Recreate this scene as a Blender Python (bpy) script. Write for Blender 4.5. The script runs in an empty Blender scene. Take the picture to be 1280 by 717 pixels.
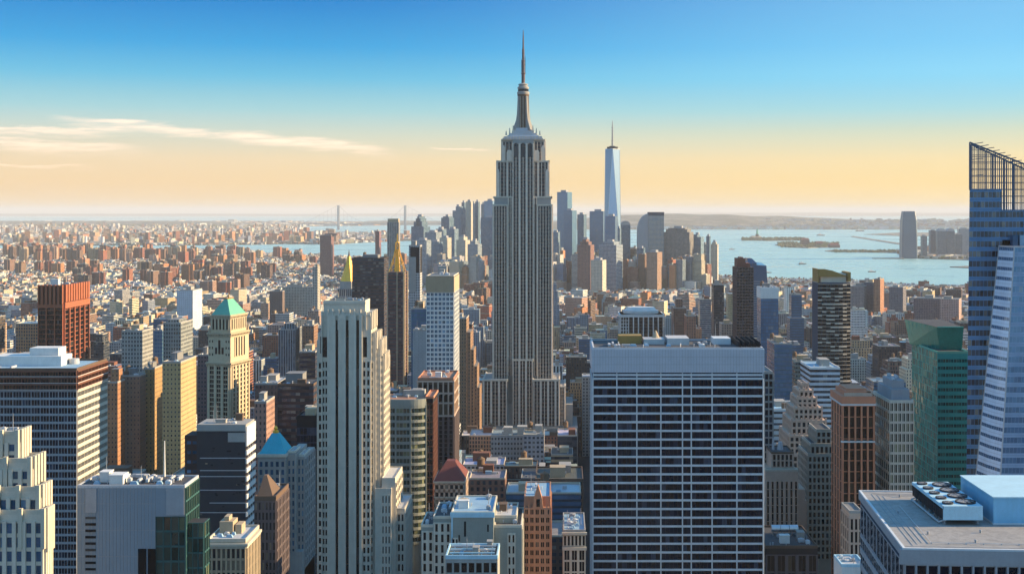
import bpy, math, random
import numpy as np
rad = math.radians
S = bpy.context.scene
C = S.collection
random.seed(7)
# ---------------------------------------------------------------- camera
FPX, CX, HY, H = 1600.0, 700.0, 263.0, 260.0       # focal length in pixels of the 1280 wide frame, vanishing point, horizon, eye height
cd = bpy.data.cameras.new('camera'); cam = bpy.data.objects.new('camera', cd); C.objects.link(cam)
cam.location = (0, 0, H); cam.rotation_euler = (rad(90), 0, 0)
cd.sensor_width = 36; cd.lens = 36*FPX/1280
cd.shift_x = -(CX-640)/1280; cd.shift_y = -(358.5-HY)/1280
cd.clip_start = 1; cd.clip_end = 500000
S.camera = cam
# ---------------------------------------------------------------- sun, sky, exposure
SUN_EL, SUN_AZ = 18.0, 6.0          # elevation; degrees in front of due right (+X)
sd = (math.cos(rad(SUN_EL))*math.cos(rad(SUN_AZ)), math.cos(rad(SUN_EL))*math.sin(rad(SUN_AZ)), math.sin(rad(SUN_EL)))
ld = bpy.data.lights.new('sun', 'SUN'); ld.energy = 5.0; ld.angle = rad(0.6); ld.color = (1.0, 0.73, 0.41)
sun = bpy.data.objects.new('sun', ld); C.objects.link(sun)
from mathutils import Vector
sun.rotation_euler = Vector(sd).to_track_quat('Z', 'Y').to_euler()
S.view_settings.view_transform = 'Standard'; S.view_settings.look = 'None'
S.view_settings.exposure = 1.12; S.view_settings.gamma = 1
S.view_settings.use_curve_mapping = False
S.cycles.use_denoising = True
S.cycles.max_bounces = 4; S.cycles.diffuse_bounces = 2; S.cycles.glossy_bounces = 3
S.cycles.volume_bounces = 0; S.cycles.transparent_max_bounces = 6
S.cycles.use_adaptive_sampling = True; S.cycles.adaptive_threshold = 0.02

class NT:
    """tiny helper to write node trees as expressions"""
    def __init__(s, tree): s.t = tree; s.n = tree.nodes; s.l = tree.links
    def new(s, typ, **kw):
        n = s.n.new(typ)
        for k, v in kw.items(): setattr(n, k, v)
        return n
    def put(s, sock, v):
        if isinstance(v, bpy.types.NodeSocket): s.l.new(v, sock)
        elif v is not None: sock.default_value = v
    def m(s, op, a, b=None, c=None, clamp=False):
        n = s.new('ShaderNodeMath', operation=op, use_clamp=clamp)
        for i, v in enumerate((a, b, c)):
            if v is not None: s.put(n.inputs[i], v)
        return n.outputs[0]
    def vm(s, op, a, b=None, scale=None):
        n = s.new('ShaderNodeVectorMath', operation=op)
        s.put(n.inputs[0], a)
        if b is not None: s.put(n.inputs[1], b)
        if scale is not None: s.put(n.inputs['Scale'], scale)
        return n.outputs[0]
    def sep(s, v):
        n = s.new('ShaderNodeSeparateXYZ'); s.put(n.inputs[0], v); return n.outputs
    def comb(s, x, y, z):
        n = s.new('ShaderNodeCombineXYZ')
        for i, v in enumerate((x, y, z)): s.put(n.inputs[i], v)
        return n.outputs[0]
    def mix(s, f, a, b, typ='RGBA', blend='MIX'):
        n = s.new('ShaderNodeMix', data_type=typ)
        if typ == 'RGBA':
            n.blend_type = blend; s.put(n.inputs[0], f); s.put(n.inputs[6], a); s.put(n.inputs[7], b); return n.outputs[2]
        s.put(n.inputs[0], f); s.put(n.inputs[2], a); s.put(n.inputs[3], b); return n.outputs[0]
    def noise(s, vec, scale, detail=3, rough=.55, w=None):
        n = s.new('ShaderNodeTexNoise'); s.put(n.inputs['Vector'], vec)
        n.inputs['Scale'].default_value = scale; n.inputs['Detail'].default_value = detail; n.inputs['Roughness'].default_value = rough
        return n.outputs[0]
    def ramp(s, f, pts, interp='LINEAR'):
        n = s.new('ShaderNodeValToRGB'); s.put(n.inputs[0], f); e = n.color_ramp.elements; n.color_ramp.interpolation = interp
        while len(e) < len(pts): e.new(0.5)
        for i, (p, c) in enumerate(pts):
            e[i].position = p; e[i].color = (*c, 1) if len(c) == 3 else c
        return n.outputs[0]
    def rng(s, v, a, b, c=0.0, d=1.0, smooth=False):
        n = s.new('ShaderNodeMapRange'); n.clamp = True
        if smooth: n.interpolation_type = 'SMOOTHSTEP'
        s.put(n.inputs[0], v)
        for i, q in enumerate((a, b, c, d)): s.put(n.inputs[i+1], q)
        return n.outputs[0]

def s2l(c): return tuple(((v/255)/12.92 if v/255 <= .04045 else ((v/255+.055)/1.055)**2.4) for v in c)

W = bpy.data.worlds.new('World'); S.world = W; W.use_nodes = True
W.node_tree.nodes.clear(); nt = NT(W.node_tree)
geo = nt.new('ShaderNodeTexCoord').outputs['Generated']
dx, dy, dz = nt.sep(nt.vm('NORMALIZE', geo))
sky = nt.new('ShaderNodeTexSky', sky_type='NISHITA', sun_disc=False, sun_elevation=rad(SUN_EL), sun_rotation=rad(90-SUN_AZ), altitude=200,
             air_density=1.0, dust_density=1.5, ozone_density=2.0)
# colour of a clear late-afternoon sky by elevation: golden at the horizon, deep blue above; higher still brightened as added fill
EL = nt.m('MULTIPLY', nt.m('ARCSINE', dz), 57.29578)
def T_(c): return tuple(v/1.62 for v in s2l(c))
f = nt.m('DIVIDE', EL, 40.0, clamp=True)
k = 1/40
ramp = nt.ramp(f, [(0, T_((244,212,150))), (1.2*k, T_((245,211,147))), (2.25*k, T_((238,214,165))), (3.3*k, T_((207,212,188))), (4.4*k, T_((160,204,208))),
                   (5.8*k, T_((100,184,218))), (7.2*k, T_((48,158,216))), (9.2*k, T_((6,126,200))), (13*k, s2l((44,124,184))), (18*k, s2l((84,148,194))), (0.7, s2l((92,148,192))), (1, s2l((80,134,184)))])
# behind the camera a bluer sky, brightened to fill the shaded fronts
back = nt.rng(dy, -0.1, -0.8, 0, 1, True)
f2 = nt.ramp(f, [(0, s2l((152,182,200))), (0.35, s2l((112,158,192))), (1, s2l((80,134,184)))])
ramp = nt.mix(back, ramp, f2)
# slightly pinker to the left, more golden to the right, as towards the low sun
az = nt.rng(dx, -0.45, 0.5, 0, 1, True)
warm = nt.mix(az, (.93, .93, 1.16, 1), (1.04, 1.06, .98, 1))
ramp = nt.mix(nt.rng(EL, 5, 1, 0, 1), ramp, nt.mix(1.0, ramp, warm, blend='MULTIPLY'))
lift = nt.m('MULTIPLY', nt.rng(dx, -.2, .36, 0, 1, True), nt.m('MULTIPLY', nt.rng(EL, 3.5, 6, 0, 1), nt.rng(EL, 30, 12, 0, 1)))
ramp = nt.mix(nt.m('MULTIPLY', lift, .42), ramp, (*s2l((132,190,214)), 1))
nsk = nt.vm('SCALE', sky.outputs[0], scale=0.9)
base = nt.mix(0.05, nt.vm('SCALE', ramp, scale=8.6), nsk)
# thin cirrus bands low in the left of the sky; u, v = tangents of azimuth and elevation
ys = nt.m('MAXIMUM', dy, 0.05)
u = nt.m('DIVIDE', dx, ys); v = nt.m('DIVIDE', dz, ys)
n1 = nt.noise(nt.comb(nt.m('MULTIPLY', u, 7), nt.m('MULTIPLY', v, 70), 0.3), 1.0, 7, .62)
n2 = nt.noise(nt.comb(nt.m('MULTIPLY', u, 30), nt.m('MULTIPLY', v, 330), 4.3), 1.0, 5, .6)
wob = nt.m('MULTIPLY', nt.m('SUBTRACT', n1, .5), 0.022)
def band(u0, v0, u1, v1, up, dn, ua, ub, fa, amt):
    sl = (v1-v0)/(u1-u0)
    c = nt.m('MULTIPLY_ADD', u, sl, v0-sl*u0)
    d = nt.m('ADD', nt.m('SUBTRACT', v, c), wob)
    a = nt.m('MULTIPLY', nt.rng(d, up, 0, 0, 1, True), nt.rng(d, -dn, 0, 0, 1, True))
    e = nt.m('MULTIPLY', nt.rng(u, ua-fa, ua, 0, 1, True), nt.rng(u, ub+fa, ub, 0, 1, True))
    t = nt.rng(n2, .28, .58, 0.0, 1)
    return nt.m('MULTIPLY', nt.m('MULTIPLY', a, e), nt.m('MULTIPLY', t, amt))
def U(px): return (px-CX)/FPX
def V(py): return (HY-py)/FPX
cl = band(U(140), V(153), U(460), V(183), .004, .0075, U(130), U(430), .05, .62)
for b in (band(U(0), V(160), U(160), V(161), .0025, .006, U(-200), U(130), .05, .55), band(U(0), V(172), U(170), V(186), .005, .012, U(-300), U(90), .07, .5),
          band(U(0), V(207), U(100), V(208), .001, .0025, U(-200), U(60), .05, .35), band(U(550), V(184), U(610), V(187), .001, .002, U(548), U(606), .01, .35)):
    cl = nt.m('MAXIMUM', cl, b)
base = nt.mix(cl, base, tuple(v_*7.6 for v_ in s2l((255,222,196)))+(1,))
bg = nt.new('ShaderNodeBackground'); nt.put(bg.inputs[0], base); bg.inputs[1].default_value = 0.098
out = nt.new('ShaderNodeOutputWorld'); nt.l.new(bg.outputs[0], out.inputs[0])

# ---------------------------------------------------------------- materials
MATS = {}
def newmat(name):
    m = bpy.data.materials.new(name); m.use_nodes = True; m.node_tree.nodes.clear()
    t = NT(m.node_tree); b = t.new('ShaderNodeBsdfPrincipled'); o = t.new('ShaderNodeOutputMaterial'); t.l.new(b.outputs[0], o.inputs[0])
    MATS[name] = m
    return m, t, b
def wallmat(name, col, rough=.85, var=.25, scale=.25, metal=0.0, spec=.3, streak=.5):
    """stone, brick, concrete or painted metal: uneven tone, rain streaks"""
    m, t, b = newmat(name)
    pos = t.new('ShaderNodeNewGeometry').outputs['Position']
    a = t.noise(pos, scale, 5, .6)
    x, y, z = t.sep(pos)
    st = t.noise(t.comb(t.m('MULTIPLY', x, 1.3), t.m('MULTIPLY', y, 1.3), t.m('MULTIPLY', z, .06)), 1.0, 3, .6)
    g = t.noise(pos, scale*9, 3, .7)
    mul = t.m('ADD', t.m('ADD', t.m('MULTIPLY', t.m('SUBTRACT', a, .5), var*1.5), t.m('MULTIPLY', t.m('SUBTRACT', st, .5), var*1.6*streak)),
              t.m('MULTIPLY_ADD', t.m('SUBTRACT', g, .5), var*.9, 1.0))
    t.put(b.inputs['Base Color'], t.vm('SCALE', (*col,), scale=mul))
    b.inputs['Roughness'].default_value = rough; b.inputs['Metallic'].default_value = metal
    b.inputs['Specular IOR Level'].default_value = spec
    return m
def glassmat(name, col=(.012,.018,.03), lite=(.22,.21,.18), frac=.13, ior=1.6, rough=.06, tilt=.03, var=.9, tint=(.8,.9,1)):
    """window panes: each pane has its own tone, slight tilt, some with blinds down"""
    m, t, b = newmat(name)
    g = t.new('ShaderNodeNewGeometry'); oi = t.new('ShaderNodeObjectInfo')
    r = t.m('FRACT', t.m('ADD', t.m('MULTIPLY', g.outputs['Random Per Island'], 7.31), t.m('MULTIPLY', oi.outputs['Random'], 5.17)))
    wn = t.new('ShaderNodeTexWhiteNoise', noise_dimensions='1D'); t.put(wn.inputs['W'], t.m('MULTIPLY', r, 911.0))
    cr, cg, cb = t.sep(wn.outputs['Color'])
    tone = t.m('MULTIPLY_ADD', cr, var, 1-var*.5)
    blind = t.m('GREATER_THAN', cg, 1-frac)
    fl = t.noise(g.outputs['Position'], .8, 3, .6)
    c = t.mix(t.m('MULTIPLY', blind, t.m('MULTIPLY_ADD', cb, .6, .3)), t.vm('SCALE', (*col,), scale=tone), (*lite, 1))
    c = t.vm('SCALE', c, scale=t.m('MULTIPLY_ADD', fl, .8, .6))
    t.put(b.inputs['Base Color'], c)
    nrm = t.vm('ADD', g.outputs['Normal'], t.vm('SCALE', t.vm('SUBTRACT', wn.outputs['Color'], (.5,.5,.5)), scale=tilt))
    t.put(b.inputs['Normal'], t.vm('NORMALIZE', nrm))
    b.inputs['Specular Tint'].default_value = (*tint, 1)
    b.inputs['IOR'].default_value = ior; t.put(b.inputs['Roughness'], t.m('MULTIPLY_ADD', cb, .12, rough))
    return m
def citymat(name, glossy=False):
    """facade driven by per-building colour, window size and window grid (UV in windows x floors)"""
    m, t, b = newmat(name)
    g = t.new('ShaderNodeNewGeometry')
    uv = t.new('ShaderNodeUVMap'); uv.uv_map = 'UVMap'
    U_, V_, _ = t.sep(uv.outputs[0])
    wa = t.new('ShaderNodeAttribute', attribute_name='wall'); sa = t.new('ShaderNodeAttribute', attribute_name='sty')
    ww, wh, seed = t.sep(sa.outputs['Vector'])
    fu = t.m('ABSOLUTE', t.m('SUBTRACT', t.m('FRACT', U_), .5)); fv = t.m('ABSOLUTE', t.m('SUBTRACT', t.m('FRACT', V_), .5))
    inu = t.m('LESS_THAN', fu, t.m('MULTIPLY', ww, .5)); inv = t.m('LESS_THAN', fv, t.m('MULTIPLY', wh, .5))
    win = t.m('MULTIPLY', inu, inv)
    wn = t.new('ShaderNodeTexWhiteNoise', noise_dimensions='3D')
    t.put(wn.inputs['Vector'], t.comb(t.m('FLOOR', U_), t.m('FLOOR', V_), t.m('MULTIPLY', seed, 97.0)))
    cr, cg, cb = t.sep(wn.outputs['Color'])
    pos = g.outputs['Position']; x, y, z = t.sep(pos)
    a = t.noise(pos, .09, 4, .6)
    st = t.noise(t.comb(t.m('MULTIPLY', x, .8), t.m('MULTIPLY', y, .8), t.m('MULTIPLY', z, .05)), 1.0, 2, .6)
    mul = t.m('ADD', t.m('MULTIPLY', t.m('SUBTRACT', a, .5), .5), t.m('MULTIPLY_ADD', t.m('SUBTRACT', st, .5), .35, 1.0))
    wallc = t.vm('SCALE', wa.outputs['Color'], scale=mul)
    # floor line courses
    course = t.m('MULTIPLY', t.m('GREATER_THAN', fv, .465), t.m('GREATER_THAN', ww, .01))
    wallc = t.vm('SCALE', wallc, scale=t.m('MULTIPLY_ADD', course, -.22, 1.0))
    gl = t.vm('SCALE', (.028,.036,.052) if not glossy else (.05,.12,.22), scale=t.m('MULTIPLY_ADD', cr, 1.3 if not glossy else .35, .35 if not glossy else .85))
    blind = t.m('MULTIPLY', t.m('GREATER_THAN', cg, .80 if not glossy else .97), t.m('MULTIPLY_ADD', cb, .6, .2))
    gl = t.mix(blind, gl, (.26,.24,.20,1))
    t.put(b.inputs['Base Color'], t.mix(win, wallc, gl))
    t.put(b.inputs['Roughness'], t.mix(win, .85 if not glossy else .3, t.m('MULTIPLY_ADD', cb, .15, .07), 'FLOAT'))
    t.put(b.inputs['IOR'], t.mix(win, 1.4, 1.6 if not glossy else 2.2, 'FLOAT'))
    b.inputs['Specular Tint'].default_value = (.45,.72,1,1) if glossy else (.8,.9,1,1)
    off = t.vm('SCALE', t.vm('SUBTRACT', wn.outputs['Color'], (.5,.5,.5)), scale=t.m('MULTIPLY', win, .05 if not glossy else .02))
    t.put(b.inputs['Normal'], t.vm('NORMALIZE', t.vm('ADD', g.outputs['Normal'], off)))
    return m
citymat('city'); citymat('cityglass', True)
BASIC = dict(
    limestone=(.46,.41,.34), limestone_pale=(.56,.51,.42), greystone=(.31,.30,.28), concrete=(.33,.32,.30), cream=(.50,.46,.37), tan=(.40,.32,.22),
    brick=(.20,.085,.055), brickdark=(.11,.06,.05), terracotta=(.38,.19,.12), orangestone=(.56,.23,.13), brown=(.13,.085,.06), darkbrown=(.045,.03,.028),
    white=(.62,.62,.60), bluewhite=(.52,.56,.59), charcoal=(.035,.037,.045), black=(.012,.012,.016), roofgrey=(.20,.20,.20), roofpale=(.45,.46,.47),
    roofdark=(.07,.07,.075), roofblue=(.24,.38,.50), green_copper=(.12,.38,.28), teal_copper=(.03,.38,.47), redtile=(.15,.05,.045), wood=(.17,.11,.07),
    steel=(.30,.31,.33), yellowstone=(.50,.41,.28), ochre=(.30,.19,.06), rustred=(.34,.11,.06), warmstone=(.64,.55,.45), warmdark=(.13,.095,.08), greenframe=(.03,.30,.26), tealframe=(.03,.10,.10), bluepaint=(.20,.44,.62), palebluepaint=(.38,.58,.68), asphalt=(.05,.05,.052), pavement=(.16,.155,.15),
    rust=(.16,.07,.05), pinkstone=(.50,.37,.29), silver=(.45,.46,.48), navy=(.03,.045,.08), purplebrown=(.13,.10,.10), olivegrey=(.26,.28,.25))
for k_, c_ in BASIC.items(): wallmat(k_, c_)
wallmat('metalpanel', (.42,.46,.52), rough=.5, var=.14, spec=.5)
wallmat('slatepanel', (.19,.235,.28), rough=.45, var=.16, spec=.5)
wallmat('navyframe', (.05,.09,.15), rough=.4, var=.1)
wallmat('chrome', (.55,.56,.58), rough=.35, var=.15, metal=.8, spec=.5)
wallmat('gold', (.92,.48,.05), rough=.45, var=.35, metal=.4, spec=.6)
m, t, b_ = newmat('membrane')
g_ = t.new('ShaderNodeNewGeometry'); n_ = t.noise(g_.outputs['Position'], .12, 6, .7); n3 = t.noise(g_.outputs['Position'], .7, 4, .6)
c_ = t.ramp(n_, [(.32, (.20,.19,.18)), (.5, (.30,.285,.27)), (.56, (.24,.23,.22)), (.72, (.36,.34,.32))])
t.put(b_.inputs['Base Color'], t.vm('SCALE', c_, scale=t.m('MULTIPLY_ADD', n3, .5, .78))); b_.inputs['Roughness'].default_value = .8
glassmat('glass'); glassmat('glass_navy', (.003,.007,.018), (.05,.07,.11), .10, 1.45, .05, tint=(.5,.7,1))
glassmat('glass_green_dark', (.004,.05,.045), (.06,.25,.2), .06, 1.6, .07, .05, tint=(.4,1,.85))
glassmat('glass_green', (.015,.20,.165), (.10,.36,.28), .10, 1.9, .07, .06, tint=(.4,1,.8))
glassmat('glass_blue', (.03,.08,.15), (.2,.35,.5), .10, 1.8, .06, .05, tint=(.5,.75,1))
glassmat('tower_glass', (.22,.34,.46), (.2,.3,.4), .05, 2.3, .08, .02, tint=(.75,.88,1))
glassmat('glass_dark', (.008,.009,.012), (.08,.08,.08), .06, 1.45, .08)
glassmat('glass_olive', (.03,.045,.035), (.25,.26,.14), .15, 1.8, .06, .07)
glassmat('glass_brown', (.022,.014,.012), (.12,.08,.05), .1, 1.5, .1)
glassmat('glass_warm', (.02,.022,.025), (.3,.25,.18), .22, 1.5, .1)
# ---------------------------------------------------------------- modelling kit
def X(px, Y): return (px-CX)*Y/FPX
def Z(py, Y): return H-(py-HY)*Y/FPX
def link(o, parent=None):
    C.objects.link(o)
    if parent: o.parent = parent
    return o
class MB:
    def __init__(s): s.v = []; s.f = []; s.mi = []; s.cur = 0
    def face(s, pts):
        n = len(s.v); s.v += [tuple(p) for p in pts]; s.f.append(tuple(range(n, n+len(pts)))); s.mi.append(s.cur)
    def box(s, x0, x1, y0, y1, z0, z1):
        n = len(s.v)
        s.v += [(x0,y0,z0),(x1,y0,z0),(x1,y1,z0),(x0,y1,z0),(x0,y0,z1),(x1,y0,z1),(x1,y1,z1),(x0,y1,z1)]
        for q in ((0,1,5,4),(1,2,6,5),(2,3,7,6),(3,0,4,7),(4,5,6,7),(3,2,1,0)): s.f.append(tuple(n+i for i in q)); s.mi.append(s.cur)
        return s
    def loft(s, rings, cap=True):
        n = len(s.v); k = len(rings[0])
        for r in rings: s.v += [tuple(p) for p in r]
        for j in range(len(rings)-1):
            for i in range(k):
                a = n+j*k+i; b = n+j*k+(i+1) % k
                s.f.append((a, b, b+k, a+k)); s.mi.append(s.cur)
        if cap:
            s.f.append(tuple(n+(len(rings)-1)*k+i for i in range(k))); s.mi.append(s.cur)
            s.f.append(tuple(n+k-1-i for i in range(k))); s.mi.append(s.cur)
        return s
    def prism(s, poly, z0, z1): return s.loft([[(x,y,z0) for x,y in poly], [(x,y,z1) for x,y in poly]])
    def frus(s, r0, z0, r1, z1):
        a, b, c, d = r0; e, f, g, h = r1
        return s.loft([[(a,c,z0),(b,c,z0),(b,d,z0),(a,d,z0)], [(e,g,z1),(f,g,z1),(f,h,z1),(e,h,z1)]])
    def cyl(s, cx, cy, z0, z1, r0, r1=None, n=12):
        r1 = r0 if r1 is None else r1
        R = lambda r, z: [(cx+r*math.cos(2*math.pi*i/n), cy+r*math.sin(2*math.pi*i/n), z) for i in range(n)]
        return s.loft([R(r0, z0), R(max(r1, .001), z1)])
    def lathe(s, cx, cy, prof, n=16):
        return s.loft([[(cx+r*math.cos(2*math.pi*i/n), cy+r*math.sin(2*math.pi*i/n), z) for i in range(n)] for r, z in prof])
    def bar(s, p, q, r=.1):
        p = Vector(p); q = Vector(q); d = (q-p).normalized()
        a = d.orthogonal().normalized()*r; b = d.cross(a).normalized()*r
        ring = lambda c: [c+a, c+b, c-a, c-b]
        return s.loft([ring(p), ring(q)])
    def obj(s, name, mats, parent=None, smooth=False):
        me = bpy.data.meshes.new(name); me.from_pydata(s.v, [], s.f)
        mats = mats if isinstance(mats, (list, tuple)) else [mats]
        for m in mats: me.materials.append(MATS[m] if isinstance(m, str) else m)
        if len(mats) > 1: me.polygons.foreach_set('material_index', s.mi)
        if smooth: me.polygons.foreach_set('use_smooth', [True]*len(s.f))
        me.update()
        return link(bpy.data.objects.new(name, me), parent)

# facade-mapped boxes: columns x0 x1 y0 y1 z0 z1 r g b seed ww wh pitch floor rr rg rb
def brow(x0, x1, y0, y1, z0, z1, col, sty=(.5,.5), pitch=3.0, fl=3.4, roof=(.2,.2,.2), seed=None, ang=0):
    return (x0,x1,y0,y1,z0,z1,*col, random.random() if seed is None else seed, *sty, pitch, fl, *roof, ang)
def city_boxes(name, rows, mat='city', parent=None):
    A = np.array(rows, dtype=np.float64); n = len(A)
    x0,x1,y0,y1,z0,z1 = A[:,0:6].T
    P = np.stack([np.stack(c, -1) for c in ((x0,y0,z0),(x1,y0,z0),(x1,y1,z0),(x0,y1,z0),(x0,y0,z1),(x1,y0,z1),(x1,y1,z1),(x0,y1,z1))], 1)
    ca_, sa_ = np.cos(A[:,17])[:,None], np.sin(A[:,17])[:,None]; mx, my = ((x0+x1)/2)[:,None], ((y0+y1)/2)[:,None]
    qx, qy = P[:,:,0]-mx, P[:,:,1]-my; P[:,:,0], P[:,:,1] = mx+qx*ca_-qy*sa_, my+qx*sa_+qy*ca_
    F = np.array([(0,1,5,4),(1,2,6,5),(2,3,7,6),(3,0,4,7),(4,5,6,7)])
    idx = (np.arange(n)[:,None,None]*8+F[None]).astype(np.int32)
    me = bpy.data.meshes.new(name)
    me.vertices.add(n*8); me.vertices.foreach_set('co', P.reshape(-1))
    me.loops.add(n*20); me.loops.foreach_set('vertex_index', idx.reshape(-1))
    me.polygons.add(n*5); me.polygons.foreach_set('loop_start', np.arange(n*5, dtype=np.int32)*4)
    me.polygons.foreach_set('use_smooth', np.zeros(n*5, dtype=bool)); me.materials.append(MATS[mat]); me.update(calc_edges=True)
    uv = np.zeros((n,5,4,2))
    nx = np.maximum(1, np.round((x1-x0)/A[:,12])); ny = np.maximum(1, np.round((y1-y0)/A[:,12])); nz = np.maximum(1, np.round((z1-z0)/A[:,13]))
    for f_, nn in ((0,nx),(1,ny),(2,nx),(3,ny)):
        uv[:,f_,1,0] = nn; uv[:,f_,2,0] = nn; uv[:,f_,2,1] = nz; uv[:,f_,3,1] = nz
    me.uv_layers.new(name='UVMap').data.foreach_set('uv', uv.reshape(-1))
    wc = np.ones((n,5,4,4)); wc[:,:4,:,:3] = A[:,None,None,6:9]; wc[:,4,:,:3] = A[:,None,14:17]
    me.attributes.new('wall', 'FLOAT_COLOR', 'CORNER').data.foreach_set('color', wc.reshape(-1))
    st = np.ones((n,5,4,4)); st[...,0] = A[:,10,None,None]; st[...,1] = A[:,11,None,None]; st[...,2] = A[:,9,None,None]; st[:,4,:,0] = 0; st[:,4,:,1] = 0
    me.attributes.new('sty', 'FLOAT_COLOR', 'CORNER').data.foreach_set('color', st.reshape(-1))
    return link(bpy.data.objects.new(name, me), parent)
def city_quads(name, quads, col, sty, pitch, fl, mat='city', parent=None, cols=None):
    """free quads with the same facade mapping; each quad bottom-left, bottom-right, top-right, top-left"""
    me = bpy.data.meshes.new(name)
    vs = [p for q in quads for p in q]; fs = [tuple(range(4*i, 4*i+4)) for i in range(len(quads))]
    me.from_pydata(vs, [], fs); me.materials.append(MATS[mat])
    uvs = []; wc = []; st = []
    for i, q in enumerate(quads):
        a, b, c, d = [Vector(p) for p in q]
        horiz = abs((b-a).cross(d-a).normalized().z) > .7 if (b-a).length > 0 and (d-a).length > 0 else False
        w = max((b-a).length, (c-d).length); h = (d-a).length
        nx = max(1, round(w/pitch)); z0 = a.z/fl; z1 = d.z/fl
        wb = (b-a).length/w*nx; wt = (c-d).length/w*nx
        o0 = (a-d).dot((b-a).normalized())/w*nx if (b-a).length > 0 else 0
        uvs += [max(o0,0)*1.0, z0, max(o0,0)+wb, b.z/fl, 0+wt, c.z/fl, 0, z1]
        cc = cols[i] if cols else col
        s_ = (0,0) if horiz else sty
        sd_ = random.random()
        for _ in range(4): wc += [*cc, 1]; st += [*s_, sd_, 1]
    me.uv_layers.new(name='UVMap').data.foreach_set('uv', uvs)
    me.attributes.new('wall', 'FLOAT_COLOR', 'CORNER').data.foreach_set('color', wc)
    me.attributes.new('sty', 'FLOAT_COLOR', 'CORNER').data.foreach_set('color', st)
    me.update()
    return link(bpy.data.objects.new(name, me), parent)

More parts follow.
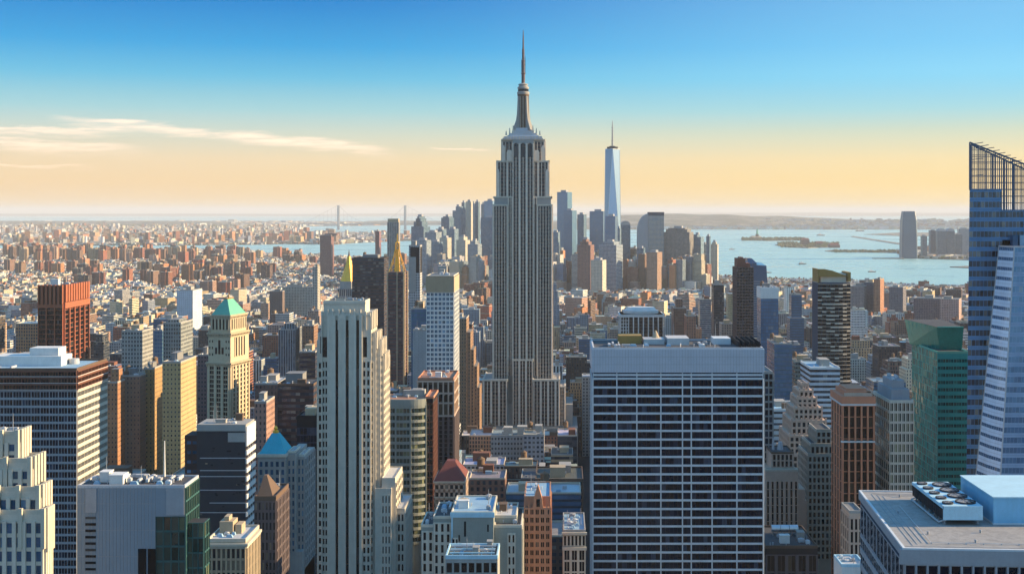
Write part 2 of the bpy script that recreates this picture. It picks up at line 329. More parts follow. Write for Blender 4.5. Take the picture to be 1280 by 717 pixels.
def tag(o, label=None, cat=None, group=None, kind=None):
    if label: o['label'] = label
    if cat: o['category'] = cat
    if group: o['group'] = group
    if kind: o['kind'] = kind
    return o
FOOT = []      # footprints taken by placed buildings: x0 x1 y0 y1
SEEN = []      # px0 px1 pytop pybottom Y : where a placed building must stay visible
ANCHOR = []    # (phrase, px, py, Y)
class Bld:
    def __init__(s, name, label, cat, xl, xr, yt, yb, Y, depth, rot=0, short=None, group=None, w=None):
        s.Y = Y; s.x0w = X(xl, Y); s.x1w = X(xr, Y); s.cx = (s.x0w+s.x1w)/2
        s.w = w or (s.x1w-s.x0w); s.d = depth; s.h = Z(yt, Y)
        r = bpy.data.objects.new(name, None); C.objects.link(r); s.root = r
        r.location = (s.cx, Y+depth/2, 0); r.rotation_euler = (0, 0, rad(rot)); r.empty_display_size = 5
        tag(r, label, cat, group)
        s.xa, s.xb, s.ya, s.yb = -s.w/2, s.w/2, -depth/2, depth/2
        ex = abs(math.sin(rad(rot)))*depth*.5; ey = abs(math.sin(rad(rot)))*s.w*.5
        FOOT.append((s.cx-s.w/2-ex-2, s.cx+s.w/2+ex+2, Y-ey-2, Y+depth+ey+2))
        SEEN.append((xl-1, xr+1, yt, yb, Y))
        if xl < CX: SEEN.append((xr, CX+(s.x1w)*FPX/(Y+depth), yt, yb, Y))
        if short: ANCHOR.append((short, (xl+xr)/2, (yt+yb)/2, Y))
        s.fr = MB(); s.wins = []
    def lx(s, px, Y=None): return X(px, Y or s.Y)-s.cx
    def z(s, py, Y=None): return Z(py, Y or s.Y)
    def add(s, name, mb, mat, parent=None, smooth=False): return mb.obj(name, mat, parent or s.root, smooth)
    def wall(s, mat, rects=None, name='wall'):
        """rects: (x0,x1,y0,y1,z0,z1) volumes of the body"""
        mb = MB()
        for r in (rects or [(s.xa,s.xb,s.ya,s.yb,0,s.h)]): mb.box(*r)
        return s.add(name, mb, mat)
    def grid(s, side, a0, a1, z0, z1, c, nb, nf, pier, span, dp=.5, ds=.3, wins=True, sub=0, fr=None, skip=None, edge=True, zo=.0, wo=.05):
        fr = fr or s.fr
        sg = {'F': -1, 'R': 1, 'L': -1, 'K': 1}[side]
        bx = (lambda u0,u1,o0,o1,za,zb: fr.box(u0,u1,min(c+sg*o0,c+sg*o1),max(c+sg*o0,c+sg*o1),za,zb)) if side in 'FK' else \
             (lambda u0,u1,o0,o1,za,zb: fr.box(min(c+sg*o0,c+sg*o1),max(c+sg*o0,c+sg*o1),u0,u1,za,zb))
        bw = (a1-a0)/nb; fh = (z1-z0)/nf
        if pier > 0:
            for i in range(nb+1):
                if not edge and i in (0, nb): continue
                u = a0+i*bw; hw = pier/2
                bx(max(u-hw, a0) if i == 0 else u-hw, min(u+hw, a1) if i == nb else u+hw, -.05, dp, z0+.01, z1+.013)
        if span > 0:
            for j in range(nf+1):
                z = z0+j*fh; hh = span/2
                bx(a0+.011, a1-.011, -.04, ds, max(z-hh, z0), min(z+hh, z1))
        if sub:
            for i in range(nb):
                for q in range(1, sub):
                    u = a0+i*bw+pier/2+(bw-pier)*q/sub
                    bx(u-.07, u+.07, -.03, ds*.7, z0+.02, z1-.02)
        if wins:
            o = c+sg*wo
            for j in range(nf-1, -1, -1):
                for i in range(nb):
                    if skip and skip(i, j): continue
                    u0 = a0+i*bw+pier/2; u1 = a0+(i+1)*bw-pier/2; za = z0+j*fh+span/2; zb = z0+(j+1)*fh-span/2
                    if side == 'F': q = ((u0,o,za),(u1,o,za),(u1,o,zb),(u0,o,zb))
                    elif side == 'K': q = ((u1,o,za),(u0,o,za),(u0,o,zb),(u1,o,zb))
                    elif side == 'R': q = ((o,u0,za),(o,u1,za),(o,u1,zb),(o,u0,zb))
                    else: q = ((o,u1,za),(o,u0,za),(o,u0,zb),(o,u1,zb))
                    s.wins.append(q)
    def done(s, frmat, glass, frname='wall_frame', n=100):
        if s.fr.v: s.add(frname, s.fr, frmat)
        s.fr = MB()
        # windows seen largest (inside the frame, upper floors first) are parts; the rest one mass
        M = s.root.rotation_euler.z; cz, sz = math.cos(M), math.sin(M)
        def key(q):
            c = [sum(p[i] for p in q)/4 for i in range(3)]
            wx = s.root.location.x+c[0]*cz-c[1]*sz; wy = s.root.location.y+c[0]*sz+c[1]*cz
            px = CX+wx*FPX/wy; py = HY+(H-c[2])*FPX/wy
            return (0 if (2 < px < 1278 and py < 715) else 1, round(py))
        ws = sorted(s.wins, key=key)
        vis = [q for q in ws[:n] if key(q)[0] == 0]; rest = ws[len(vis):]
        def panes(mb, q):
            A_, B_, C_, D_ = [Vector(p) for p in q]; n_ = max(1, min(8, round((B_-A_).length/1.7)))
            if n_ < 2: mb.face(q); return
            for k in range(n_): mb.face((A_.lerp(B_, (k+.03)/n_), A_.lerp(B_, (k+.97)/n_), D_.lerp(C_, (k+.97)/n_), D_.lerp(C_, (k+.03)/n_)))
        for q in vis:
            mb = MB(); panes(mb, q); s.add('window', mb, glass)
        if rest:
            mb = MB()
            for q in rest: panes(mb, q)
            o = s.add('window', mb, glass); o['kind'] = 'stuff'
        s.wins = []
    def roof(s, x0, x1, y0, y1, z, par=1.0, mat='roofgrey', pmat='concrete', t=.4):
        mb = MB(); mb.box(x0+.02, x1-.02, y0+.02, y1-.02, z-.2, z+.12)
        r = s.add('roof', mb, mat)
        if par > 0:
            p = MB(); g = .03
            p.box(x0-g, x1+g, y0-g, y0+t, z-.3, z+par); p.box(x0-g, x1+g, y1-t, y1+g, z-.3, z+par)
            p.box(x0-g+.003, x0+t, y0+t, y1-t, z-.3, z+par-.004); p.box(x1-t, x1+g-.003, y0+t, y1-t, z-.3, z+par-.004)
            p.obj('parapet', pmat, r)
        return r
def clutter(parent, x0, x1, y0, y1, z, n, rnd, sc=1.0):
    """rooftop plant: bulkheads, air handlers, ducts, vents, masts"""
    taken = []
    for i in range(n):
        k = rnd.choice(['bulkhead','air_conditioner','air_conditioner','duct','vent','vent','skylight','mast'])
        w = {'bulkhead':(3,7),'air_conditioner':(1.6,3.5),'duct':(.8,1.2),'vent':(.5,1),'skylight':(2,4),'mast':(.2,.3)}[k]
        a = rnd.uniform(*w)*sc; b = rnd.uniform(*w)*sc
        if k == 'duct': b = rnd.uniform(4, 10)*sc
        if k == 'duct' and rnd.random() < .5: a, b = b, a
        a = min(a, (x1-x0)*.4); b = min(b, (y1-y0)*.4)
        for _ in range(8):
            cx = rnd.uniform(x0+a/2+.5, max(x0+a/2+.6, x1-a/2-.5)); cy = rnd.uniform(y0+b/2+.5, max(y0+b/2+.6, y1-b/2-.5))
            if all(abs(cx-t[0]) > (a+t[2])/2+.2 or abs(cy-t[1]) > (b+t[3])/2+.2 for t in taken): break
        else: continue
        taken.append((cx, cy, a, b)); mb = MB(); A = (cx-a/2, cx+a/2, cy-b/2, cy+b/2)
        if k == 'bulkhead':
            hh = rnd.uniform(2.5, 5)*sc; mb.box(*A, z, z+hh); mb.box(A[0]-.15, A[1]+.15, A[2]-.15, A[3]+.15, z+hh, z+hh+.3); m = rnd.choice(['concrete','tan','white','brown','greystone'])
        elif k == 'air_conditioner':
            hh = rnd.uniform(1.2, 2.2)*sc; mb.box(*A, z+.3, z+hh); mb.cyl(cx, cy, z+hh, z+hh+.25, min(a, b)*.38, n=10)
            for q in (.2, .8): mb.box(A[0]+a*q-.1, A[0]+a*q+.1, A[2], A[3], z, z+.3)
            m = rnd.choice(['silver','roofpale','bluewhite','steel'])
        elif k == 'duct': mb.box(*A, z+.4, z+1.2); mb.box(cx-.3, cx+.3, cy-.3, cy+.3, z, z+.4); m = 'silver'
        elif k == 'vent': mb.cyl(cx, cy, z, z+1.2*sc, a*.3); mb.cyl(cx, cy, z+1.2*sc, z+1.6*sc, a*.55, a*.2); m = 'silver'
        elif k == 'skylight': mb.frus((*A,), z, (cx-a*.3, cx+a*.3, cy-b*.3, cy+b*.3), z+.9); m = 'roofblue'
        else: mb.cyl(cx, cy, z, z+rnd.uniform(5, 11)*sc, .12, .05, 6); m = 'steel'
        mb.obj(k, m, parent)
def water_tank(parent, cx, cy, z, r=2.0, h=3.4, leg=2.2, mat='wood'):
    mb = MB(); mb.cyl(cx, cy, z+leg, z+leg+h, r, r*.96, 14); o = mb.obj('water_tank', mat, parent)
    return o, (cx, cy, z, r, h, leg)
def tank_full(parent, cx, cy, z, r=2.0, h=3.4, leg=2.2, mat='wood'):
    mb = MB(); mb.cyl(cx, cy, z+leg, z+leg+h, r, r*.96, 14); mb.cyl(cx, cy, z+leg+h, z+leg+h+r*.6, r*1.06, .08, 14)
    mb.box(cx-r, cx+r, cy-r, cy+r, z+leg-.25, z+leg)
    for a in (-1, 1):
        for b in (-1, 1): mb.box(cx+a*r*.75-.12, cx+a*r*.75+.12, cy+b*r*.75-.12, cy+b*r*.75+.12, z, z+leg-.25)
    return mb.obj('water_tank', mat, parent)
# ================================================================= the nearest buildings
R_ = random.Random(11)
# --- white spandrel slab at the left (dark ribbons, rust coloured top band)
b = Bld('office_slab', 'broad office slab of pale and navy bands with rust top and white mechanical box', 'office building', -52, 96, 463, 717, 560, 37, short='rust-topped white-banded slab')
fh = 3.45; nf = 36; zt = b.h
b.wall('charcoal')
top = zt-3*2.9; nfl = 33
for side, a0, a1, c, nb in (('F', b.xa, b.xb, b.ya, 13), ('R', b.ya, b.yb, b.xb, 9)):
    fr_ = MB(); b.grid(side, a0, a1, top-nfl*3.5, top, c, nb, nfl, .3, 1.0 if side == 'F' else 1.5, .3, .4, sub=3, fr=fr_); b.add('wall_frame', fr_, 'steel' if side == 'F' else 'limestone_pale')  # frame coloured darker on the shaded front, paler on the sunlit side
b.done('bluewhite', 'glass_navy')
r = MB()
for side, a0, a1, c, nb in (('F', b.xa, b.xb, b.ya, 13), ('R', b.ya, b.yb, b.xb, 9)):
    b.grid(side, a0, a1, top+.02, zt, c, nb, 3, .35, 1.2, .5, .62, sub=3, fr=r)
b.fr = r; b.done('rust', 'glass_brown', 'top_band')
g = MB()
for k in range(3):
    g.box(b.xa, b.xb+.72, b.ya-.72, b.ya-.66, top+.3+k*2.9, top+.5+k*2.9); g.box(b.xb+.66, b.xb+.72, b.ya-.6, b.yb, top+.3+k*2.9, top+.5+k*2.9)
b.add('trim', g, 'white')
rf = b.roof(b.xa, b.xb, b.ya, b.yb, zt, 1.1, 'roofblue', 'brown')
m = MB(); m.box(-18, 13, -3, 10, zt, zt+4.5); m.box(-2, 11, -1, 8, zt+4.5, zt+8); m.obj('mechanical_box', 'white', rf)
m = MB(); m.cyl(15.5, 6, zt, zt+2.5, 2.2, 2.2, 16); m.obj('cooling_tank', 'roofpale', rf)
clutter(rf, b.xa+3, 22, b.ya+2, b.yb-2, zt+.1, 9, R_, .8)

# --- stepped art deco tower at the bottom left corner
b = Bld('art_deco_tower', 'pale stepped art deco block with glass strips and lit shoulders in the near corner', 'office building', -30, 62, 548, 717, 330, 13, short='pale stepped corner block')
L = [(-30, 10, 548, 6, 12.5), (-30, 31, 580, 3.6, 11.5), (-30, 45, 614, 1.8, 8.5), (-30, 55, 641, 0, 4.5)]
rects = []
for k, (p0, p1, pt, y0, y1) in enumerate(L):
    x0, x1 = b.lx(p0), b.lx(p1); ya, yb = b.ya+y0, b.ya+y1; z1 = b.z(pt); z0 = 0 if k == 3 else b.z(L[k+1][2])-1
    rects.append((x0, x1, ya, yb, 0 if k == 3 else z0-4, z1))
    zb = z0 if k < 3 else z1-60
    nfk = max(1, round((z1-2-zb)/3.6))
    b.grid('F', x0, x1, zb, z1-2, ya, max(2, round((x1-x0)/2.6)), nfk, 1.0, 1.0, .7, .25)
    b.grid('R', ya, yb, zb, z1-2, x1, max(3, round((yb-ya)/3)), nfk, 1.2, 1.0, .6, .25)
b.wall('limestone_pale', rects)
b.done('limestone_pale', 'glass_blue')
fin = MB()
for k, (x0, x1, ya, yb, z0, z1) in enumerate(rects):
    n = max(2, round((x1-x0)/5.2))
    for i in range(n+1):
        u = x0+(x1-x0)*i/n; fin.box(max(u-.5, x0-.05), min(u+.5, x1+.9), ya-1.0, ya-.1, z1-9, z1+1.4)
    for i in range(4):
        u = ya+(yb-ya)*(i+.5)/4; fin.box(x1+.1, x1+1.0, u-.6, u+.6, z1-10, z1+1.4)
b.add('pilaster', fin, 'cream')
for (x0, x1, ya, yb, z0, z1) in rects:
    rf = b.roof(x0, x1, ya, yb, z1, .9, 'roofpale', 'cream'); 
clutter(b.root, rects[0][0]+2, rects[0][1]-1, rects[0][2]+1, rects[0][3]-1, rects[0][5]+.1, 8, R_, .7)

# --- grey metal panel building with a green glass corner
b = Bld('panel_clad_block', 'windowless grey panel block with green glass corner and cluttered roof', 'office building', 97, 231, 608, 717, 340, 13, short='grey panel block')
zt = b.h; zg = b.z(645); xg = b.lx(194)
b.wall('slatepanel', [(b.xa, xg, b.ya, b.yb, 0, zt), (xg, b.xb, b.ya, b.yb, zg, zt-.01), (xg, b.xb-4, b.ya+3.5, b.yb, 0, zg)])
p = MB()
n = 22
for i in range(n+1):
    u = b.xa+(xg-b.xa)*i/n
    p.box(u-.05, u+.05, b.ya-.09, b.ya, 0, zt)
for k in range(14): p.box(b.xa, xg, b.ya-.06, b.ya, zt-4.5-k*7, zt-4.38-k*7)
b.add('panel_joint', p, 'steel')
m = MB(); m.box(b.lx(107), b.lx(121), b.ya-.25, b.ya-.1, b.z(640), b.z(609.5)); b.add('louver', m, 'steel'); m = MB(); m.box(b.lx(208), b.lx(230.5), b.ya-.25, b.ya-.1, b.z(643), b.z(609.5)); b.add('louver', m, 'steel')
m = MB()
for k in range(9): m = MB(); m.box(b.lx(107), b.lx(120), b.ya-.22, b.ya-.1, b.z(648+k*8), b.z(645+k*8)); b.add('window', m, 'glass_dark')
for k in range(2): m = MB(); m.box(b.lx(173+k*12), b.lx(183+k*12), b.ya-.22, b.ya-.1, b.z(717), b.z(685)); b.add('window', m, 'glass_dark')
b.grid('F', xg, b.xb+.3, zg-40, zg-.02, b.ya+.6, 4, 10, .25, .5, .3, .3); b.wins_mid = None
b.grid('R', b.ya, b.yb, zg-40, zt-.3, b.xb-.01, 8, 13, .22, .45, .3, .25)
b.done('tealframe', 'glass_olive')
m = MB(); m.box(xg+.3, b.xb-.4, b.ya+.75, b.yb-1, zg-40, zg-.1); b.add('curtain_wall', m, 'glass_olive')
# lower glass wing
w0, w1 = b.xb+.1, b.lx(252); zl = b.z(655)
m = MB(); m.box(w0, w1, b.ya+2, b.ya+7, 0, zl); wing = b.add('glass_wing', m, 'charcoal')
b.grid('F', w0, w1, zl-40, zl, b.ya+2, 3, 10, .2, .45, .3, .2); b.grid('R', b.ya+2, b.ya+7, zl-40, zl, w1, 3, 10, .2, .45, .3, .2)
b.done('tealframe', 'glass_olive')
rf = b.roof(b.xa, b.xb, b.ya, b.yb, zt, .5, 'roofdark', 'silver')
clutter(rf, b.xa+1, b.xb-1, b.ya+1, b.yb-1, zt+.1, 26, R_, .62)
m = MB(); m.cyl(5, 6, zt, zt+10, .3, .12, 8); m.obj('flagpole', 'white', rf)

# --- dark block with diagonal-lit white side
b = Bld('dark_office_block', 'near black office block with blank front, thin light lines and white banded sunlit side', 'office building', 246, 307, 533, 660, 480, 14, short='near-black block')
zt = b.h
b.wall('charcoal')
m = MB()
for py in (572, 587.5, 595, 612, 628, 640): m.box(b.lx(250 if py != 628 else 262), b.xb, b.ya-.12, b.ya, b.z(py)-.13, b.z(py)+.13)
b.add('light_line', m, 'silver')
m = MB(); m.box(b.lx(285), b.xb-.2, b.ya-.2, b.ya-.05, b.z(552), b.z(540.5)); b.add('blank_panel', m, 'greystone')
m = MB(); m.box(b.xa-.03, b.xb+.03, b.ya-.25, b.yb, zt-1.6, zt+.8); b.add('cornice', m, 'greystone')
rr = random.Random(3); 
for k in range(34):
    px = rr.uniform(249, 304); py = rr.uniform(556, 658)
    b.wins.append(((b.lx(px), b.ya-.06, b.z(py+1.6)), (b.lx(px+3), b.ya-.06, b.z(py+1.6)), (b.lx(px+3), b.ya-.06, b.z(py)), (b.lx(px), b.ya-.06, b.z(py))))
b.done('charcoal', 'glass_warm')
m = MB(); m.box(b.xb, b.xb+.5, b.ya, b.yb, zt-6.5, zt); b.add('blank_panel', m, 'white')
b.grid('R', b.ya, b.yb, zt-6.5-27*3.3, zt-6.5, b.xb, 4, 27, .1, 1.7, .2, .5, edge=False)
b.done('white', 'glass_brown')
rf = b.roof(b.xa, b.xb, b.ya, b.yb, zt, .8, 'roofgrey', 'greystone'); clutter(rf, b.xa+1, b.xb-1, b.ya+1, b.yb-1, zt+.2, 12, R_, .6)
m = MB(); m.box(b.lx(229), b.xa-.1, b.ya+2, b.yb-2, 0, b.z(545)); b.add('lower_wing', m, 'darkbrown')
for k in range(16):
    q = k//2; px = 232+(k % 2)*7; py = 552+q*12
    b.wins.append(((b.lx(px), b.ya+1.9, b.z(py+4)), (b.lx(px+5), b.ya+1.9, b.z(py+4)), (b.lx(px+5), b.ya+1.9, b.z(py)), (b.lx(px), b.ya+1.9, b.z(py))))
b.done('charcoal', 'glass_blue')

# --- tan ornate building at the bottom, in front of the dark block
b = Bld('ornate_loft_building', 'low tan loft building with ornate cornice, roof huts and arched upper windows', 'office building', 259, 307, 676, 717, 400, 18, short='tan ornate loft')
zt = b.h
b.wall('tan'); b.grid('F', b.xa, b.xb, zt-32, zt-1.8, b.ya, 8, 8, .55, .7, .45, .2); b.grid('R', b.ya, b.yb, zt-32, zt-1.8, b.xb, 9, 8, .9, .9, .45, .2)
b.done('tan', 'glass_warm')
m = MB(); m.box(b.xa-.7, b.xb+.9, b.ya-.9, b.yb, zt-1.4, zt-.6); m.box(b.xa-.4, b.xb+.5, b.ya-.5, b.yb, zt-2.2, zt-1.5)
for i in range(18): u = b.xa+i*(b.w/17); m.box(u-.14, u+.14, b.ya-.8, b.ya-.2, zt-2.1, zt-1.4)
b.add('cornice', m, 'cream')
rf = b.roof(b.xa, b.xb, b.ya, b.yb, zt, .8, 'roofpale', 'cream')
for (p0, p1, y0, y1, h) in ((266, 283, 8, 14, 4.2), (285, 293, 9, 14, 3), (271, 277, 9, 13, 5.6)):
    m = MB(); m.box(b.lx(p0), b.lx(p1), b.ya+y0, b.ya+y1, zt, zt+h); m.obj('bulkhead', 'tan', rf)
clutter(rf, b.xa+1, b.xb-1, b.ya+1, b.yb-1, zt+.1, 12, R_, .6)

# --- brown gothic roofed building beside it
b = Bld('copper_gable_building', 'brown stone building with a small copper gable roof below the turquoise pyramid tower', 'office building', 318, 345, 622, 717, 430, 20, short='copper gable building')
zt = b.h
b.wall('brown'); b.grid('F', b.xa, b.xb, zt-38, zt-1, b.ya, 6, 11, .55, .9, .35, .2); b.grid('R', b.ya, b.yb, zt-38, zt-1, b.xb, 9, 11, .9, .9, .35, .2); b.done('purplebrown', 'glass_warm')
rf = b.roof(b.xa, b.xb, b.ya, b.yb, zt, .7, 'roofdark', 'brown')
m = MB(); m.frus((b.xa+.4, b.xb-1.5, b.ya+2, b.ya+14), zt+.1, (b.xa+1.6, b.xa+2.6, b.ya+7, b.ya+9), zt+6.2); m.obj('gable_roof', 'brown', rf)
clutter(rf, b.xa+1, b.xb-1, b.ya+14.5, b.yb-1, zt+.1, 3, R_, .6)

# --- turquoise pyramid tower
b = Bld('pyramid_roof_tower', 'grey stone tower under a bright turquoise pyramid roof with a small gold knob', 'office building', 323, 357, 567, 717, 520, 14, short='turquoise-pyramid tower')
zt = b.h; xw = b.lx(377)
b.wall('greystone', [(b.xa, b.xb, b.ya, b.yb, 0, zt), (b.xb, b.lx(368), b.ya+2, b.yb+12, 0, zt-.5), (b.lx(368), xw, b.ya+6, b.yb+14, 0, b.z(574)), (b.xa, xw, b.ya+1.5, b.yb+15, 0, b.z(690))])
b.grid('F', b.xa, b.xb, zt-48, zt-2.5, b.ya, 5, 14, 1.0, 1.2, .4, .2); b.grid('R', b.ya, b.yb, zt-48, zt-2.5, b.xb, 4, 14, 1, 1.2, .4, .2)
b.grid('F', b.xb+.3, b.lx(368), zt-48, zt-2.5, b.ya+2, 2, 14, .8, 1.2, .4, .2)
b.grid('F', b.lx(368), xw, zt-48, b.z(576), b.ya+6, 2, 13, .8, 1.2, .35, .2); b.grid('R', b.ya+6, b.yb+14, zt-48, b.z(576), xw, 6, 13, 1.3, 1.0, .35, .2)
b.done('greystone', 'glass_blue')
m = MB(); m.box(b.xa-.5, b.xb+.5, b.ya-.5, b.yb+.5, zt-1.2, zt); b.add('cornice', m, 'limestone_pale')
p = MB(); c0 = (b.xa+b.xb)/2; p.frus((b.xa+.2, b.xb-.2, b.ya+.2, b.yb-.2), zt, (c0-1.4, c0+1.4, -1.2, 1.2), zt+7.4)
for i in range(9):
    t_ = i/8; p.bar((b.xa+.2+(b.w-.4)*t_, b.ya+.15, zt), (c0-1.4+2.8*t_, -1.25, zt+7.4), .07)
rf = b.add('pyramid_roof', p, 'teal_copper')
m = MB(); m.lathe(c0, 0, [(1.2, zt+7.4), (1.3, zt+8.2), (.5, zt+8.6), (.9, zt+9.4), (.1, zt+10.4)], 10); m.obj('finial', 'gold', rf)
for (p0, p1, y0, y1, z_) in ((358, 367, 3, 14, b.z(567)), (369, 376, 7, 20, b.z(574))):
    rr_ = b.roof(b.lx(p0), b.lx(p1), b.ya+y0, b.ya+y1, z_+.05, .7, 'roofpale', 'limestone_pale'); clutter(rr_, b.lx(p0)+.4, b.lx(p1)-.4, b.ya+y0+1, b.ya+y1-1, z_+.2, 4, R_, .5)

# --- black sliver tower
b = Bld('black_glass_tower', 'narrow black glass tower squeezed beside the tall limestone setback tower', 'office building', 371, 396.5, 521, 700, 620, 26, short='narrow black tower')
b.wall('black'); b.grid('F', b.xa, b.xb, 60, b.h-5, b.ya, 6, 26, .12, .5, .15, .1); b.done('navy', 'glass_navy')
rf = b.roof(b.xa, b.xb, b.ya, b.yb, b.h, .8, 'roofdark', 'black'); 
m = MB(); m.box(b.lx(379), b.lx(392), b.ya+5, b.ya+14, b.h, b.h+3.4); m.obj('bulkhead', 'yellowstone', rf); clutter(rf, b.xa+1, b.xb-1, b.ya+1, b.yb-1, b.h+.1, 6, R_, .7)

# --- limestone tower in the middle left
b = Bld('limestone_setback_tower', 'slender pale limestone setback tower with black vertical window slots and sunlit steps', 'skyscraper', 396, 463, 378, 717, 600, 20, short='limestone setback tower')
zt = b.h; w = b.w; P_ = b.lx
vol = [  # px0 px1 ytop back front-inset depth
    (402, 463, 392, 0, 20), (396, 468, 418, 2.5, 22), (393.5, 473, 428, 5, 26), (393, 476, 447, 8, 30), (404, 456, 378, 1.5, 16)]
rects = [(P_(p0), P_(p1), b.ya+i, b.ya+d_, 0, b.z(t_)) for p0, p1, t_, i, d_ in vol]
rects += [(P_(476), P_(493), b.ya+3, b.ya+30, 0, b.z(600)), (P_(476), P_(504), b.ya+6, b.ya+36, 0, b.z(640)), (P_(468), P_(489), b.ya+1.2, b.ya+28, 0, b.z(612))]
b.wall('limestone_pale', rects)
fr = b.fr
x0, x1 = P_(410), P_(448)
# four broad blank piers of the shaft with three black slots between them
edges = [410, 420.5, 432.5, 446, 451]
for a_, c_ in ((402, 403), (409.6, 419.8), (423.4, 432.6), (436.4, 445.6), (449.4, 453)): fr.box(P_(a_), P_(c_), b.ya-1.3, b.ya, 60, b.z(394)+ (2.4 if a_ in (423.2,) else 0))
for a_ in (410.5, 424, 437):
    for k in range(2): fr.box(P_(a_+1.5+k*3), P_(a_+2.1+k*3), b.ya-1.45, b.ya-1.2, 70, b.z(398))
# side bays with single windows
b.grid('F', P_(396.5), P_(407.5), 70, b.z(452), b.ya+2.5-.3, 2, 29, .8, 1.5, .3, .2)
b.grid('F', P_(456.3), P_(466), 70, b.z(452), b.ya+2.5-.3, 2, 29, .8, 1.5, .3, .2)
b.grid('F', P_(476.5), P_(488), 70, b.z(618), b.ya+1.2, 3, 12, .9, 1.5, .3, .2)
b.grid('F', P_(490), P_(503.5), 70, b.z(644), b.ya+6, 3, 10, .8, 1.5, .3, .2)
for (c_, y0, y1, zt_, n_) in ((P_(473), 5, 26, b.z(430), 5), (P_(476), 8, 30, b.z(449), 5), (P_(468), 2.5, 22, b.z(419), 5), (P_(463), 0, 20, b.z(393), 4), (P_(493), 3, 30, b.z(602), 5), (P_(504), 6, 36, b.z(642), 7)):
    b.grid('R', b.ya+y0, b.ya+y1, 70 if zt_ > 120 else 60, zt_-1, c_, n_, max(4, round((zt_-70)/3.6)), 1.5, 1.5, .35, .15)
for a_ in (419.8, 432.6, 445.6):
    for k in range(20): z0 = b.z(400)-k*7.6; b.wins.append(((P_(a_), b.ya-.08, z0-7.58), (P_(a_+3.7), b.ya-.08, z0-7.58), (P_(a_+3.7), b.ya-.08, z0), (P_(a_), b.ya-.08, z0)))
b.wins.append(((P_(403.4), b.ya-.08, b.z(446)), (P_(408.8), b.ya-.08, b.z(446)), (P_(408.8), b.ya-.08, b.z(421)), (P_(403.4), b.ya-.08, b.z(421))))
b.wins.append(((P_(454), b.ya-.08, b.z(446)), (P_(458.6), b.ya-.08, b.z(446)), (P_(458.6), b.ya-.08, b.z(421)), (P_(454), b.ya-.08, b.z(421))))
b.grid('F', P_(403), P_(409.6), 70, b.z(450), b.ya, 2, 29, .5, 1.5, .3, .2); b.grid('F', P_(453), P_(463), 70, b.z(450), b.ya, 2, 29, .9, 1.5, .3, .2)
for a_, b_ in ((399, 401.8), (403, 406.5), (459, 464)):
    b.wins.append(((P_(a_), b.ya+2.42, b.z(442)), (P_(b_), b.ya+2.42, b.z(442)), (P_(b_), b.ya+2.42, b.z(421)), (P_(a_), b.ya+2.42, b.z(421))))
b.done('limestone_pale', 'glass_dark', n=100)
# scalloped crown
m = MB()
for i in range(9):
    p0 = 402+i*6.8; m.box(P_(p0), P_(p0+1.7), b.ya-.9, b.ya+.6, b.z(412), b.z(389)+(.9 if i % 2 else 0))
m.box(P_(401.5), P_(463.3), b.ya-.5, b.ya+.3, b.z(394.5), b.z(392.3)); m.box(P_(403.5), P_(456.5), b.ya+1, b.ya+2, b.z(380), b.z(377))
for p0 in (414, 426.5, 441): m.frus((P_(p0), P_(p0+4), b.ya-1.2, b.ya-.4), b.z(402), (P_(p0+1.6), P_(p0+2.4), b.ya-1.0, b.ya-.4), b.z(386))
for y0, pt, px in ((0, 392, 463), (2.5, 418, 468), (5, 428, 473), (8, 447, 476)):
    for k in range(4): m.box(P_(px)-.3, P_(px)+.9, b.ya+y0+k*5+.5, b.ya+y0+k*5+2.2, b.z(pt)-7, b.z(pt)+1)
b.add('crown', m, 'limestone_pale')
rf = b.roof(P_(404), P_(456), b.ya+1.5, b.ya+16, zt, .9, 'roofdark', 'limestone_pale')
for (x0,x1,ya,yb,z0,z1) in rects[:4]+rects[5:]: b.roof(x0, x1, ya, yb, z1, .6, 'roofpale', 'limestone_pale')
clutter(rf, P_(406), P_(454), b.ya+3, b.ya+15, zt+.1, 8, R_, .6)

# --- concave green-grey glass building with its black neighbour and brown arcaded tower
b = Bld('curved_glass_building', 'grey green office building with a gently curved front of window ribbons', 'office building', 477, 532, 500, 665, 700, 24, short='curved ribbon-window building')
zt = b.h
pts = []
N_ = 12
for i in range(N_+1):
    t_ = i/N_; pts.append((b.xa+b.w*t_, b.ya-2.6*(1-(2*t_-1)**2)*.9+ (1.6*max(0,t_-.75)*4*(t_-.75)*4)))
poly = pts+[(b.xb, b.yb), (b.xa, b.yb)]
m = MB(); m.prism(poly, 0, zt-.5); b.add('wall', m, 'olivegrey')
m = MB()
nfl = 19; fh = 3.9
for j in range(nfl+1):
    z_ = zt-3.4-j*fh
    for i in range(N_):
        (xa_, ya_), (xb_, yb_) = pts[i], pts[i+1]
        m.loft([[(xa_, ya_-.6, z_-.75), (xb_, yb_-.6, z_-.75), (xb_, yb_+.1, z_-.75), (xa_, ya_+.1, z_-.75)], [(xa_, ya_-.6, z_+.75), (xb_, yb_-.6, z_+.75), (xb_, yb_+.1, z_+.75), (xa_, ya_+.1, z_+.75)]])
for i in (0, 4, 8, 12): x_, y_ = pts[i]; m.box(x_-.45, x_+.45, y_-.75, y_+.1, 60, zt-1)
for i in range(N_):
    (xa_, ya_), (xb_, yb_) = pts[i], pts[i+1]
    m.loft([[(xa_, ya_-.8, zt-3), (xb_, yb_-.8, zt-3), (xb_, yb_+.4, zt-3), (xa_, ya_+.4, zt-3)], [(xa_, ya_-.8, zt+.8), (xb_, yb_-.8, zt+.8), (xb_, yb_+.4, zt+.8), (xa_, ya_+.4, zt+.8)]])
b.add('wall_frame', m, 'olivegrey')
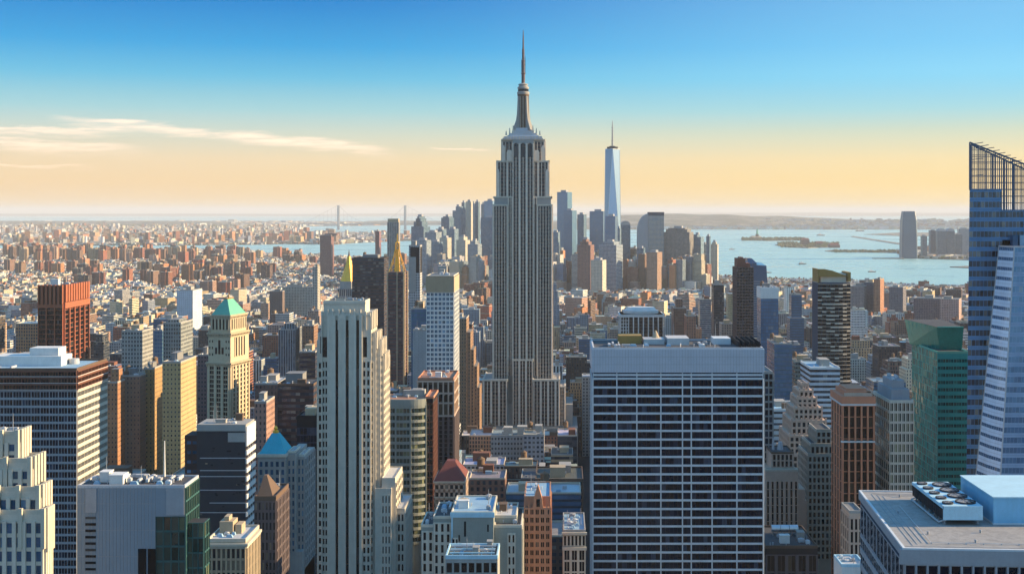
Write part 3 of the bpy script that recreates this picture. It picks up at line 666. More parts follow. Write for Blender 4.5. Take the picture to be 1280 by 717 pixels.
for j in range(nfl):
    z_ = zt-3.4-j*fh-.75
    for i in range(0, N_):
        (xa_, ya_), (xb_, yb_) = pts[i], pts[i+1]
        b.wins.append(((xa_+.15, ya_-.08, z_-fh+1.5), (xb_-.15, yb_-.08, z_-fh+1.5), (xb_-.15, yb_-.08, z_), (xa_+.15, ya_-.08, z_)))
b.done('steel', 'glass_olive')
m = MB(); m.prism([(x, y+.3) for x, y in pts]+[(b.xb, b.yb), (b.xa, b.yb)], zt-.6, zt); rf = b.add('roof', m, 'terracotta')
m = MB(); m.box(b.xb-14, b.xb-2, 2, 9, zt, zt+3.5); m.obj('bulkhead', 'greystone', rf); clutter(rf, b.xa+1, b.xb-1, b.ya+4, b.yb-1, zt+.1, 9, R_, .8)

b = Bld('black_slab', 'narrow black slab with an orange flat roof edge beside the curved ribbon-window building', 'office building', 532.8, 541, 497, 655, 703, 26, short='black slab with orange roof')
b.wall('black'); b.grid('F', b.xa, b.xb, 80, b.h-3, b.ya, 2, 22, .2, .5, .2, .15); b.grid('R', b.ya, b.yb, 80, b.h-3, b.xb, 6, 22, 1.4, .7, .3, .1); b.done('rust', 'glass_dark')
b.roof(b.xa-.5, b.xb+.5, b.ya, b.yb, b.h, .9, 'terracotta', 'orangestone')

b = Bld('arcaded_brown_tower', 'brown masonry tower with an ornate arcaded top and sunlit narrow side', 'office building', 522, 567, 474, 590, 760, 36, short='arcaded brown tower')
zt = b.h
b.wall('brown'); b.grid('F', b.xa, b.xb, 70, zt-22, b.ya, 7, 26, 1.2, .5, .8, .15); b.grid('R', b.ya, b.yb, 70, zt-22, b.xb, 9, 26, 1.8, .6, .6, .2)
for k in range(7):
    for j_, (za, zb) in enumerate(((zt-7.5, zt-3), (zt-13.5, zt-9), (zt-20.5, zt-15))):
        u = b.xa+b.w*(k+.5)/7
        b.wins.append(((u-1, b.ya-.06, za), (u+1, b.ya-.06, za), (u+1, b.ya-.06, zb), (u-1, b.ya-.06, zb)))
b.done('purplebrown', 'glass_brown')
m = MB()
for z_ in (zt-1.6, zt-8.6, zt-14.4, zt-22): m.box(b.xa-.6, b.xb+.6, b.ya-.8, b.ya+.1, z_, z_+.9); m.box(b.xb, b.xb+.61, b.ya+.1, b.yb, z_, z_+.88)
for k in range(8):
    u = b.xa+b.w*k/7; m.box(u-.4, u+.4, b.ya-.7, b.ya, zt-20.9, zt-1.7)
    if k < 7:
        u += b.w/14; m.loft([[(u-1.6, b.ya-.5, zt-9.5), (u-1, b.ya-.5, zt-9.5), (u-1, b.ya, zt-9.5), (u-1.6, b.ya, zt-9.5)], [(u, b.ya-.5, zt-8.2), (u+.3, b.ya-.5, zt-8.2), (u+.3, b.ya, zt-8.2), (u, b.ya, zt-8.2)]])
b.add('cornice', m, 'pinkstone')
rf = b.roof(b.xa, b.xb, b.ya, b.yb, zt, 1, 'terracotta', 'terracotta'); clutter(rf, b.xa+1, b.xb-1, b.ya+1, b.yb-1, zt+.1, 8, R_, .9)

# --- red hipped roof building
b = Bld('red_roof_building', 'beige mid-rise with a dark red hipped tile roof', 'office building', 543, 580, 601, 648, 640, 26, short='red hip-roofed building')
zt = b.h
b.wall('pinkstone'); b.grid('F', b.xa, b.xb, zt-38, zt-1, b.ya, 6, 10, .9, 1.5, .3, .3); b.grid('R', b.ya, b.yb, zt-38, zt-1, b.xb, 8, 10, 1.2, 1.5, .3, .3); b.done('pinkstone', 'glass_warm')
m = MB(); m.box(b.xa-.5, b.xb+.5, b.ya-.5, b.yb+.5, zt-.9, zt); m.box(b.xa-.3, b.xb+.3, b.ya-.4, b.ya, zt-8.3, zt-7.7); b.add('cornice', m, 'cream')
m = MB(); m.frus((b.xa-.3, b.xb+.3, b.ya-.3, b.yb+.3), zt, (-2.2, 2.2, -3, 3), zt+8.2)
rf = b.add('hipped_roof', m, 'redtile')
m = MB(); m.box(b.xa+1.4, b.xa+2.4, 2, 3.2, zt+1, zt+6.5); m.obj('chimney', 'brown', rf)

# --- foreground blank-walled grey-green building
b = Bld('blank_wall_block', 'grey green concrete block with blank slit-windowed wall and pale blue roof edge', 'office building', 564, 617, 641, 717, 420, 24, short='blank-walled grey-green block')
zt = b.h; P_ = b.lx
rects = [(b.xa, b.xb, b.ya, b.yb, 0, zt), (P_(541), P_(564), b.ya+1.5, b.yb-2, 0, b.z(648)), (P_(525), P_(541), b.ya+3, b.yb-3, 0, b.z(660)), (P_(617), P_(652), b.ya+2.5, b.yb+4, 0, b.z(660)), (P_(617), P_(645), b.ya+7, b.yb+2, b.z(662), b.z(652))]
b.wall('olivegrey', rects)
for p0, p1, t_, y_ in ((526, 541, 662, 3), (541.5, 563.5, 650, 1.5)):
    b.grid('F', P_(p0), P_(p1), b.z(t_)-32, b.z(t_)-1, b.ya+y_, max(2, round((p1-p0)/7)), 9, 1.1, .9, .35, .2)
b.grid('F', P_(565), P_(573), zt-42, zt-8, b.ya, 2, 9, .5, .9, .2, .1)
b.grid('F', P_(634), P_(644), b.z(665)-30, b.z(668), b.ya+2.5, 2, 8, .7, 1.2, .25, .15)
b.grid('R', b.ya+3.5, b.yb+3, b.z(665)-30, b.z(664), P_(652), 7, 8, 1, 1.2, .3, .15)
for (p0, p1, t0, t1) in ((580, 582.6, 651, 670), (586, 588, 680, 688), (609, 611, 655, 664), (573, 575, 668, 676)):
    b.wins.append(((P_(p0), b.ya-.06, b.z(t1)), (P_(p1), b.ya-.06, b.z(t1)), (P_(p1), b.ya-.06, b.z(t0)), (P_(p0), b.ya-.06, b.z(t0))))
b.done('limestone_pale', 'glass_dark')
m = MB(); m.box(b.xa-.3, b.xb+.3, b.ya-.4, b.ya+.1, zt-1.3, zt+.3); m.box(P_(564), P_(566), b.ya-.2, b.ya+.01, zt-40, zt-1.4); b.add('roof_edge', m, 'palebluepaint')
m = MB()
for i in range(1, 9): u = b.xa+b.w*i/9; m.box(u-.03, u+.03, b.ya-.03, b.ya, zt-40, zt-1.3)
b.add('panel_joint', m, 'greystone')
for i, (x0,x1,ya,yb,z0,z1) in enumerate(rects):
    rf = b.roof(x0, x1, ya, yb, z1, .6, ['roofblue','roofdark','roofdark','roofdark','roofpale'][i], 'limestone_pale'); clutter(rf, x0+.7, x1-.7, ya+1, yb-1, z1+.1, [12,6,5,10,4][i], R_, .6)

# lower building in front of it with pipework
b = Bld('plant_room_block', 'low roof crowded with pale pipes in front of the blank-walled block', 'office building', 557, 622, 697, 717, 385, 14, short='pipe-covered low roof')
b.wall('greystone'); rf = b.roof(b.xa, b.xb, b.ya, b.yb, b.h, .9, 'roofdark', 'palebluepaint')
b.grid('F', b.xa, b.xb, b.h-12, b.h-1, b.ya, 7, 3, .6, .8, .3, .15); b.done('greystone', 'glass_dark')
for i in range(5):
    m = MB(); m.bar((b.xa+1, b.ya+2+i*2.3, b.h+1.1+.2*(i % 2)), (b.xb-1, b.ya+2+i*2.3, b.h+1.1+.2*(i % 2)), .25)
    for k in range(5): u = b.xa+2+k*(b.w-4)/4; m.box(u-.12, u+.12, b.ya+1.9+i*2.3, b.ya+2.1+i*2.3, b.h, b.h+1)
    m.obj('pipe', 'silver' if i % 2 else 'palebluepaint', rf)
clutter(rf, b.xa+1, b.xb-1, b.ya+1, b.yb-1, b.h+.1, 10, R_, .5)

# --- terracotta gothic building with gable
b = Bld('gothic_gable_building', 'peach terracotta building with a pointed gothic gable and rows of paired windows', 'office building', 655, 688, 634, 717, 440, 26, short='peach gothic gable building')
zt = b.h; P_ = b.lx
b.wall('terracotta', [(b.xa, b.xb, b.ya, b.yb, 0, zt), (b.xa, b.xb, b.ya+2, b.yb, zt, zt+3)])
b.grid('F', b.xa, b.xb, zt-33.6, zt, b.ya, 5, 12, .75, 1.1, .35, .25, sub=2); b.grid('R', b.ya, b.yb, zt-33.6, zt, b.xb, 8, 12, 1.1, 1.1, .35, .25)
b.done('orangestone' if False else 'terracotta', 'glass_dark')
m = MB()
m.loft([[(P_(666), b.ya-.3, zt), (P_(679), b.ya-.3, zt), (P_(679), b.ya+3, zt), (P_(666), b.ya+3, zt)], [(P_(667.5), b.ya-.3, zt+3.2), (P_(677.5), b.ya-.3, zt+3.2), (P_(677.5), b.ya+3, zt+3.2), (P_(667.5), b.ya+3, zt+3.2)],
        [(P_(672.2), b.ya-.3, zt+7.6), (P_(672.9), b.ya-.3, zt+7.6), (P_(672.9), b.ya+3, zt+7.6), (P_(672.2), b.ya+3, zt+7.6)]])
for px in (655.5, 661, 683.5, 687.5): m.frus((P_(px)-.4, P_(px)+.4, b.ya-.4, b.ya+.4), zt-3, (P_(px)-.06, P_(px)+.06, b.ya-.06, b.ya+.06), zt+2.6)
m.bar((P_(672.6), b.ya+1.3, zt+7.4), (P_(672.6), b.ya+1.3, zt+9.4), .12)
g = b.add('gable', m, 'terracotta')
m = MB(); m.box(P_(670.5), P_(674.8), b.ya-.4, b.ya-.31, zt+.4, zt+3); m.obj('window', 'glass_dark', g)
rf = b.roof(b.xa, b.xb, b.ya+2, b.yb, zt+3, .5, 'roofblue', 'terracotta'); clutter(rf, b.xa+1, b.xb-1, b.ya+4, b.yb-1, zt+3.1, 6, R_, .7)

# --- corniced cream building
b = Bld('corniced_loft_building', 'narrow cream loft building with heavy cornice and cluttered blue-grey roof', 'office building', 704, 732, 664, 717, 450, 26, short='narrow corniced cream loft')
zt = b.h
b.wall('greystone'); b.grid('F', b.xa, b.xb, zt-30, zt-6.2, b.ya, 3, 6, .9, .6, .5, .25, sub=2); b.grid('F', b.xa, b.xb, zt-5, zt-1.2, b.ya, 6, 1, .6, .4, .3, .2); b.grid('L', b.ya, b.yb, zt-30, zt-2, b.xa, 6, 7, 1.6, 1.5, .2, .1)
b.done('cream', 'glass_dark')
m = MB(); m.box(b.xa-.5, b.xb+.5, b.ya-.9, b.ya+.1, zt-.9, zt-.1); m.box(b.xa-.3, b.xb+.3, b.ya-1, b.ya+.1, zt-6.3, zt-5.2); b.add('cornice', m, 'cream')
rf = b.roof(b.xa, b.xb, b.ya, b.yb, zt, .7, 'roofblue', 'greystone'); clutter(rf, b.xa+.8, b.xb-.8, b.ya+1, b.yb-1, zt+.1, 16, R_, .7)

# --- the big dark ribbon-window slab
b = Bld('ribbon_window_slab', 'huge blue-grey slab of dark ribbon windows with a plain pale top storey', 'office building', 741, 954, 436, 717, 500, 33, short='huge ribbon-window slab')
zt = b.h; P_ = b.lx
b.wall('navy', [(b.xa, b.xb, b.ya, b.yb, 0, zt-9.2)])
m = MB(); m.box(b.xa-.4, b.xb+.4, b.ya-.6, b.yb+.4, zt-9.1, zt); band = b.add('top_band', m, 'metalpanel')
m = MB()
for i in range(60): u = b.xa+b.w*(i+.5)/60; m.box(u-.05, u+.05, b.ya-.68, b.ya-.6, zt-9, zt-.1)
for z_ in (zt-3.1, zt-6.0): m.box(b.xa-.4, b.xb+.4, b.ya-.66, b.ya-.6, z_, z_+.09)
m.obj('panel_joint', 'steel', band)
MUL = MB(); cols = [741.2, 771, 796, 826, 853, 864, 890, 921, 953.8]; fr = b.fr
fh = 10.83*500/1600; zr = b.z(473)
for i, px in enumerate(cols): fr.box(max(P_(px)-.22, b.xa), min(P_(px)+.22, b.xb), b.ya-.55, b.ya+.05, 40, zt-9.3)
for j in range(38):
    z_ = zr-j*fh; fr.box(b.xa+.01, b.xb-.01, b.ya-.4, b.ya+.05, z_-.36, z_+.42)
    fr.box(b.xa+.02, b.xb-.02, b.ya-.46, b.ya-.38, z_-.05, z_+.06)
    if j < 37:
        for i in range(8): b.wins.append(((P_(cols[i])+.22, b.ya-.05, z_-fh+.42), (P_(cols[i+1])-.22, b.ya-.05, z_-fh+.42), (P_(cols[i+1])-.22, b.ya-.05, z_-.36), (P_(cols[i])+.22, b.ya-.05, z_-.36)))
for i in range(8):
    a_, c_ = P_(cols[i])+.4, P_(cols[i+1])-.4; n = max(2, round((c_-a_)/1.5))
    for q in range(1, n): u = a_+(c_-a_)*q/n; MUL.box(u-.045, u+.045, b.ya-.14, b.ya-.04, 40, zt-9.3)
fr.box(b.xa+.3, b.xb-.3, b.ya-.5, b.ya, zt-10.4, zt-9.7); b.add('mullion', MUL, 'black')
b.grid('L', b.ya, b.yb, zr-37*fh, zr, b.xa, 6, 37, .8, 1.17, .4, .3); b.grid('R', b.ya, b.yb, zr-37*fh, zr, b.xb, 6, 37, .8, 1.17, .4, .3)
b.done('bluewhite', 'glass_navy')
rf = b.roof(b.xa, b.xb, b.ya, b.yb, zt, .6, 'roofdark', 'silver', t=.6)
m = MB(); m.box(P_(776), P_(806), 2, 12, zt, zt+3.4); m.obj('plant_screen', 'ochre', rf)
m = MB(); m.box(P_(808), P_(835), 0, 9, zt, zt+2.2); m.box(P_(838), P_(866), -3, 10, zt, zt+2.8); m.obj('plant_screen', 'roofpale', rf)
m = MB(); m.cyl(P_(825), 6, zt+2.2, zt+5.2, 1.6, .2, 12); m.obj('dome_vent', 'tan', rf)
m = MB(); m.box(P_(898), P_(920), -1, 9, zt, zt+2.6); m.obj('plant_screen', 'bluewhite', rf)
for k in range(5): m = MB(); m.frus((P_(925)+k*2, P_(925)+k*2+1.2, -12, 12), zt, (P_(925)+k*2+.2, P_(925)+k*2+.5, -12, 12), zt+2.4); m.obj('louver', 'black', rf)
clutter(rf, b.xa+2, b.xb-12, b.ya+1.5, b.yb-16, zt+.1, 18, R_, .8)
for u_ in (P_(850), P_(905), P_(788)): m = MB(); m.cyl(u_, 11, zt, zt+7.5, .14, .06, 6); m.obj('mast', 'steel', rf)

# --- grey gridded tower just behind its right edge
b = Bld('gridded_grey_tower', 'thin sliver of a grey gridded tower showing past the ribbon-window slab', 'office building', 940, 966, 466, 700, 640, 24, short='grey gridded sliver')
b.wall('steel'); b.grid('F', b.xa, b.xb, 50, b.h, b.ya, 5, 36, .5, .9, .5, .35); b.grid('R', b.ya, b.yb, 50, b.h, b.xb, 6, 36, .5, .9, .5, .35); b.done('greystone', 'glass_navy', n=60)
b.roof(b.xa, b.xb, b.ya, b.yb, b.h, .8)

# --- cream ornate stone block with vertical windows (below the stepped tower)
b = Bld('stone_block', 'stone block with tall vertical window slots and stepped right shoulder', 'office building', 957, 1003, 588, 668, 620, 26, short='vertical-slot stone block')
zt = b.h; P_ = b.lx
rects = [(b.xa, b.xb-2, b.ya, b.yb, 0, zt), (b.xb-2, P_(1007), b.ya+1.5, b.yb-1, 0, b.z(612)), (P_(1007), P_(1010), b.ya+3, b.yb-2, 0, b.z(627)), (P_(966), P_(994), b.ya+4, b.yb-4, zt, b.z(568))]
b.wall('pinkstone', rects)
b.grid('F', b.xa, b.xb-2, zt-40, zt-5, b.ya, 7, 9, 1.3, .35, .5, .1); b.grid('F', P_(967), P_(993), zt+1, b.z(569), b.ya+4, 5, 2, .8, .6, .3, .1); b.done('pinkstone', 'glass_dark')
rf = b.roof(*rects[3][:4], rects[3][5], .6, 'roofdark', 'brown'); 
m = MB(); m.cyl(P_(972), 0, rects[3][5], rects[3][5]+6, .7, .4, 10); m.cyl(P_(981), 0, rects[3][5], rects[3][5]+4, 1.6, 1.0, 12); m.obj('vent', 'silver', rf)
b.roof(b.xa, b.xb-2, b.ya, b.ya+4, zt, .7, 'roofpale', 'cream')

# --- stepped tan art deco ziggurat
b = Bld('stepped_stone_tower', 'tan stepped ziggurat tower rising to a narrow windowed crown', 'skyscraper', 985, 1038, 484, 640, 760, 40, short='tan ziggurat tower')
P_ = b.lx; rects = []
for (p0, p1, t_, i) in ((1009, 1016, 484, 14), (1004, 1021, 491, 12), (1001, 1025, 500, 10), (996, 1031, 512, 8), (992, 1035, 527, 6), (988, 1038, 545, 3), (985, 1040, 568, 0)):
    x0, x1, z1 = P_(p0), P_(p1), b.z(t_); rects.append((x0, x1, b.ya+i, b.yb-i*.6, 0, z1))
for k, (x0, x1, ya, yb, z0, z1) in enumerate(rects):
    zlo = rects[k+1][5] if k < 6 else z1-70
    n_ = max(2, round((x1-x0)/3)); nfk = max(1, round((z1-zlo)/3.6))
    b.grid('F', x0, x1, zlo, z1-.6, ya, n_, nfk, 1.2, 1.3, .35, .12); b.grid('R', ya, yb, zlo, z1-.6, x1, max(2, round((yb-ya)/3.5)), nfk, 1.4, 1.3, .35, .12); b.grid('L', ya, yb, zlo, z1-.6, x0, max(2, round((yb-ya)/3.5)), nfk, 1.4, 1.3, .35, .12)
    m = MB()
    for i in range(n_+1): u = x0+(x1-x0)*i/n_; m.box(u-.5, u+.5, ya-.5, ya+.4, z1-1, z1+1.3)
    b.add('parapet_crest', m, 'pinkstone')
b.wall('pinkstone', rects); b.done('pinkstone', 'glass_dark')
for r_ in rects[:6]: pass
b.roof(*rects[0][:4], rects[0][5], .4, 'roofdark', 'pinkstone')

# --- second stone tower in front of it
b = Bld('shouldered_stone_tower', 'grey-brown stone tower with closely spaced windows and sloping shoulders in front of the ziggurat', 'office building', 1010, 1042, 546, 672, 660, 26, short='shouldered grey-brown tower')
P_ = b.lx; zt = b.h
rects = [(P_(1022), P_(1040), b.ya+3, b.yb-3, 0, zt+3), (P_(1014), P_(1042), b.ya+1.5, b.yb-1, 0, b.z(556)), (b.xa, b.xb, b.ya, b.yb, 0, b.z(568))]
b.wall('limestone', rects)
for (x0, x1, ya, yb, z0, z1), zl in zip(rects, (b.z(556), b.z(568), b.z(568)-54)):
    b.grid('F', x0, x1, zl, z1-.5, ya, round((x1-x0)/2.2), max(1, round((z1-zl)/3.5)), .9, 1.2, .4, .15); b.grid('L', ya, yb, zl, z1-.5, x0, 7, max(1, round((z1-zl)/3.5)), 1, 1.2, .4, .15); b.roof(x0, x1, ya, yb, z1, .7, 'roofdark', 'limestone')
b.done('limestone', 'glass_dark')

# --- dark rooftop at the bottom with bright duct
b = Bld('dark_rooftop_block', 'low dark masonry block with a shiny segmented duct on its roof', 'office building', 957, 1022, 684, 717, 560, 36, short='dark block with shiny duct')
zt = b.h; P_ = b.lx
b.wall('darkbrown'); b.grid('F', b.xa, b.xb, zt-26, zt-3, b.ya, 5, 3, 1.4, .8, .6, .3, sub=2); b.done('purplebrown', 'glass_brown')
rf = b.roof(b.xa, b.xb, b.ya, b.yb, zt, 1, 'roofdark', 'brown')
for k in range(3): m = MB(); x_ = P_(974)+k*4.1; m.loft([[(x_+.1+dx_, 4+1.7*math.cos(a_), zt+3+1.7*math.sin(a_)) for a_ in [2*math.pi*q/14 for q in range(14)]] for dx_ in (0, 3.9)]); m.box(x_+.6, x_+1, 2.8, 5.2, zt, zt+1.8); m.box(x_+3, x_+3.4, 2.8, 5.2, zt, zt+1.8); m.obj('duct', 'chrome', rf)
clutter(rf, b.xa+1, b.xb-1, b.ya+1, 1, zt+.1, 10, R_, .8)

# --- orange-brown piered tower
b = Bld('orange_pier_tower', 'rust orange tower with slim vertical piers and dark glass between them', 'skyscraper', 1053, 1092, 489, 710, 560, 22, short='rust-orange piered tower')
zt = b.h; P_ = b.lx
b.wall('darkbrown', [(b.xa, b.xb, b.ya, b.yb, 0, zt-4)])
zb = b.z(551)
for (z0, z1) in ((b.z(504), b.z(550)), ):
    pass
b.grid('F', b.xa, b.xb, 60, b.z(507), b.ya, 5, 24, .75, .35, 1.1, .12); b.grid('L', b.ya, b.yb, 60, b.z(507), b.xa, 4, 24, 2.6, .4, .2, .1); b.grid('R', b.ya, b.yb, 60, b.z(507), b.xb, 5, 24, 2.4, .4, .7, .12)
b.done('orangestone', 'glass_brown')
m = MB(); m.box(b.xa-.6, b.xb+.6, b.ya-1.2, b.yb+.5, b.z(507), b.z(495)); m.box(b.xa+1.5, b.xb-1, b.ya+1, b.yb-1, b.z(495), zt); m.box(b.xa+2.5, b.xb-2.5, b.ya+3, b.yb-4, zt, b.z(486.5)); top = b.add('top_band', m, 'orangestone')
m = MB(); m.box(b.xa-.8, b.xb+.8, b.ya-1.4, b.yb+.7, b.z(506), b.z(504)); b.add('string_course', m, 'white'); m = MB(); m.box(b.xa-.75, b.xb+.3, b.ya-1.5, b.ya+.1, b.z(552), b.z(550.3)); b.add('string_course', m, 'white')
m = MB(); m.box(b.xa+1, b.xb-.6, b.ya+.5, b.ya+1.3, b.z(495), b.z(491)); m.box(b.xb-2.8, b.xb-.5, b.ya+1, b.yb-2, b.z(495), b.z(489.4)); m.obj('plant_screen', 'pinkstone', top)

# --- small pieces at its foot
b = Bld('tan_arched_building', 'small tan building with tall dark openings wedged beside the orange tower', 'office building', 1062, 1078, 640, 690, 480, 14, short='small tan wedge building')
b.wall('pinkstone'); b.grid('F', b.xa, b.xb, b.h-26, b.h-2, b.ya, 3, 5, .7, .8, .4, .2); b.grid('L', b.ya, b.yb, b.h-26, b.h-2, b.xa, 4, 5, 1, .8, .4, .2); b.done('pinkstone', 'glass_dark'); b.roof(b.xa, b.xb, b.ya, b.yb, b.h, .7)
b = Bld('white_flat_roof_block', 'low block with a pale snowy-looking flat roof at the foot of the orange tower', 'office building', 1052, 1082, 707, 717, 420, 12, short='pale flat roof')
b.wall('white'); rf = b.roof(b.xa, b.xb, b.ya, b.yb, b.h, .7, 'roofpale', 'palebluepaint'); clutter(rf, b.xa+.5, b.xb-.5, b.ya+.5, b.yb-.5, b.h+.1, 8, R_, .5)

# --- pale grid building
b = Bld('pale_grid_tower', 'pale green-grey office block with a fine white grid and dark penthouse', 'office building', 1112, 1142, 502, 612, 560, 30, short='pale gridded block')
zt = b.h; P_ = b.lx
b.wall('charcoal'); b.grid('F', b.xa, b.xb, 60, zt, b.ya, 6, 26, .5, 1.0, .5, .3, sub=2); b.grid('L', b.ya, b.yb, 60, zt, b.xa, 9, 26, .4, 1.2, .12, .2); b.done('limestone_pale', 'glass_olive')
rf = b.roof(b.xa, b.xb, b.ya, b.yb, zt, .8, 'roofblue', 'limestone_pale')
m = MB(); m.box(b.xa+1.5, b.xb-1, b.ya+3, b.yb-3, zt, zt+5); m.box(b.xa+2.5, b.xb-2.5, b.ya+6, b.yb-8, zt+5, zt+8.6); pent = m.obj('penthouse', 'steel', rf); clutter(rf, b.xa+2.5, b.xb-2.5, b.ya+6, b.yb-8, zt+8.6, 6, R_, .6)

# --- green glass tower
b = Bld('green_glass_tower', 'emerald green glass tower with an angular glass penthouse', 'skyscraper', 1172, 1212, 441, 605, 620, 45, short='emerald glass tower')
zt = b.h; P_ = b.lx
b.wall('greenframe'); b.grid('F', b.xa, b.xb, 60, zt-2, b.ya, 4, 37, .22, 1.9, .2, .3, sub=3); b.done('greenframe', 'glass_green_dark', n=60); b.grid('L', b.ya, b.yb, 60, zt, b.xa, 15, 37, .14, .3, .12, .1)
b.done('greenframe', 'glass_green')  # left face glass paler than the front, its reflection put into the colour
rf = b.roof(b.xa, b.xb, b.ya, b.yb, zt, .8, 'roofdark', 'green_copper')
m = MB(); zp0, zp1 = zt, b.z(406, 632)
m.loft([[(P_(1185), b.ya+14, zp0), (b.xb, b.ya+12, zp0), (b.xb, b.yb-4, zp0), (P_(1166), b.yb-4, zp0)], [(P_(1180), b.ya+12, zp1-1), (b.xb, b.ya+9, zp1-1), (b.xb, b.yb, zp1), (P_(1162), b.yb, zp1)]]); pent = m.obj('penthouse', 'glass_green', rf); m = MB(); m.face([(P_(1180), b.ya+12, zp1-.95), (b.xb, b.ya+9, zp1-.95), (b.xb, b.yb, zp1+.05), (P_(1162), b.yb, zp1+.05)]); m.obj('roof', 'roofdark', pent)
m = MB()
for i in range(1, 8): t_ = i/8; m.bar((P_(1185)+(P_(1166)-P_(1185))*t_, b.ya+13.9+(b.d-18)*t_, zp0), (P_(1180)+(P_(1162)-P_(1180))*t_, b.ya+11.9+(b.d-12)*t_, zp1-1), .12)
m.box(P_(1180)-.2, b.xb, b.ya+8.8, b.ya+10, zp1-1, zp1-.6); m.obj('frame', 'greenframe', pent)

# --- crystalline glass skyscraper at the right edge
b = Bld('faceted_glass_skyscraper', 'faceted blue glass skyscraper with a slanted open lattice crown', 'skyscraper', 1207, 1330, 178, 717, 545, 50, short='faceted blue skyscraper', w=X(1330, 545)-X(1207, 545))
P_ = lambda px, Y=545: X(px, Y)-b.cx
zc = b.z(236); zlow = b.z(262)
ztl = b.z(178); ztr = b.z(178+27*(1330-1212)/68)
xl0, xl1 = P_(1203), P_(1212)
yb_ = b.yb; xr = b.xb
def yl(Y): return Y-545-b.d/2
quads = []
GL = (.12,.20,.33)
# rear volume: flat blue curtain wall, left edge leaning very slightly
xbk = P_(1210, 594); xbk2 = P_(1214.5, 594)
xmb = P_(1252, 594)
quads += [((xl0, b.ya, 0), (P_(1260), b.ya, 0), (P_(1252), b.ya, zc), (xl1, b.ya, zc)), ((P_(1252), b.ya, b.z(300)), (xr, b.ya, b.z(300)), (xr, b.ya, zlow), (P_(1252), b.ya, zlow)),
          ((xbk, yb_, 0), (xl0, b.ya, 0), (xl1, b.ya, zc), (xbk2, yb_, zc)), ((xl1, b.ya, zc), (P_(1252), b.ya, zc), (xmb, yb_, zc), (xbk2, yb_, zc)),
          ((P_(1252), b.ya, zlow), (xr, b.ya, zlow), (xr, yb_, zlow), (xmb, yb_, zlow)), ((xr, b.ya, 0), (xr, yb_, 0), (xr, yb_, zlow), (xr, b.ya, zlow)), ((xr, yb_, 0), (xbk, yb_, 0), (xbk2, yb_, zlow), (xr, yb_, zlow)), ((xmb, yb_, zlow), (xbk2, yb_, zlow), (xbk2, yb_, zc), (xmb, yb_, zc)),
          ((P_(1252), b.ya, zlow), (xmb, yb_, zlow), (xmb, yb_, zc), (P_(1252), b.ya, zc))]
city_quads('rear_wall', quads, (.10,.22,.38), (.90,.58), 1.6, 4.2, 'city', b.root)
# front crystal: chamfer facet beside the ribboned front, bright sky reflection put into its colour
ztop = b.z(284)
def fp(px, Y, py=None, z=None): return (X(px, Y)-b.cx, Y-545-b.d/2, z if z is not None else Z(py, Y))
zt_ = 245.0
A1 = fp(1249, 541, z=zt_); B1 = fp(1268, 528, z=zt_); C1 = fp(1345, 528, z=zt_)
dzf = 245.0
A0 = fp(1176, 541, z=0); B0 = fp(1222, 516, z=0); C0 = fp(1345, 516, z=0)
cq = [(A0, B0, B1, A1), (B0, C0, C1, B1)]
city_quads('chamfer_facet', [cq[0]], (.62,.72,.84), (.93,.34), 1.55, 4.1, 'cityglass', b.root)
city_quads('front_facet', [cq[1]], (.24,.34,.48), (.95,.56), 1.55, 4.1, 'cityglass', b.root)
m = MB(); m.face([A1, B1, C1, (C1[0], b.ya+.01, zt_), (A1[0], b.ya+.01, zt_)]); b.add('ledge', m, 'steel')
m = MB(); m.bar(A1, A0, .35); m.bar(B1, B0, .3); m.bar(A1, B1, .4); m.bar(B1, C1, .4); b.add('edge_trim', m, 'silver')
m = MB()
for k in range(9):
    u = P_(1262)+k*3; m.box(u, u+2.2, b.ya-3.8, b.ya-.5, zt_, zt_+4.6)
b.add('terrace_glass', m, 'glass_blue')
# lattice crown
m = MB()
def ztopx(x): return ztl+(ztr-ztl)*(x-xl1)/(xr-xl1)
n = 44
for yy, xl1 in ((b.ya, P_(1212)), (b.ya+16, P_(1213.5, 561))):
    for i in range(n+1):
        x_ = xl1+(xr-xl1)*i/n; zb_ = zc if x_ < P_(1252) else zlow
        m.bar((x_, yy, zb_-.5), (x_, yy, ztopx(x_)), .14 if i % 4 else .3)
    for k in range(14):
        z_ = zlow+(k+1)*2.9 if True else 0
        xe = xl1+(xr-xl1)*max(0, min(1, (z_-ztl)/(ztr-ztl)))
        xs = xl1 if z_ > zc else P_(1252)
        if z_ > ztl: continue
        if xe > xs+1: m.bar((xs, yy, z_), (xe, yy, z_), .16)
    m.bar((xl1, yy, ztl), (xr, yy, ztr), .45)
for i in range(0, n+1, 3):
    x_ = xl1+(xr-xl1)*i/n; m.bar((x_, b.ya, ztopx(x_)), (x_, b.ya+16, ztopx(x_)), .2)
for z_ in (zc+6, zc+13): m.bar((xl1, b.ya, z_), (xl1, b.ya+16, z_), .2)
b.add('lattice_crown', m, 'navyframe')
m = MB()
for k in range(4): m.box(P_(1214)+k*5.2, P_(1214)+k*5.2+4, b.ya-.12, b.ya-.04, b.z(250), b.z(241))
m.box(P_(1213.5), P_(1228), b.ya-.14, b.ya-.04, b.z(264), b.z(260))
for (p0, p1, t0, t1) in ((1254, 1279, 238, 234), (1254, 1279, 263.5, 261)): m.box(P_(p0), P_(p1), b.ya-.14, b.ya-.04, b.z(t0), b.z(t1))
FOOT.append((X(1170, 510), X(1350, 510), 508, 545))

# --- near roof at the bottom right with fan unit and blue plant box
b = Bld('flat_roof_block', 'near dark blue office block with wide flat roof and square window openings under the parapet', 'office building', 1130, 1340, 685, 717, 250, 50, rot=-3.8, short='near flat roof')
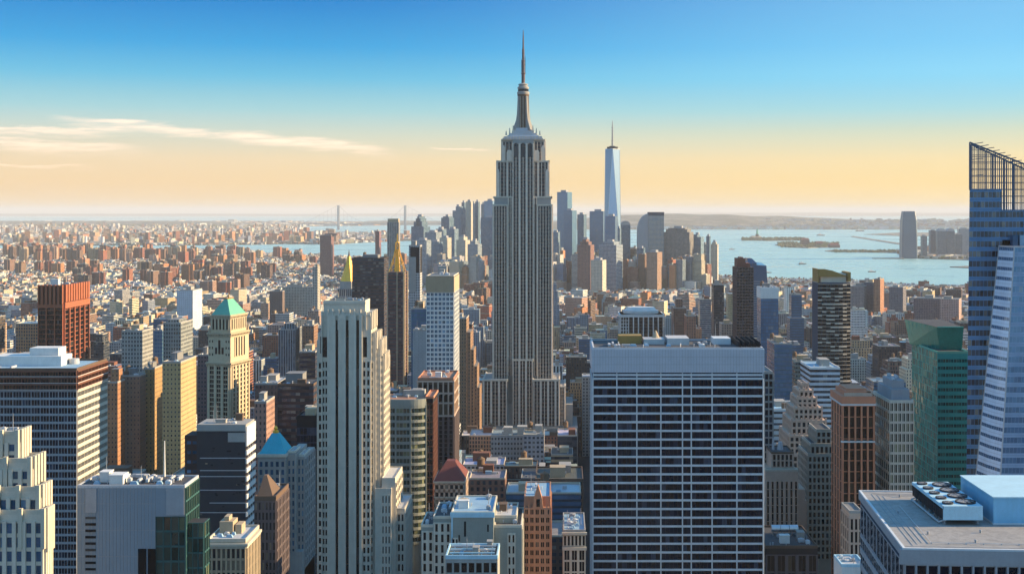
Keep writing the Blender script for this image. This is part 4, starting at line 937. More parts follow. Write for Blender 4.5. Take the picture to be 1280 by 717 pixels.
# recentre so that the near left corner falls on the parapet corner seen in the photo
th = rad(-3.8); zt = b.h
cx_, cy_ = X(1130, 250), 250.0
b.w = 48; b.xa, b.xb = -24, 24
ux, uy = math.cos(th), math.sin(th); vx, vy = -math.sin(th), math.cos(th)
b.root.location = (cx_+24*ux+25*vx, cy_+24*uy+25*vy, 0)
b.wall('navy'); 
zw1 = zt-2.9; 
b.grid('F', b.xa, b.xb, zt-9.5, zw1, b.ya, 22, 1, .38, .5, .9, .6); b.grid('L', b.ya, b.yb, zt-9.5, zw1, b.xa, 12, 1, .45, .5, .14, .1)
b.grid('F', b.xa, b.xb, zt-9.6-13*3.7, zt-9.6, b.ya, 20, 13, .25, 1.5, .2, .7); b.grid('L', b.ya, b.yb, zt-9.6-13*3.7, zt-9.6, b.xa, 20, 13, .25, 1.5, .1, .2)
b.done('steel', 'glass_navy')
m = MB(); m.box(b.xa-.9, b.xb+.9, b.ya-.9, b.ya+.1, zw1+.02, zt); m.box(b.xa-.4, b.xa+.1, b.ya+.1, b.yb+.9, zw1+1.2, zt-.002); b.add('fascia', m, 'steel')
rf = b.roof(b.xa-.35, b.xb+.85, b.ya-.85, b.yb+.85, zt, .35, 'membrane', 'bluewhite', t=.5)
m = MB()
for k in range(3):
    o = 2+k*1.1; m.box(b.xa+o, b.xa+o+.12, b.ya+2+k, b.yb-2-k, zt+.12, zt+.19); m.box(b.xa+o, b.xb-1, b.yb-2-k, b.yb-1.92-k, zt+.12, zt+.185)
m.box(b.xa+.3, b.xb-.3, b.ya+1.1, b.ya+1.18, zt+.12, zt+.18)
m.obj('roof_seam', 'steel', rf)
rt = zt+.12
for (u_, v2) in ((-17, -14), (-9, -20), (-19.5, 4), (-6, -12), (4, -19), (-16, 20), (12, -21)):
    m = MB(); m.cyl(u_, v2, rt, rt+.5, .22, .22, 10); m.cyl(u_, v2, rt+.5, rt+.62, .34, .2, 10); m.obj('vent', 'steel', rf)
m = MB()
for k in range(0): m.box(-20.6, -19.4, -20+k*2.6, -17.7+k*2.6, rt, rt+.06)
m = MB(); m.bar((-18, -21.5, rt+.25), (20, -21.5, rt+.25), .07); m.bar((-18, -21.5, rt+.25), (-18, 10, rt+.25), .07)
for k in range(12): m.box(-18.1+k*3.4, -17.9+k*3.4, -21.65, -21.35, rt, rt+.2)
m.obj('conduit', 'silver', rf)
def fan_unit():
    r = bpy.data.objects.new('cooling_unit', None); C.objects.link(r)
    x0, x1, y0, y1 = 80.4-.0, 88.4, 268, 292; zb = rt+1.0; zt2 = Z(632, 268)
    r.location = ((x0+x1)/2, (y0+y1)/2, rt)
    tag(r, 'long pale blue cooling unit with black sides and two rows of round roof fans', 'cooling unit')
    w2, d2 = (x1-x0)/2, (y1-y0)/2; hb = zb-rt; ht = zt2-rt
    m = MB(); m.box(-w2, w2, -d2+.4, d2, hb, ht-1.0); m.obj('coil_body', 'black', r)
    m = MB(); m.box(-w2-.1, w2+.1, -d2, d2+.1, ht-.7, ht); m.box(-w2-.1, w2+.1, -d2-.1, -d2+.4, hb+.1, ht-.02); m.obj('casing', 'palebluepaint', r)
    m = MB()
    for k in range(16): y_ = -d2+1.2+k*(2*d2-1.8)/15; m.box(-w2-.12, -w2+.02, y_-.08, y_+.08, hb, ht-.72); m.box(w2-.02, w2+.12, y_-.08, y_+.08, hb, ht-.72)
    m.obj('rib', 'charcoal', r)
    for k in range(7):
        for sx in (-1, 1): m = MB(); y_ = -d2+1.5+k*(2*d2-3)/6; m.box(sx*(w2-.5)-.15, sx*(w2-.5)+.15, y_-.2, y_+.2, 0, hb); m.box(sx*(w2-.5)-.3, sx*(w2-.5)+.3, y_-.35, y_+.35, 0, .12); m.obj('leg', 'steel', r)
    m = MB()
    for sx in (-1, 1): m.box(sx*(w2-.5)-.12, sx*(w2-.5)+.12, -d2+.5, d2-.5, hb-.25, hb)
    m.obj('base_rail', 'steel', r)
    for k, (fx, fy, fr_) in enumerate([(1.6, -d2+3.5+i*5.6, 2.0) for i in range(4)]+[(-2.5, -d2+2.4+i*4.8, 1.05) for i in range(5)]):
        m = MB()
        def ring(r_, z_): return [(fx+r_*math.cos(2*math.pi*q/24), fy+r_*math.sin(2*math.pi*q/24), z_) for q in range(24)]
        m.loft([ring(fr_+.12, ht), ring(fr_+.12, ht+.35), ring(fr_, ht+.35), ring(fr_, ht+.03)], cap=False)
        fan = m.obj('fan', 'charcoal', r)
        m = MB(); m.loft([ring(fr_-.01, ht+.004), ring(fr_-.01, ht+.03)]); m.obj('fan_throat', 'black', fan)
        m = MB(); m.cyl(fx, fy, ht+.05, ht+.3, fr_*.16, n=10)
        for q in range(6):
            a_ = q*math.pi/3; ca, sa = math.cos(a_), math.sin(a_); ww_ = fr_*.16
            m.loft([[(fx+ca*fr_*.12-sa*ww_, fy+sa*fr_*.12+ca*ww_, ht+.10), (fx+ca*fr_*.92-sa*ww_*1.6, fy+sa*fr_*.92+ca*ww_*1.6, ht+.08), (fx+ca*fr_*.92+sa*ww_*1.0, fy+sa*fr_*.92-ca*ww_*1.0, ht+.24), (fx+ca*fr_*.12+sa*ww_, fy+sa*fr_*.12-ca*ww_, ht+.2)],
                    [(fx+ca*fr_*.12-sa*ww_, fy+sa*fr_*.12+ca*ww_, ht+.13), (fx+ca*fr_*.92-sa*ww_*1.6, fy+sa*fr_*.92+ca*ww_*1.6, ht+.11), (fx+ca*fr_*.92+sa*ww_*1.0, fy+sa*fr_*.92-ca*ww_*1.0, ht+.27), (fx+ca*fr_*.12+sa*ww_, fy+sa*fr_*.12-ca*ww_, ht+.23)]])
        m.obj('blade', 'steel', fan)
        m = MB()
        for rr_ in (.35, .68): m.loft([ring(fr_*rr_+.03, ht+.36), ring(fr_*rr_+.03, ht+.38), ring(fr_*rr_-.03, ht+.38), ring(fr_*rr_-.03, ht+.36)], cap=False)
        for q in range(4): a_ = q*math.pi/4; m.bar((fx-fr_*math.cos(a_), fy-fr_*math.sin(a_), ht+.37), (fx+fr_*math.cos(a_), fy+fr_*math.sin(a_), ht+.37), .03)
        m.obj('guard', 'steel', fan)
    m = MB(); m.bar((-w2-.8, -d2+1, .5), (-w2-.8, d2-2, .5), .18); m.bar((-w2-.8, -d2+1, .5), (-w2+.3, -d2+1, .9), .16); m.bar((-w2-.8, d2-2, .5), (-w2+.3, d2-2, .9), .16); m.obj('pipe', 'silver', r)
fan_unit()
r = bpy.data.objects.new('plant_box', None); C.objects.link(r); tag(r, 'big smooth pale blue plant enclosure beside the cooling unit', 'plant enclosure')
r.location = (91+14, 268.7+11, rt); hb = Z(620.5, 268.7)-rt
m = MB(); m.box(-14, 14, -11, 11, 0, hb-.25); m.obj('wall', 'bluepaint', r)
m = MB(); m.box(-14.15, 14.15, -11.15, 11.15, hb-.25, hb); m.obj('roof', 'palebluepaint', r)
m = MB(); m.box(-14.2, 14.2, -11.2, -11.0, 0, .3); m.box(-14.2, -14, -11, 11.2, 0, .3); m.obj('plinth', 'bluewhite', r)
m = MB(); m.cyl(6, 7, hb, hb+.8, .3, .25, 10); m.obj('vent', 'steel', r)
# ================================================================= the great stone skyscraper in the centre
b = Bld('stone_skyscraper', 'towering grey limestone art deco skyscraper with banded mast and needle spire, centre of the skyline', 'skyscraper', 617, 690, 174, 470, 1280, 42, short='great spired skyscraper')
P_ = lambda px: X(px, 1280)-b.cx
zz = lambda py: Z(py, 1280)
c0 = P_(653.3)
rects = []; 
spec = [ # px0 px1 ytop yinset_front yinset_back zlow
 (627, 681, 174, 6, 6, 201), (620.5, 685.5, 201, 4, 4, 244), (617.5, 688.5, 244, 2.5, 2, 460), (637, 671, 244, 5, 5, 474)]
Dp = b.d
T = [(P_(627), P_(680.5), b.ya+9, b.yb-9, 0, zz(174)), (P_(621), P_(685.5), b.ya+7, b.yb-7, 0, zz(201)), (P_(617.5), P_(688.7), b.ya+5, b.yb-5, 0, zz(246)),
     (P_(616.5), P_(634.5), b.ya+1.5, b.yb-1.5, 0, zz(256)), (P_(671.5), P_(689.8), b.ya+1.5, b.yb-1.5, 0, zz(256)),
     (P_(641), P_(666), b.ya-4, b.yb, 0, zz(449)), (P_(605), P_(634), b.ya-9, b.yb+8, 0, zz(473)), (P_(667), P_(699), b.ya-9, b.yb+8, 0, zz(473)),
     (P_(594), P_(610), b.ya-5, b.yb+8, 0, zz(500)), (P_(697), P_(706), b.ya-5, b.yb+6, 0, zz(482)), (P_(590), P_(716), b.ya-1, b.yb+10, 0, zz(505)), (P_(586), P_(722), b.ya-12, b.yb+14, 0, 45)]
FOOT.append((b.cx+P_(586)-2, b.cx+P_(722)+2, 1266, 1338)); SEEN.append((590, 722, 473, 532, 1280))
T.append((P_(640.5), P_(667), b.ya+3.6, b.yb-3.6, 0, zz(174.5)))
b.wall('greystone', T)
def es(side, a0, a1, z0, z1, c, nb, wide=3):
    nf = max(2, round((z1-z0)/3.7)); fr = b.fr; sg = -1
    bw = (a1-a0)/nb; fh = (z1-z0)/nf
    bx = (lambda u0,u1,o,za,zb: fr.box(u0,u1,c-o,c+.05,za,zb)) if side == 'F' else (lambda u0,u1,o,za,zb: fr.box(c-.05,c+o,u0,u1,za,zb)) if side == 'R' else (lambda u0,u1,o,za,zb: fr.box(c-o,c+.05,u0,u1,za,zb))
    for i in range(nb+1):
        hw = 1.0 if i % wide == 0 or i == nb else .34
        u = a0+i*bw; bx(max(u-hw, a0), min(u+hw, a1), 1.0 if i % wide == 0 else .75, z0, z1+(.8 if i % wide == 0 else 0))
    b.grid(side, a0, a1, z0, z1, c, nb, nf, 0, .0, 0, 0, fr=MB())
    m = DARK
    for j in range(nf):
        z_ = z0+j*fh
        if side == 'F': m.box(a0+.1, a1-.1, c-.32, c-.0, z_, z_+1.55)
        else: s_ = 1 if side == 'R' else -1; m.box(min(c, c+s_*.32), max(c, c+s_*.32), a0+.1, a1-.1, z_, z_+1.55)
DARK = MB()
zs = zz(530)
es('F', T[0][0], T[0][1], zz(201), zz(177), T[0][2], 12, 3); es('F', T[1][0], T[1][1], zz(246), zz(203), T[1][2], 15, 3)
es('F', T[-1][0], T[-1][1], zz(449), zz(180), T[-1][2], 6, 2); es('F', P_(634.6), P_(640.4), zz(470), zz(246)-.3, T[2][2]-.01, 2, 2); es('F', P_(667.1), P_(671.4), zz(470), zz(246)-.3, T[2][2]-.01, 1, 2)
es('F', T[3][0], T[3][1], zz(473), zz(258), T[3][2], 5, 5); es('F', T[4][0], T[4][1], zz(473), zz(258), T[4][2], 5, 5)
es('F', T[5][0], T[5][1], zs, zz(450), T[5][2], 6, 2); es('F', T[6][0], T[6][1], zs, zz(475), T[6][2], 6, 2); es('F', T[7][0], T[7][1], zs, zz(475), T[7][2], 7, 2)
es('F', T[8][0], T[6][0], zs, zz(501), T[8][2], 2, 2); es('F', T[7][1], T[9][1], zs, zz(483), T[9][2], 2, 2)
for t_, z0, z1, n_ in ((T[0], 201, 177, 7), (T[1], 246, 203, 7), (T[4], 473, 258, 10), (T[7], 530, 475, 14), (T[9], 530, 484, 10)):
    es('R', t_[2], t_[3], zz(z0), zz(z1), t_[1], n_, 2)
for t_, z0, z1, n_ in ((T[0], 201, 177, 7), (T[1], 246, 203, 7), (T[3], 473, 258, 10), (T[6], 530, 475, 14)):
    es('L', t_[2], t_[3], zz(z0), zz(z1), t_[0], n_, 2)
b.wall('purplebrown', None, 'spandrel') if False else DARK.obj('spandrel', 'warmdark', b.root)
b.done('warmstone', 'glass_dark', 'pier')
m = MB()
for t_ in T[:10]:
    for ua, ub in (((t_[0]-.5, T[-1][0]-.02), (T[-1][1]+.02, t_[1]+.5)) if t_ in T[1:3] else ((t_[0]-.5, t_[1]+.5),)): m.box(ua, ub, t_[2]-1.05, t_[2]+.6, t_[5]-.9, t_[5]+.5); m.box(t_[1]-.4, t_[1]+1.05, t_[2]+.7, t_[3], t_[5]-1.6, t_[5]+.65)
    m.box(t_[0]-1.05, t_[0]+.4, t_[2]+.7, t_[3], t_[5]-1.6, t_[5]+.65)
b.add('parapet', m, 'limestone_pale')
m = MB()
for (pa, pb, y_, za_, zb_) in ((627, 631, b.ya+8, 201, 184), (676.5, 680.5, b.ya+8, 201, 184), (620.5, 624, b.ya+6, 246, 214), (682, 685.5, b.ya+6, 246, 214), (633, 640, b.ya+5.5, 201, 190), (667.5, 674, b.ya+5.5, 201, 190)):
    m.box(P_(pa), P_(pb), y_-.8, y_+1.2, zz(za_), zz(zb_)); m.frus((P_(pa)+.3, P_(pb)-.3, y_-.6, y_+1), zz(zb_), (P_(pa)+.9, P_(pb)-.9, y_-.2, y_+.8), zz(zb_)+2.2)
b.add('shoulder_block', m, 'warmstone')
m = MB()
for k in range(3):
    u = T[-1][0]+(T[-1][1]-T[-1][0])*(k*2+1)/6
    m.loft([[(u+2.2*math.cos(q), y_, zz(183)+3.6*math.sin(q)) for q in [math.pi*i/8 for i in range(9)]] for y_ in (T[-1][2]-1.1, T[-1][2]-.7)])
    m.box(u-2.2, u+2.2, T[-1][2]-1.1, T[-1][2]-.7, zz(196), zz(183))
b.add('arched_window', m, 'glass_dark')
# tiers under the mast
z0 = zz(174); cy = 0
m = MB()
def sq(hx, hy, za, zb_, hx1=None, hy1=None): m.frus((c0-hx, c0+hx, cy-hy, cy+hy), za, (c0-(hx1 or hx), c0+(hx1 or hx), cy-(hy1 or hy), cy+(hy1 or hy)), zb_)
sq(20.5, 14, z0, z0+1.6); sq(18.6, 12.5, z0+1.6, z0+3.4); sq(16.2, 11.5, z0+3.4, z0+4.6, 15.5, 11); sq(13.2, 9.8, z0+4.6, z0+6.8); sq(11.2, 8.5, z0+6.8, z0+9.2); sq(9.2, 7.6, z0+9.2, z0+12.2, 8.6, 7.2)
cr = b.add('stepped_crown', m, 'silver')
m = MB()
for i in range(13):
    u = c0-19+38*i/12; m.box(u-.35, u+.35, -15.3, -14.6, z0, z0+3.4)
for s_ in (-1, 1):
    for q in (10, 13.5, 17): m.frus((c0+s_*q-.9, c0+s_*q+.9, -9, -6), z0+4.8, (c0+s_*q-.4, c0+s_*q+.4, -8, -7), z0+14.5-(q-10)*.75)
m.obj('pinnacle', 'limestone_pale', cr)
zm = z0+12.2; zr = zz(116)
m = MB(); m.lathe(c0, cy, [(5.6, zm-1), (5.4, zr-2), (5.9, zr-1.5), (5.9, zr)], 24); mast = b.add('mast', m, 'brown', smooth=False)
m = MB()
for a_ in range(4):
    an = a_*math.pi/2+math.pi/4.6
    for off in (0,):
        ca, sa = math.cos(an), math.sin(an); px_, py_ = -sa, ca
        for (r0_, r1_, h1) in ((13.0, 8.5, .24), (10.0, 7.0, .52), (8.4, 6.4, .95)):
            zt1 = zm+(zr-zm)*h1
            lp = [(c0+ca*4.5+px_*1.3, sa*4.5+py_*1.3), (c0+ca*4.5-px_*1.3, sa*4.5-py_*1.3), (c0+ca*r0_-px_*1.0, sa*r0_-py_*1.0), (c0+ca*r0_+px_*1.0, sa*r0_+py_*1.0)]
            hp = [(c0+ca*4.5+px_*1.0, sa*4.5+py_*1.0), (c0+ca*4.5-px_*1.0, sa*4.5-py_*1.0), (c0+ca*r1_-px_*.8, sa*r1_-py_*.8), (c0+ca*r1_+px_*.8, sa*r1_+py_*.8)]
            m.loft([[(x, y, zm-2) for x, y in lp], [(x, y, zt1) for x, y in hp]])
m.obj('buttress', 'greystone', mast)
m = MB()
for i in range(12):
    an = i*math.pi/6; m.bar((c0+5.6*math.cos(an), 5.6*math.sin(an), zm), (c0+5.6*math.cos(an), 5.6*math.sin(an), zr-2), .28)
m.obj('mullion', 'limestone_pale', mast)
m = MB(); m.lathe(c0, cy, [(5.9, zr), (6.3, zr+.6), (6.3, zr+2.4), (5.4, zr+2.9), (5.4, zr+5.6), (5.8, zr+6.0), (5.8, zr+7.6), (4.6, zr+8.2), (4.2, zr+9.2), (5.0, zr+9.6), (5.0, zr+10.4), (2.0, zr+11.6), (1.2, zr+12.4)], 24)
m.obj('dome', 'greystone', mast)
m = MB(); m.lathe(c0, cy, [(5.45, zr+3.0), (5.5, zr+3.2), (5.5, zr+5.4), (5.45, zr+5.5)], 24); m.obj('window_band', 'glass_dark', mast)
za = zr+11.8
m = MB()
tip = zz(34)
m.lathe(c0, cy, [(1.8, za), (1.8, za+9), (2.4, za+9.4), (2.4, za+10.2), (1.6, za+10.5), (1.6, za+22), (1.9, za+22.3), (1.9, za+23), (1.2, za+23.4), (1.2, za+34), (1.4, za+34.3), (.85, za+35), (.7, tip-9), (.25, tip)], 10)
m.box(c0-2.0, c0-1.7, -.3, .3, za+11, za+24); m.box(c0+1.9, c0+2.3, -.3, .3, za+9, za+27); m.box(c0-2.1, c0+2.3, -.15, .15, za+10, za+10.5); m.box(c0-1.9, c0+2.2, -.15, .15, za+18, za+18.4)
for k in range(9):
    zq = za+11.5+k*2.6; m.box(c0-1.5, c0+1.5, -.2, .2, zq, zq+.5); m.box(c0-.2, c0+.2, -1.5, 1.5, zq, zq+.5)
b.add('antenna', m, 'purplebrown')
m = MB()
for k in range(4): m.lathe(c0, cy, [(1.1, za+25+k*2.6), (1.15, za+25.1+k*2.6), (1.15, za+25.9+k*2.6), (1.1, za+26+k*2.6)], 10)
b.add('antenna_ring', m, 'white')

# ================================================================= distinctive towers of the middle distance
def mid(name, label, cat, x0, x1, yt, yb, Y, depth, col, sty=(.5,.5), pitch=3.0, fl=3.4, tiers=(), roof=(.2,.2,.2), short=None, mat='city', group=None, rot=0, top=None, topcol=None, roofmat='roofgrey', par='concrete'):
    b = Bld(name, label, cat, x0, x1, yt, yb, Y, depth, rot=rot, short=short, group=group)
    rows = [brow(b.xa, b.xb, b.ya, b.yb, 0, b.h, col, sty, pitch, fl, roof)]
    for (p0, p1, t_, i0, i1) in tiers: rows.append(brow(b.lx(p0), b.lx(p1), b.ya+i0, b.yb-i1, 0 if t_ > yt else b.h, b.z(t_), col, sty, pitch, fl, roof))
    city_boxes('wall', rows, mat, b.root)
    px = FPX/Y
    rr = random.Random(int(x0*7+yt*13))
    t = b.roof(b.xa, b.xb, b.ya, b.yb, b.h, max(.8, .5/px), roofmat, par, t=.5)
    if not tiers or all(q[2] > yt for q in tiers):
        w_ = b.w*rr.uniform(.3, .5); d_ = b.d*rr.uniform(.3, .5); cx = rr.uniform(-.15, .15)*b.w; hh = rr.uniform(3, 6)
        m = MB(); m.box(cx-w_/2, cx+w_/2, -d_/2, d_/2, b.h, b.h+hh); m.box(cx-w_/2-.2, cx+w_/2+.2, -d_/2-.2, d_/2+.2, b.h+hh, b.h+hh+.3)
        m.obj('bulkhead', rr.choice(['concrete','greystone','tan','roofgrey']), t)
        if rr.random() < .6 and Y < 1800: tank_full(t, b.xa+b.w*.25, b.yb-4, b.h, 2.0)
        if Y < 1500: clutter(t, b.xa+1, b.xb-1, b.ya+1, -d_/2-.3, b.h+.1, 4, rr, .9)
    return b
OB = 'office building'; AB = 'apartment block'; SK = 'skyscraper'
# rust-red tower with fins
b = Bld('red_brick_tower', 'rust red tower with bold vertical fins and a banded crown catching the sun', 'skyscraper', 48, 79, 357, 452, 1100, 58, short='rust-red finned tower')
zt = b.h
b.wall('brickdark')
for side, a0, a1, c, n_, w_ in (('F', b.xa, b.xb, b.ya, 3, .8), ('R', b.ya, b.yb, b.xb, 5, 1.5)):
    b.grid(side, a0, a1, 40, zt-17, c, n_, 34, w_, .5, 1.5, .1)
m = b.fr
for i in range(7): u = b.xa+b.w*i/6; m.box(max(u-.9, b.xa), min(u+.9, b.xb), b.ya-1.9, b.ya+.1, zt-16, zt+.8)
for i in range(10): u = b.ya+b.d*(i+.5)/10; m.box(b.xb-.1, b.xb+2.0, u-1.9, u+1.9, zt-14, zt+.8)
m.box(b.xa-.1, b.xb+.1, b.ya-1.7, b.ya+.1, zt-19, zt-16.2); m.box(b.xb, b.xb+1.8, b.ya+.15, b.yb, zt-19.6, zt-14.6)
b.done('rustred', 'glass_dark'); rf = b.roof(b.xa, b.xb, b.ya, b.yb, zt-1, 1, 'roofdark', 'rust')
m = MB(); m.cyl(2, 0, zt-1, zt+9, .6, .3, 8); m.obj('mast', 'pinkstone', rf); clutter(rf, b.xa+2, b.xb-2, b.ya+3, b.yb-3, zt-.8, 6, R_, 1.2)

# beige tower with a green copper pyramid
b = Bld('copper_pyramid_tower', 'ornate golden beige tower with arched loggia under a green copper pyramid', 'skyscraper', 264, 294, 455, 528, 780, 26, rot=-14, short='green-pyramid beige tower')
zz = lambda py: Z(py, 780); 
tiers = [(7.9, 12.2, zz(453), 60), (7.5, 11.6, zz(416), zz(453)), (6.6, 10.3, zz(394), zz(416))]
b.xa, b.xb = -7.9, 7.9; b.ya, b.yb = -12.5, 12.5
b.wall('yellowstone', [(-w_, w_, -d_, d_, 0, z1) for w_, d_, z1, z0 in tiers])
w_, d_, z1, z0 = tiers[0]
b.grid('F', -w_+1, w_-1, z0, z1-2, -d_, 3, 38, 1.7, .6, .6, .25, sub=2); b.grid('R', -d_+1.5, d_-1.5, z0, z1-2, w_, 5, 38, 1.9, .8, .6, .25, sub=2)
w_, d_, z1, z0 = tiers[1]
for u in (-2.2, 0, 2.2):
    b.wins.append(((u-.7, -d_-.05, z0+5), (u+.7, -d_-.05, z0+5), (u+.7, -d_-.05, z0+(13.5 if u == 0 else 9)), (u-.7, -d_-.05, z0+(13.5 if u == 0 else 9))))
for k in range(3):
    for u in (-6.4, 6.4, 4.6, -4.6): b.wins.append(((u-.35, -d_-.05, z0+4+k*4), (u+.35, -d_-.05, z0+4+k*4), (u+.35, -d_-.05, z0+5.4+k*4), (u-.35, -d_-.05, z0+5.4+k*4)))
b.grid('R', -d_+5, d_-5, z0+3, z0+15, w_, 4, 1, 1.6, .4, .5, .2)
w_, d_, z1, z0 = tiers[2]
b.grid('F', -w_+.8, w_-.8, z0+1.5, z1-2, -d_, 5, 1, 1.1, .6, .4, .3); b.grid('R', -d_+1, d_-1, z0+1.5, z1-2, w_, 7, 1, 1.3, .6, .4, .3)
b.done('yellowstone', 'glass_dark')
m = MB()
for (w_, d_, z1, z0), o in zip(tiers, (.9, .8, .6)):
    m.box(-w_-o, w_+o, -d_-o, d_+o, z1-1.1, z1-.1); m.box(-w_-o*.5, w_+o*.5, -d_-o*.5, d_+o*.5, z1-2.6, z1-2.0)
    for i in range(9): u = -w_+2*w_*i/8; m.box(u-.25, u+.25, -d_-o*.9, -d_, z1-2.1, z1-1)
    for i in range(13): u = -d_+2*d_*i/12; m.box(w_, w_+o*.9, u-.25, u+.25, z1-2.1, z1-1)
for sx in (-1, 1):
    for sy in (-1, 1): m.frus((sx*7-.6, sx*7+.6, sy*11.2-.6, sy*11.2+.6), tiers[1][2], (sx*7-.15, sx*7+.15, sy*11.2-.15, sy*11.2+.15), tiers[1][2]+4)
b.add('cornice', m, 'tan')
m = MB(); zt = tiers[2][2]; m.frus((-6.4, 6.4, -10, 10), zt, (-1.1, 1.1, -3.6, 3.6), zt+9.2); rf = b.add('pyramid_roof', m, 'green_copper')
m = MB(); m.box(-1.2, 1.2, -3.7, 3.7, zt+9.2, zt+9.7); m.cyl(0, 0, zt+9.7, zt+13.5, .5, .1, 8); m.obj('finial', 'ochre', rf)
b.h = zt

# gold pyramid tower
b = Bld('gold_pyramid_tower', 'grey stone tower topped by a bright gold pyramid spire behind the limestone setback tower', 'skyscraper', 417, 450, 377, 392, 1900, 40, short='gold pyramid spire')
zz = lambda py: Z(py, 1900); P_ = lambda px: X(px, 1900)-b.cx; c0 = P_(433.5)
city_boxes('wall', [brow(P_(410), P_(456), b.ya-4, b.yb+4, 0, zz(386), (.30,.29,.27), (.4,.5), 2.6, 3.6), brow(P_(417), P_(450), b.ya, b.yb, zz(386), zz(371), (.30,.29,.27), (.4,.5), 2.6, 3.6),
    brow(P_(421), P_(446), b.ya+5, b.yb-5, zz(371), zz(361), (.27,.26,.25), (.5,.8), 3, 9)], 'city', b.root)
m = MB(); R8 = lambda r, z: [(c0+r*math.cos(math.pi/8+i*math.pi/4), r*math.sin(math.pi/8+i*math.pi/4), z) for i in range(8)]
m.loft([R8(14.5, zz(361)), R8(14, zz(352))]); m.box(P_(443), P_(445), -3, 3, zz(361), zz(348)); b.add('lantern', m, 'greystone')
m = MB(); m.loft([R8(13.2, zz(352)), R8(8.6, zz(341)), R8(3.4, zz(326)), R8(2.2, zz(321)), R8(1.2, zz(320.5))]); pr = b.add('pyramid_roof', m, 'gold')
m = MB(); m.cyl(c0, 0, zz(320.5), zz(312), 1.5, .15, 8); m.obj('finial', 'brown', pr)
m = MB()
for px in (418, 422, 447, 450): m.frus((P_(px)-1.2, P_(px)+1.2, b.ya, b.ya+3), zz(386 if px in (418, 450) else 371), (P_(px)-.3, P_(px)+.3, b.ya+1, b.ya+2), zz(378 if px in (418, 450) else 364))
b.add('pinnacle', m, 'limestone')

# dark brown slab, twin-piered tower with gold lattice top, grey slab behind
mid('dark_brown_slab', 'wide dark brown slab with fine horizontal bands next to the gold pyramid spire', SK, 440, 480, 323, 395, 1500, 40, (.055,.035,.032), (1,.55), 3, 3.6, short='dark brown slab', roofmat='roofdark', par='darkbrown', roof=(.05,.04,.04))
b = Bld('lattice_top_tower', 'dark red-brown tower with a bright gold lattice spire on top', 'skyscraper', 484, 505, 340, 430, 1420, 30, short='gold-lattice-topped tower')
zt = b.h
city_boxes('wall', [brow(b.xa, b.xb, b.ya, b.yb, 0, zt, (.11,.045,.04), (1,.5), 3, 3.6, (.1,.08,.08))], 'city', b.root)
m = MB(); 
for px in (484.5, 496.3, 504.4): u = b.lx(px); m.box(u-.55, u+.55, b.ya-1, b.ya+.05, 60, zt+.4)
m.box(b.xb, b.xb+1.0, b.ya+.2, b.ya+4, 60, zt+.3); m.box(b.xb, b.xb+1.0, b.yb-4, b.yb, 60, zt+.3)
b.add('pier', m, 'tan')
m = MB(); hw = b.w/2-1
cs = [(-hw, -9), (hw, -9), (hw, 9), (-hw, 9)]; lv = [(0, 1), (9, .72), (18, .42), (25, .26), (32, .22), (33, .05), (42, .02)]
for (h0, k0), (h1, k1) in zip(lv, lv[1:]):
    for i in range(4):
        p, q = cs[i], cs[(i+1) % 4]
        A_ = (p[0]*k0, p[1]*k0, zt+h0); B_ = (p[0]*k1, p[1]*k1, zt+h1); C_ = (q[0]*k1, q[1]*k1, zt+h1); D_ = (q[0]*k0, q[1]*k0, zt+h0)
        m.bar(A_, B_, .45); m.bar(B_, C_, .35); m.bar(A_, C_, .25); m.bar(D_, B_, .25)
m.frus((-3, 3, -3, 3), zt, (-1.2, 1.2, -1.2, 1.2), zt+25)
b.add('lattice_spire', m, 'gold')
b = mid('striped_tall_slab', 'very tall pale slab with vertical stripes rising behind the gold lattice spire', SK, 484, 498.5, 278, 305, 2700, 22, (.40,.37,.32), (.5,1), 4, 3.5, short='tall striped slab')
m = MB(); m.box(b.xa+1, b.xb-1, b.ya+1, b.yb-1, b.h, b.h+8); b.add('top_band', m, 'tan')
b = mid('slotted_white_tower', 'slim white tower with a black vertical slot at its top and dark lower floors', SK, 511, 525, 307, 372, 1700, 26, (.42,.42,.42), (.6,.5), 3, 3.4, short='black-slotted white tower')
m = MB(); m.box(b.lx(513), b.lx(524), b.ya-.3, b.ya, b.z(341), b.z(309)); m.box(b.xb, b.xb+.4, b.ya+3, b.yb-3, b.z(341), b.z(309)); b.add('dark_slot', m, 'black')
m = MB(); m.box(b.lx(511.5), b.lx(520), b.ya-.5, b.ya-.32, b.z(365), b.z(321)); b.add('panel', m, 'greystone')
mid('teal_glass_block', 'small teal glass building beside the white gridded tower', OB, 514, 533, 386, 413, 1120, 20, (.03,.12,.15), (.9,.8), 2.5, 3.6, short='teal glass block', mat='cityglass')
mid('pale_blank_block', 'pale grey blank-sided block below the teal glass building', OB, 516, 536, 413, 480, 1080, 22, (.36,.40,.42), (.1,.15), 3, 3.2, short='pale blank block')
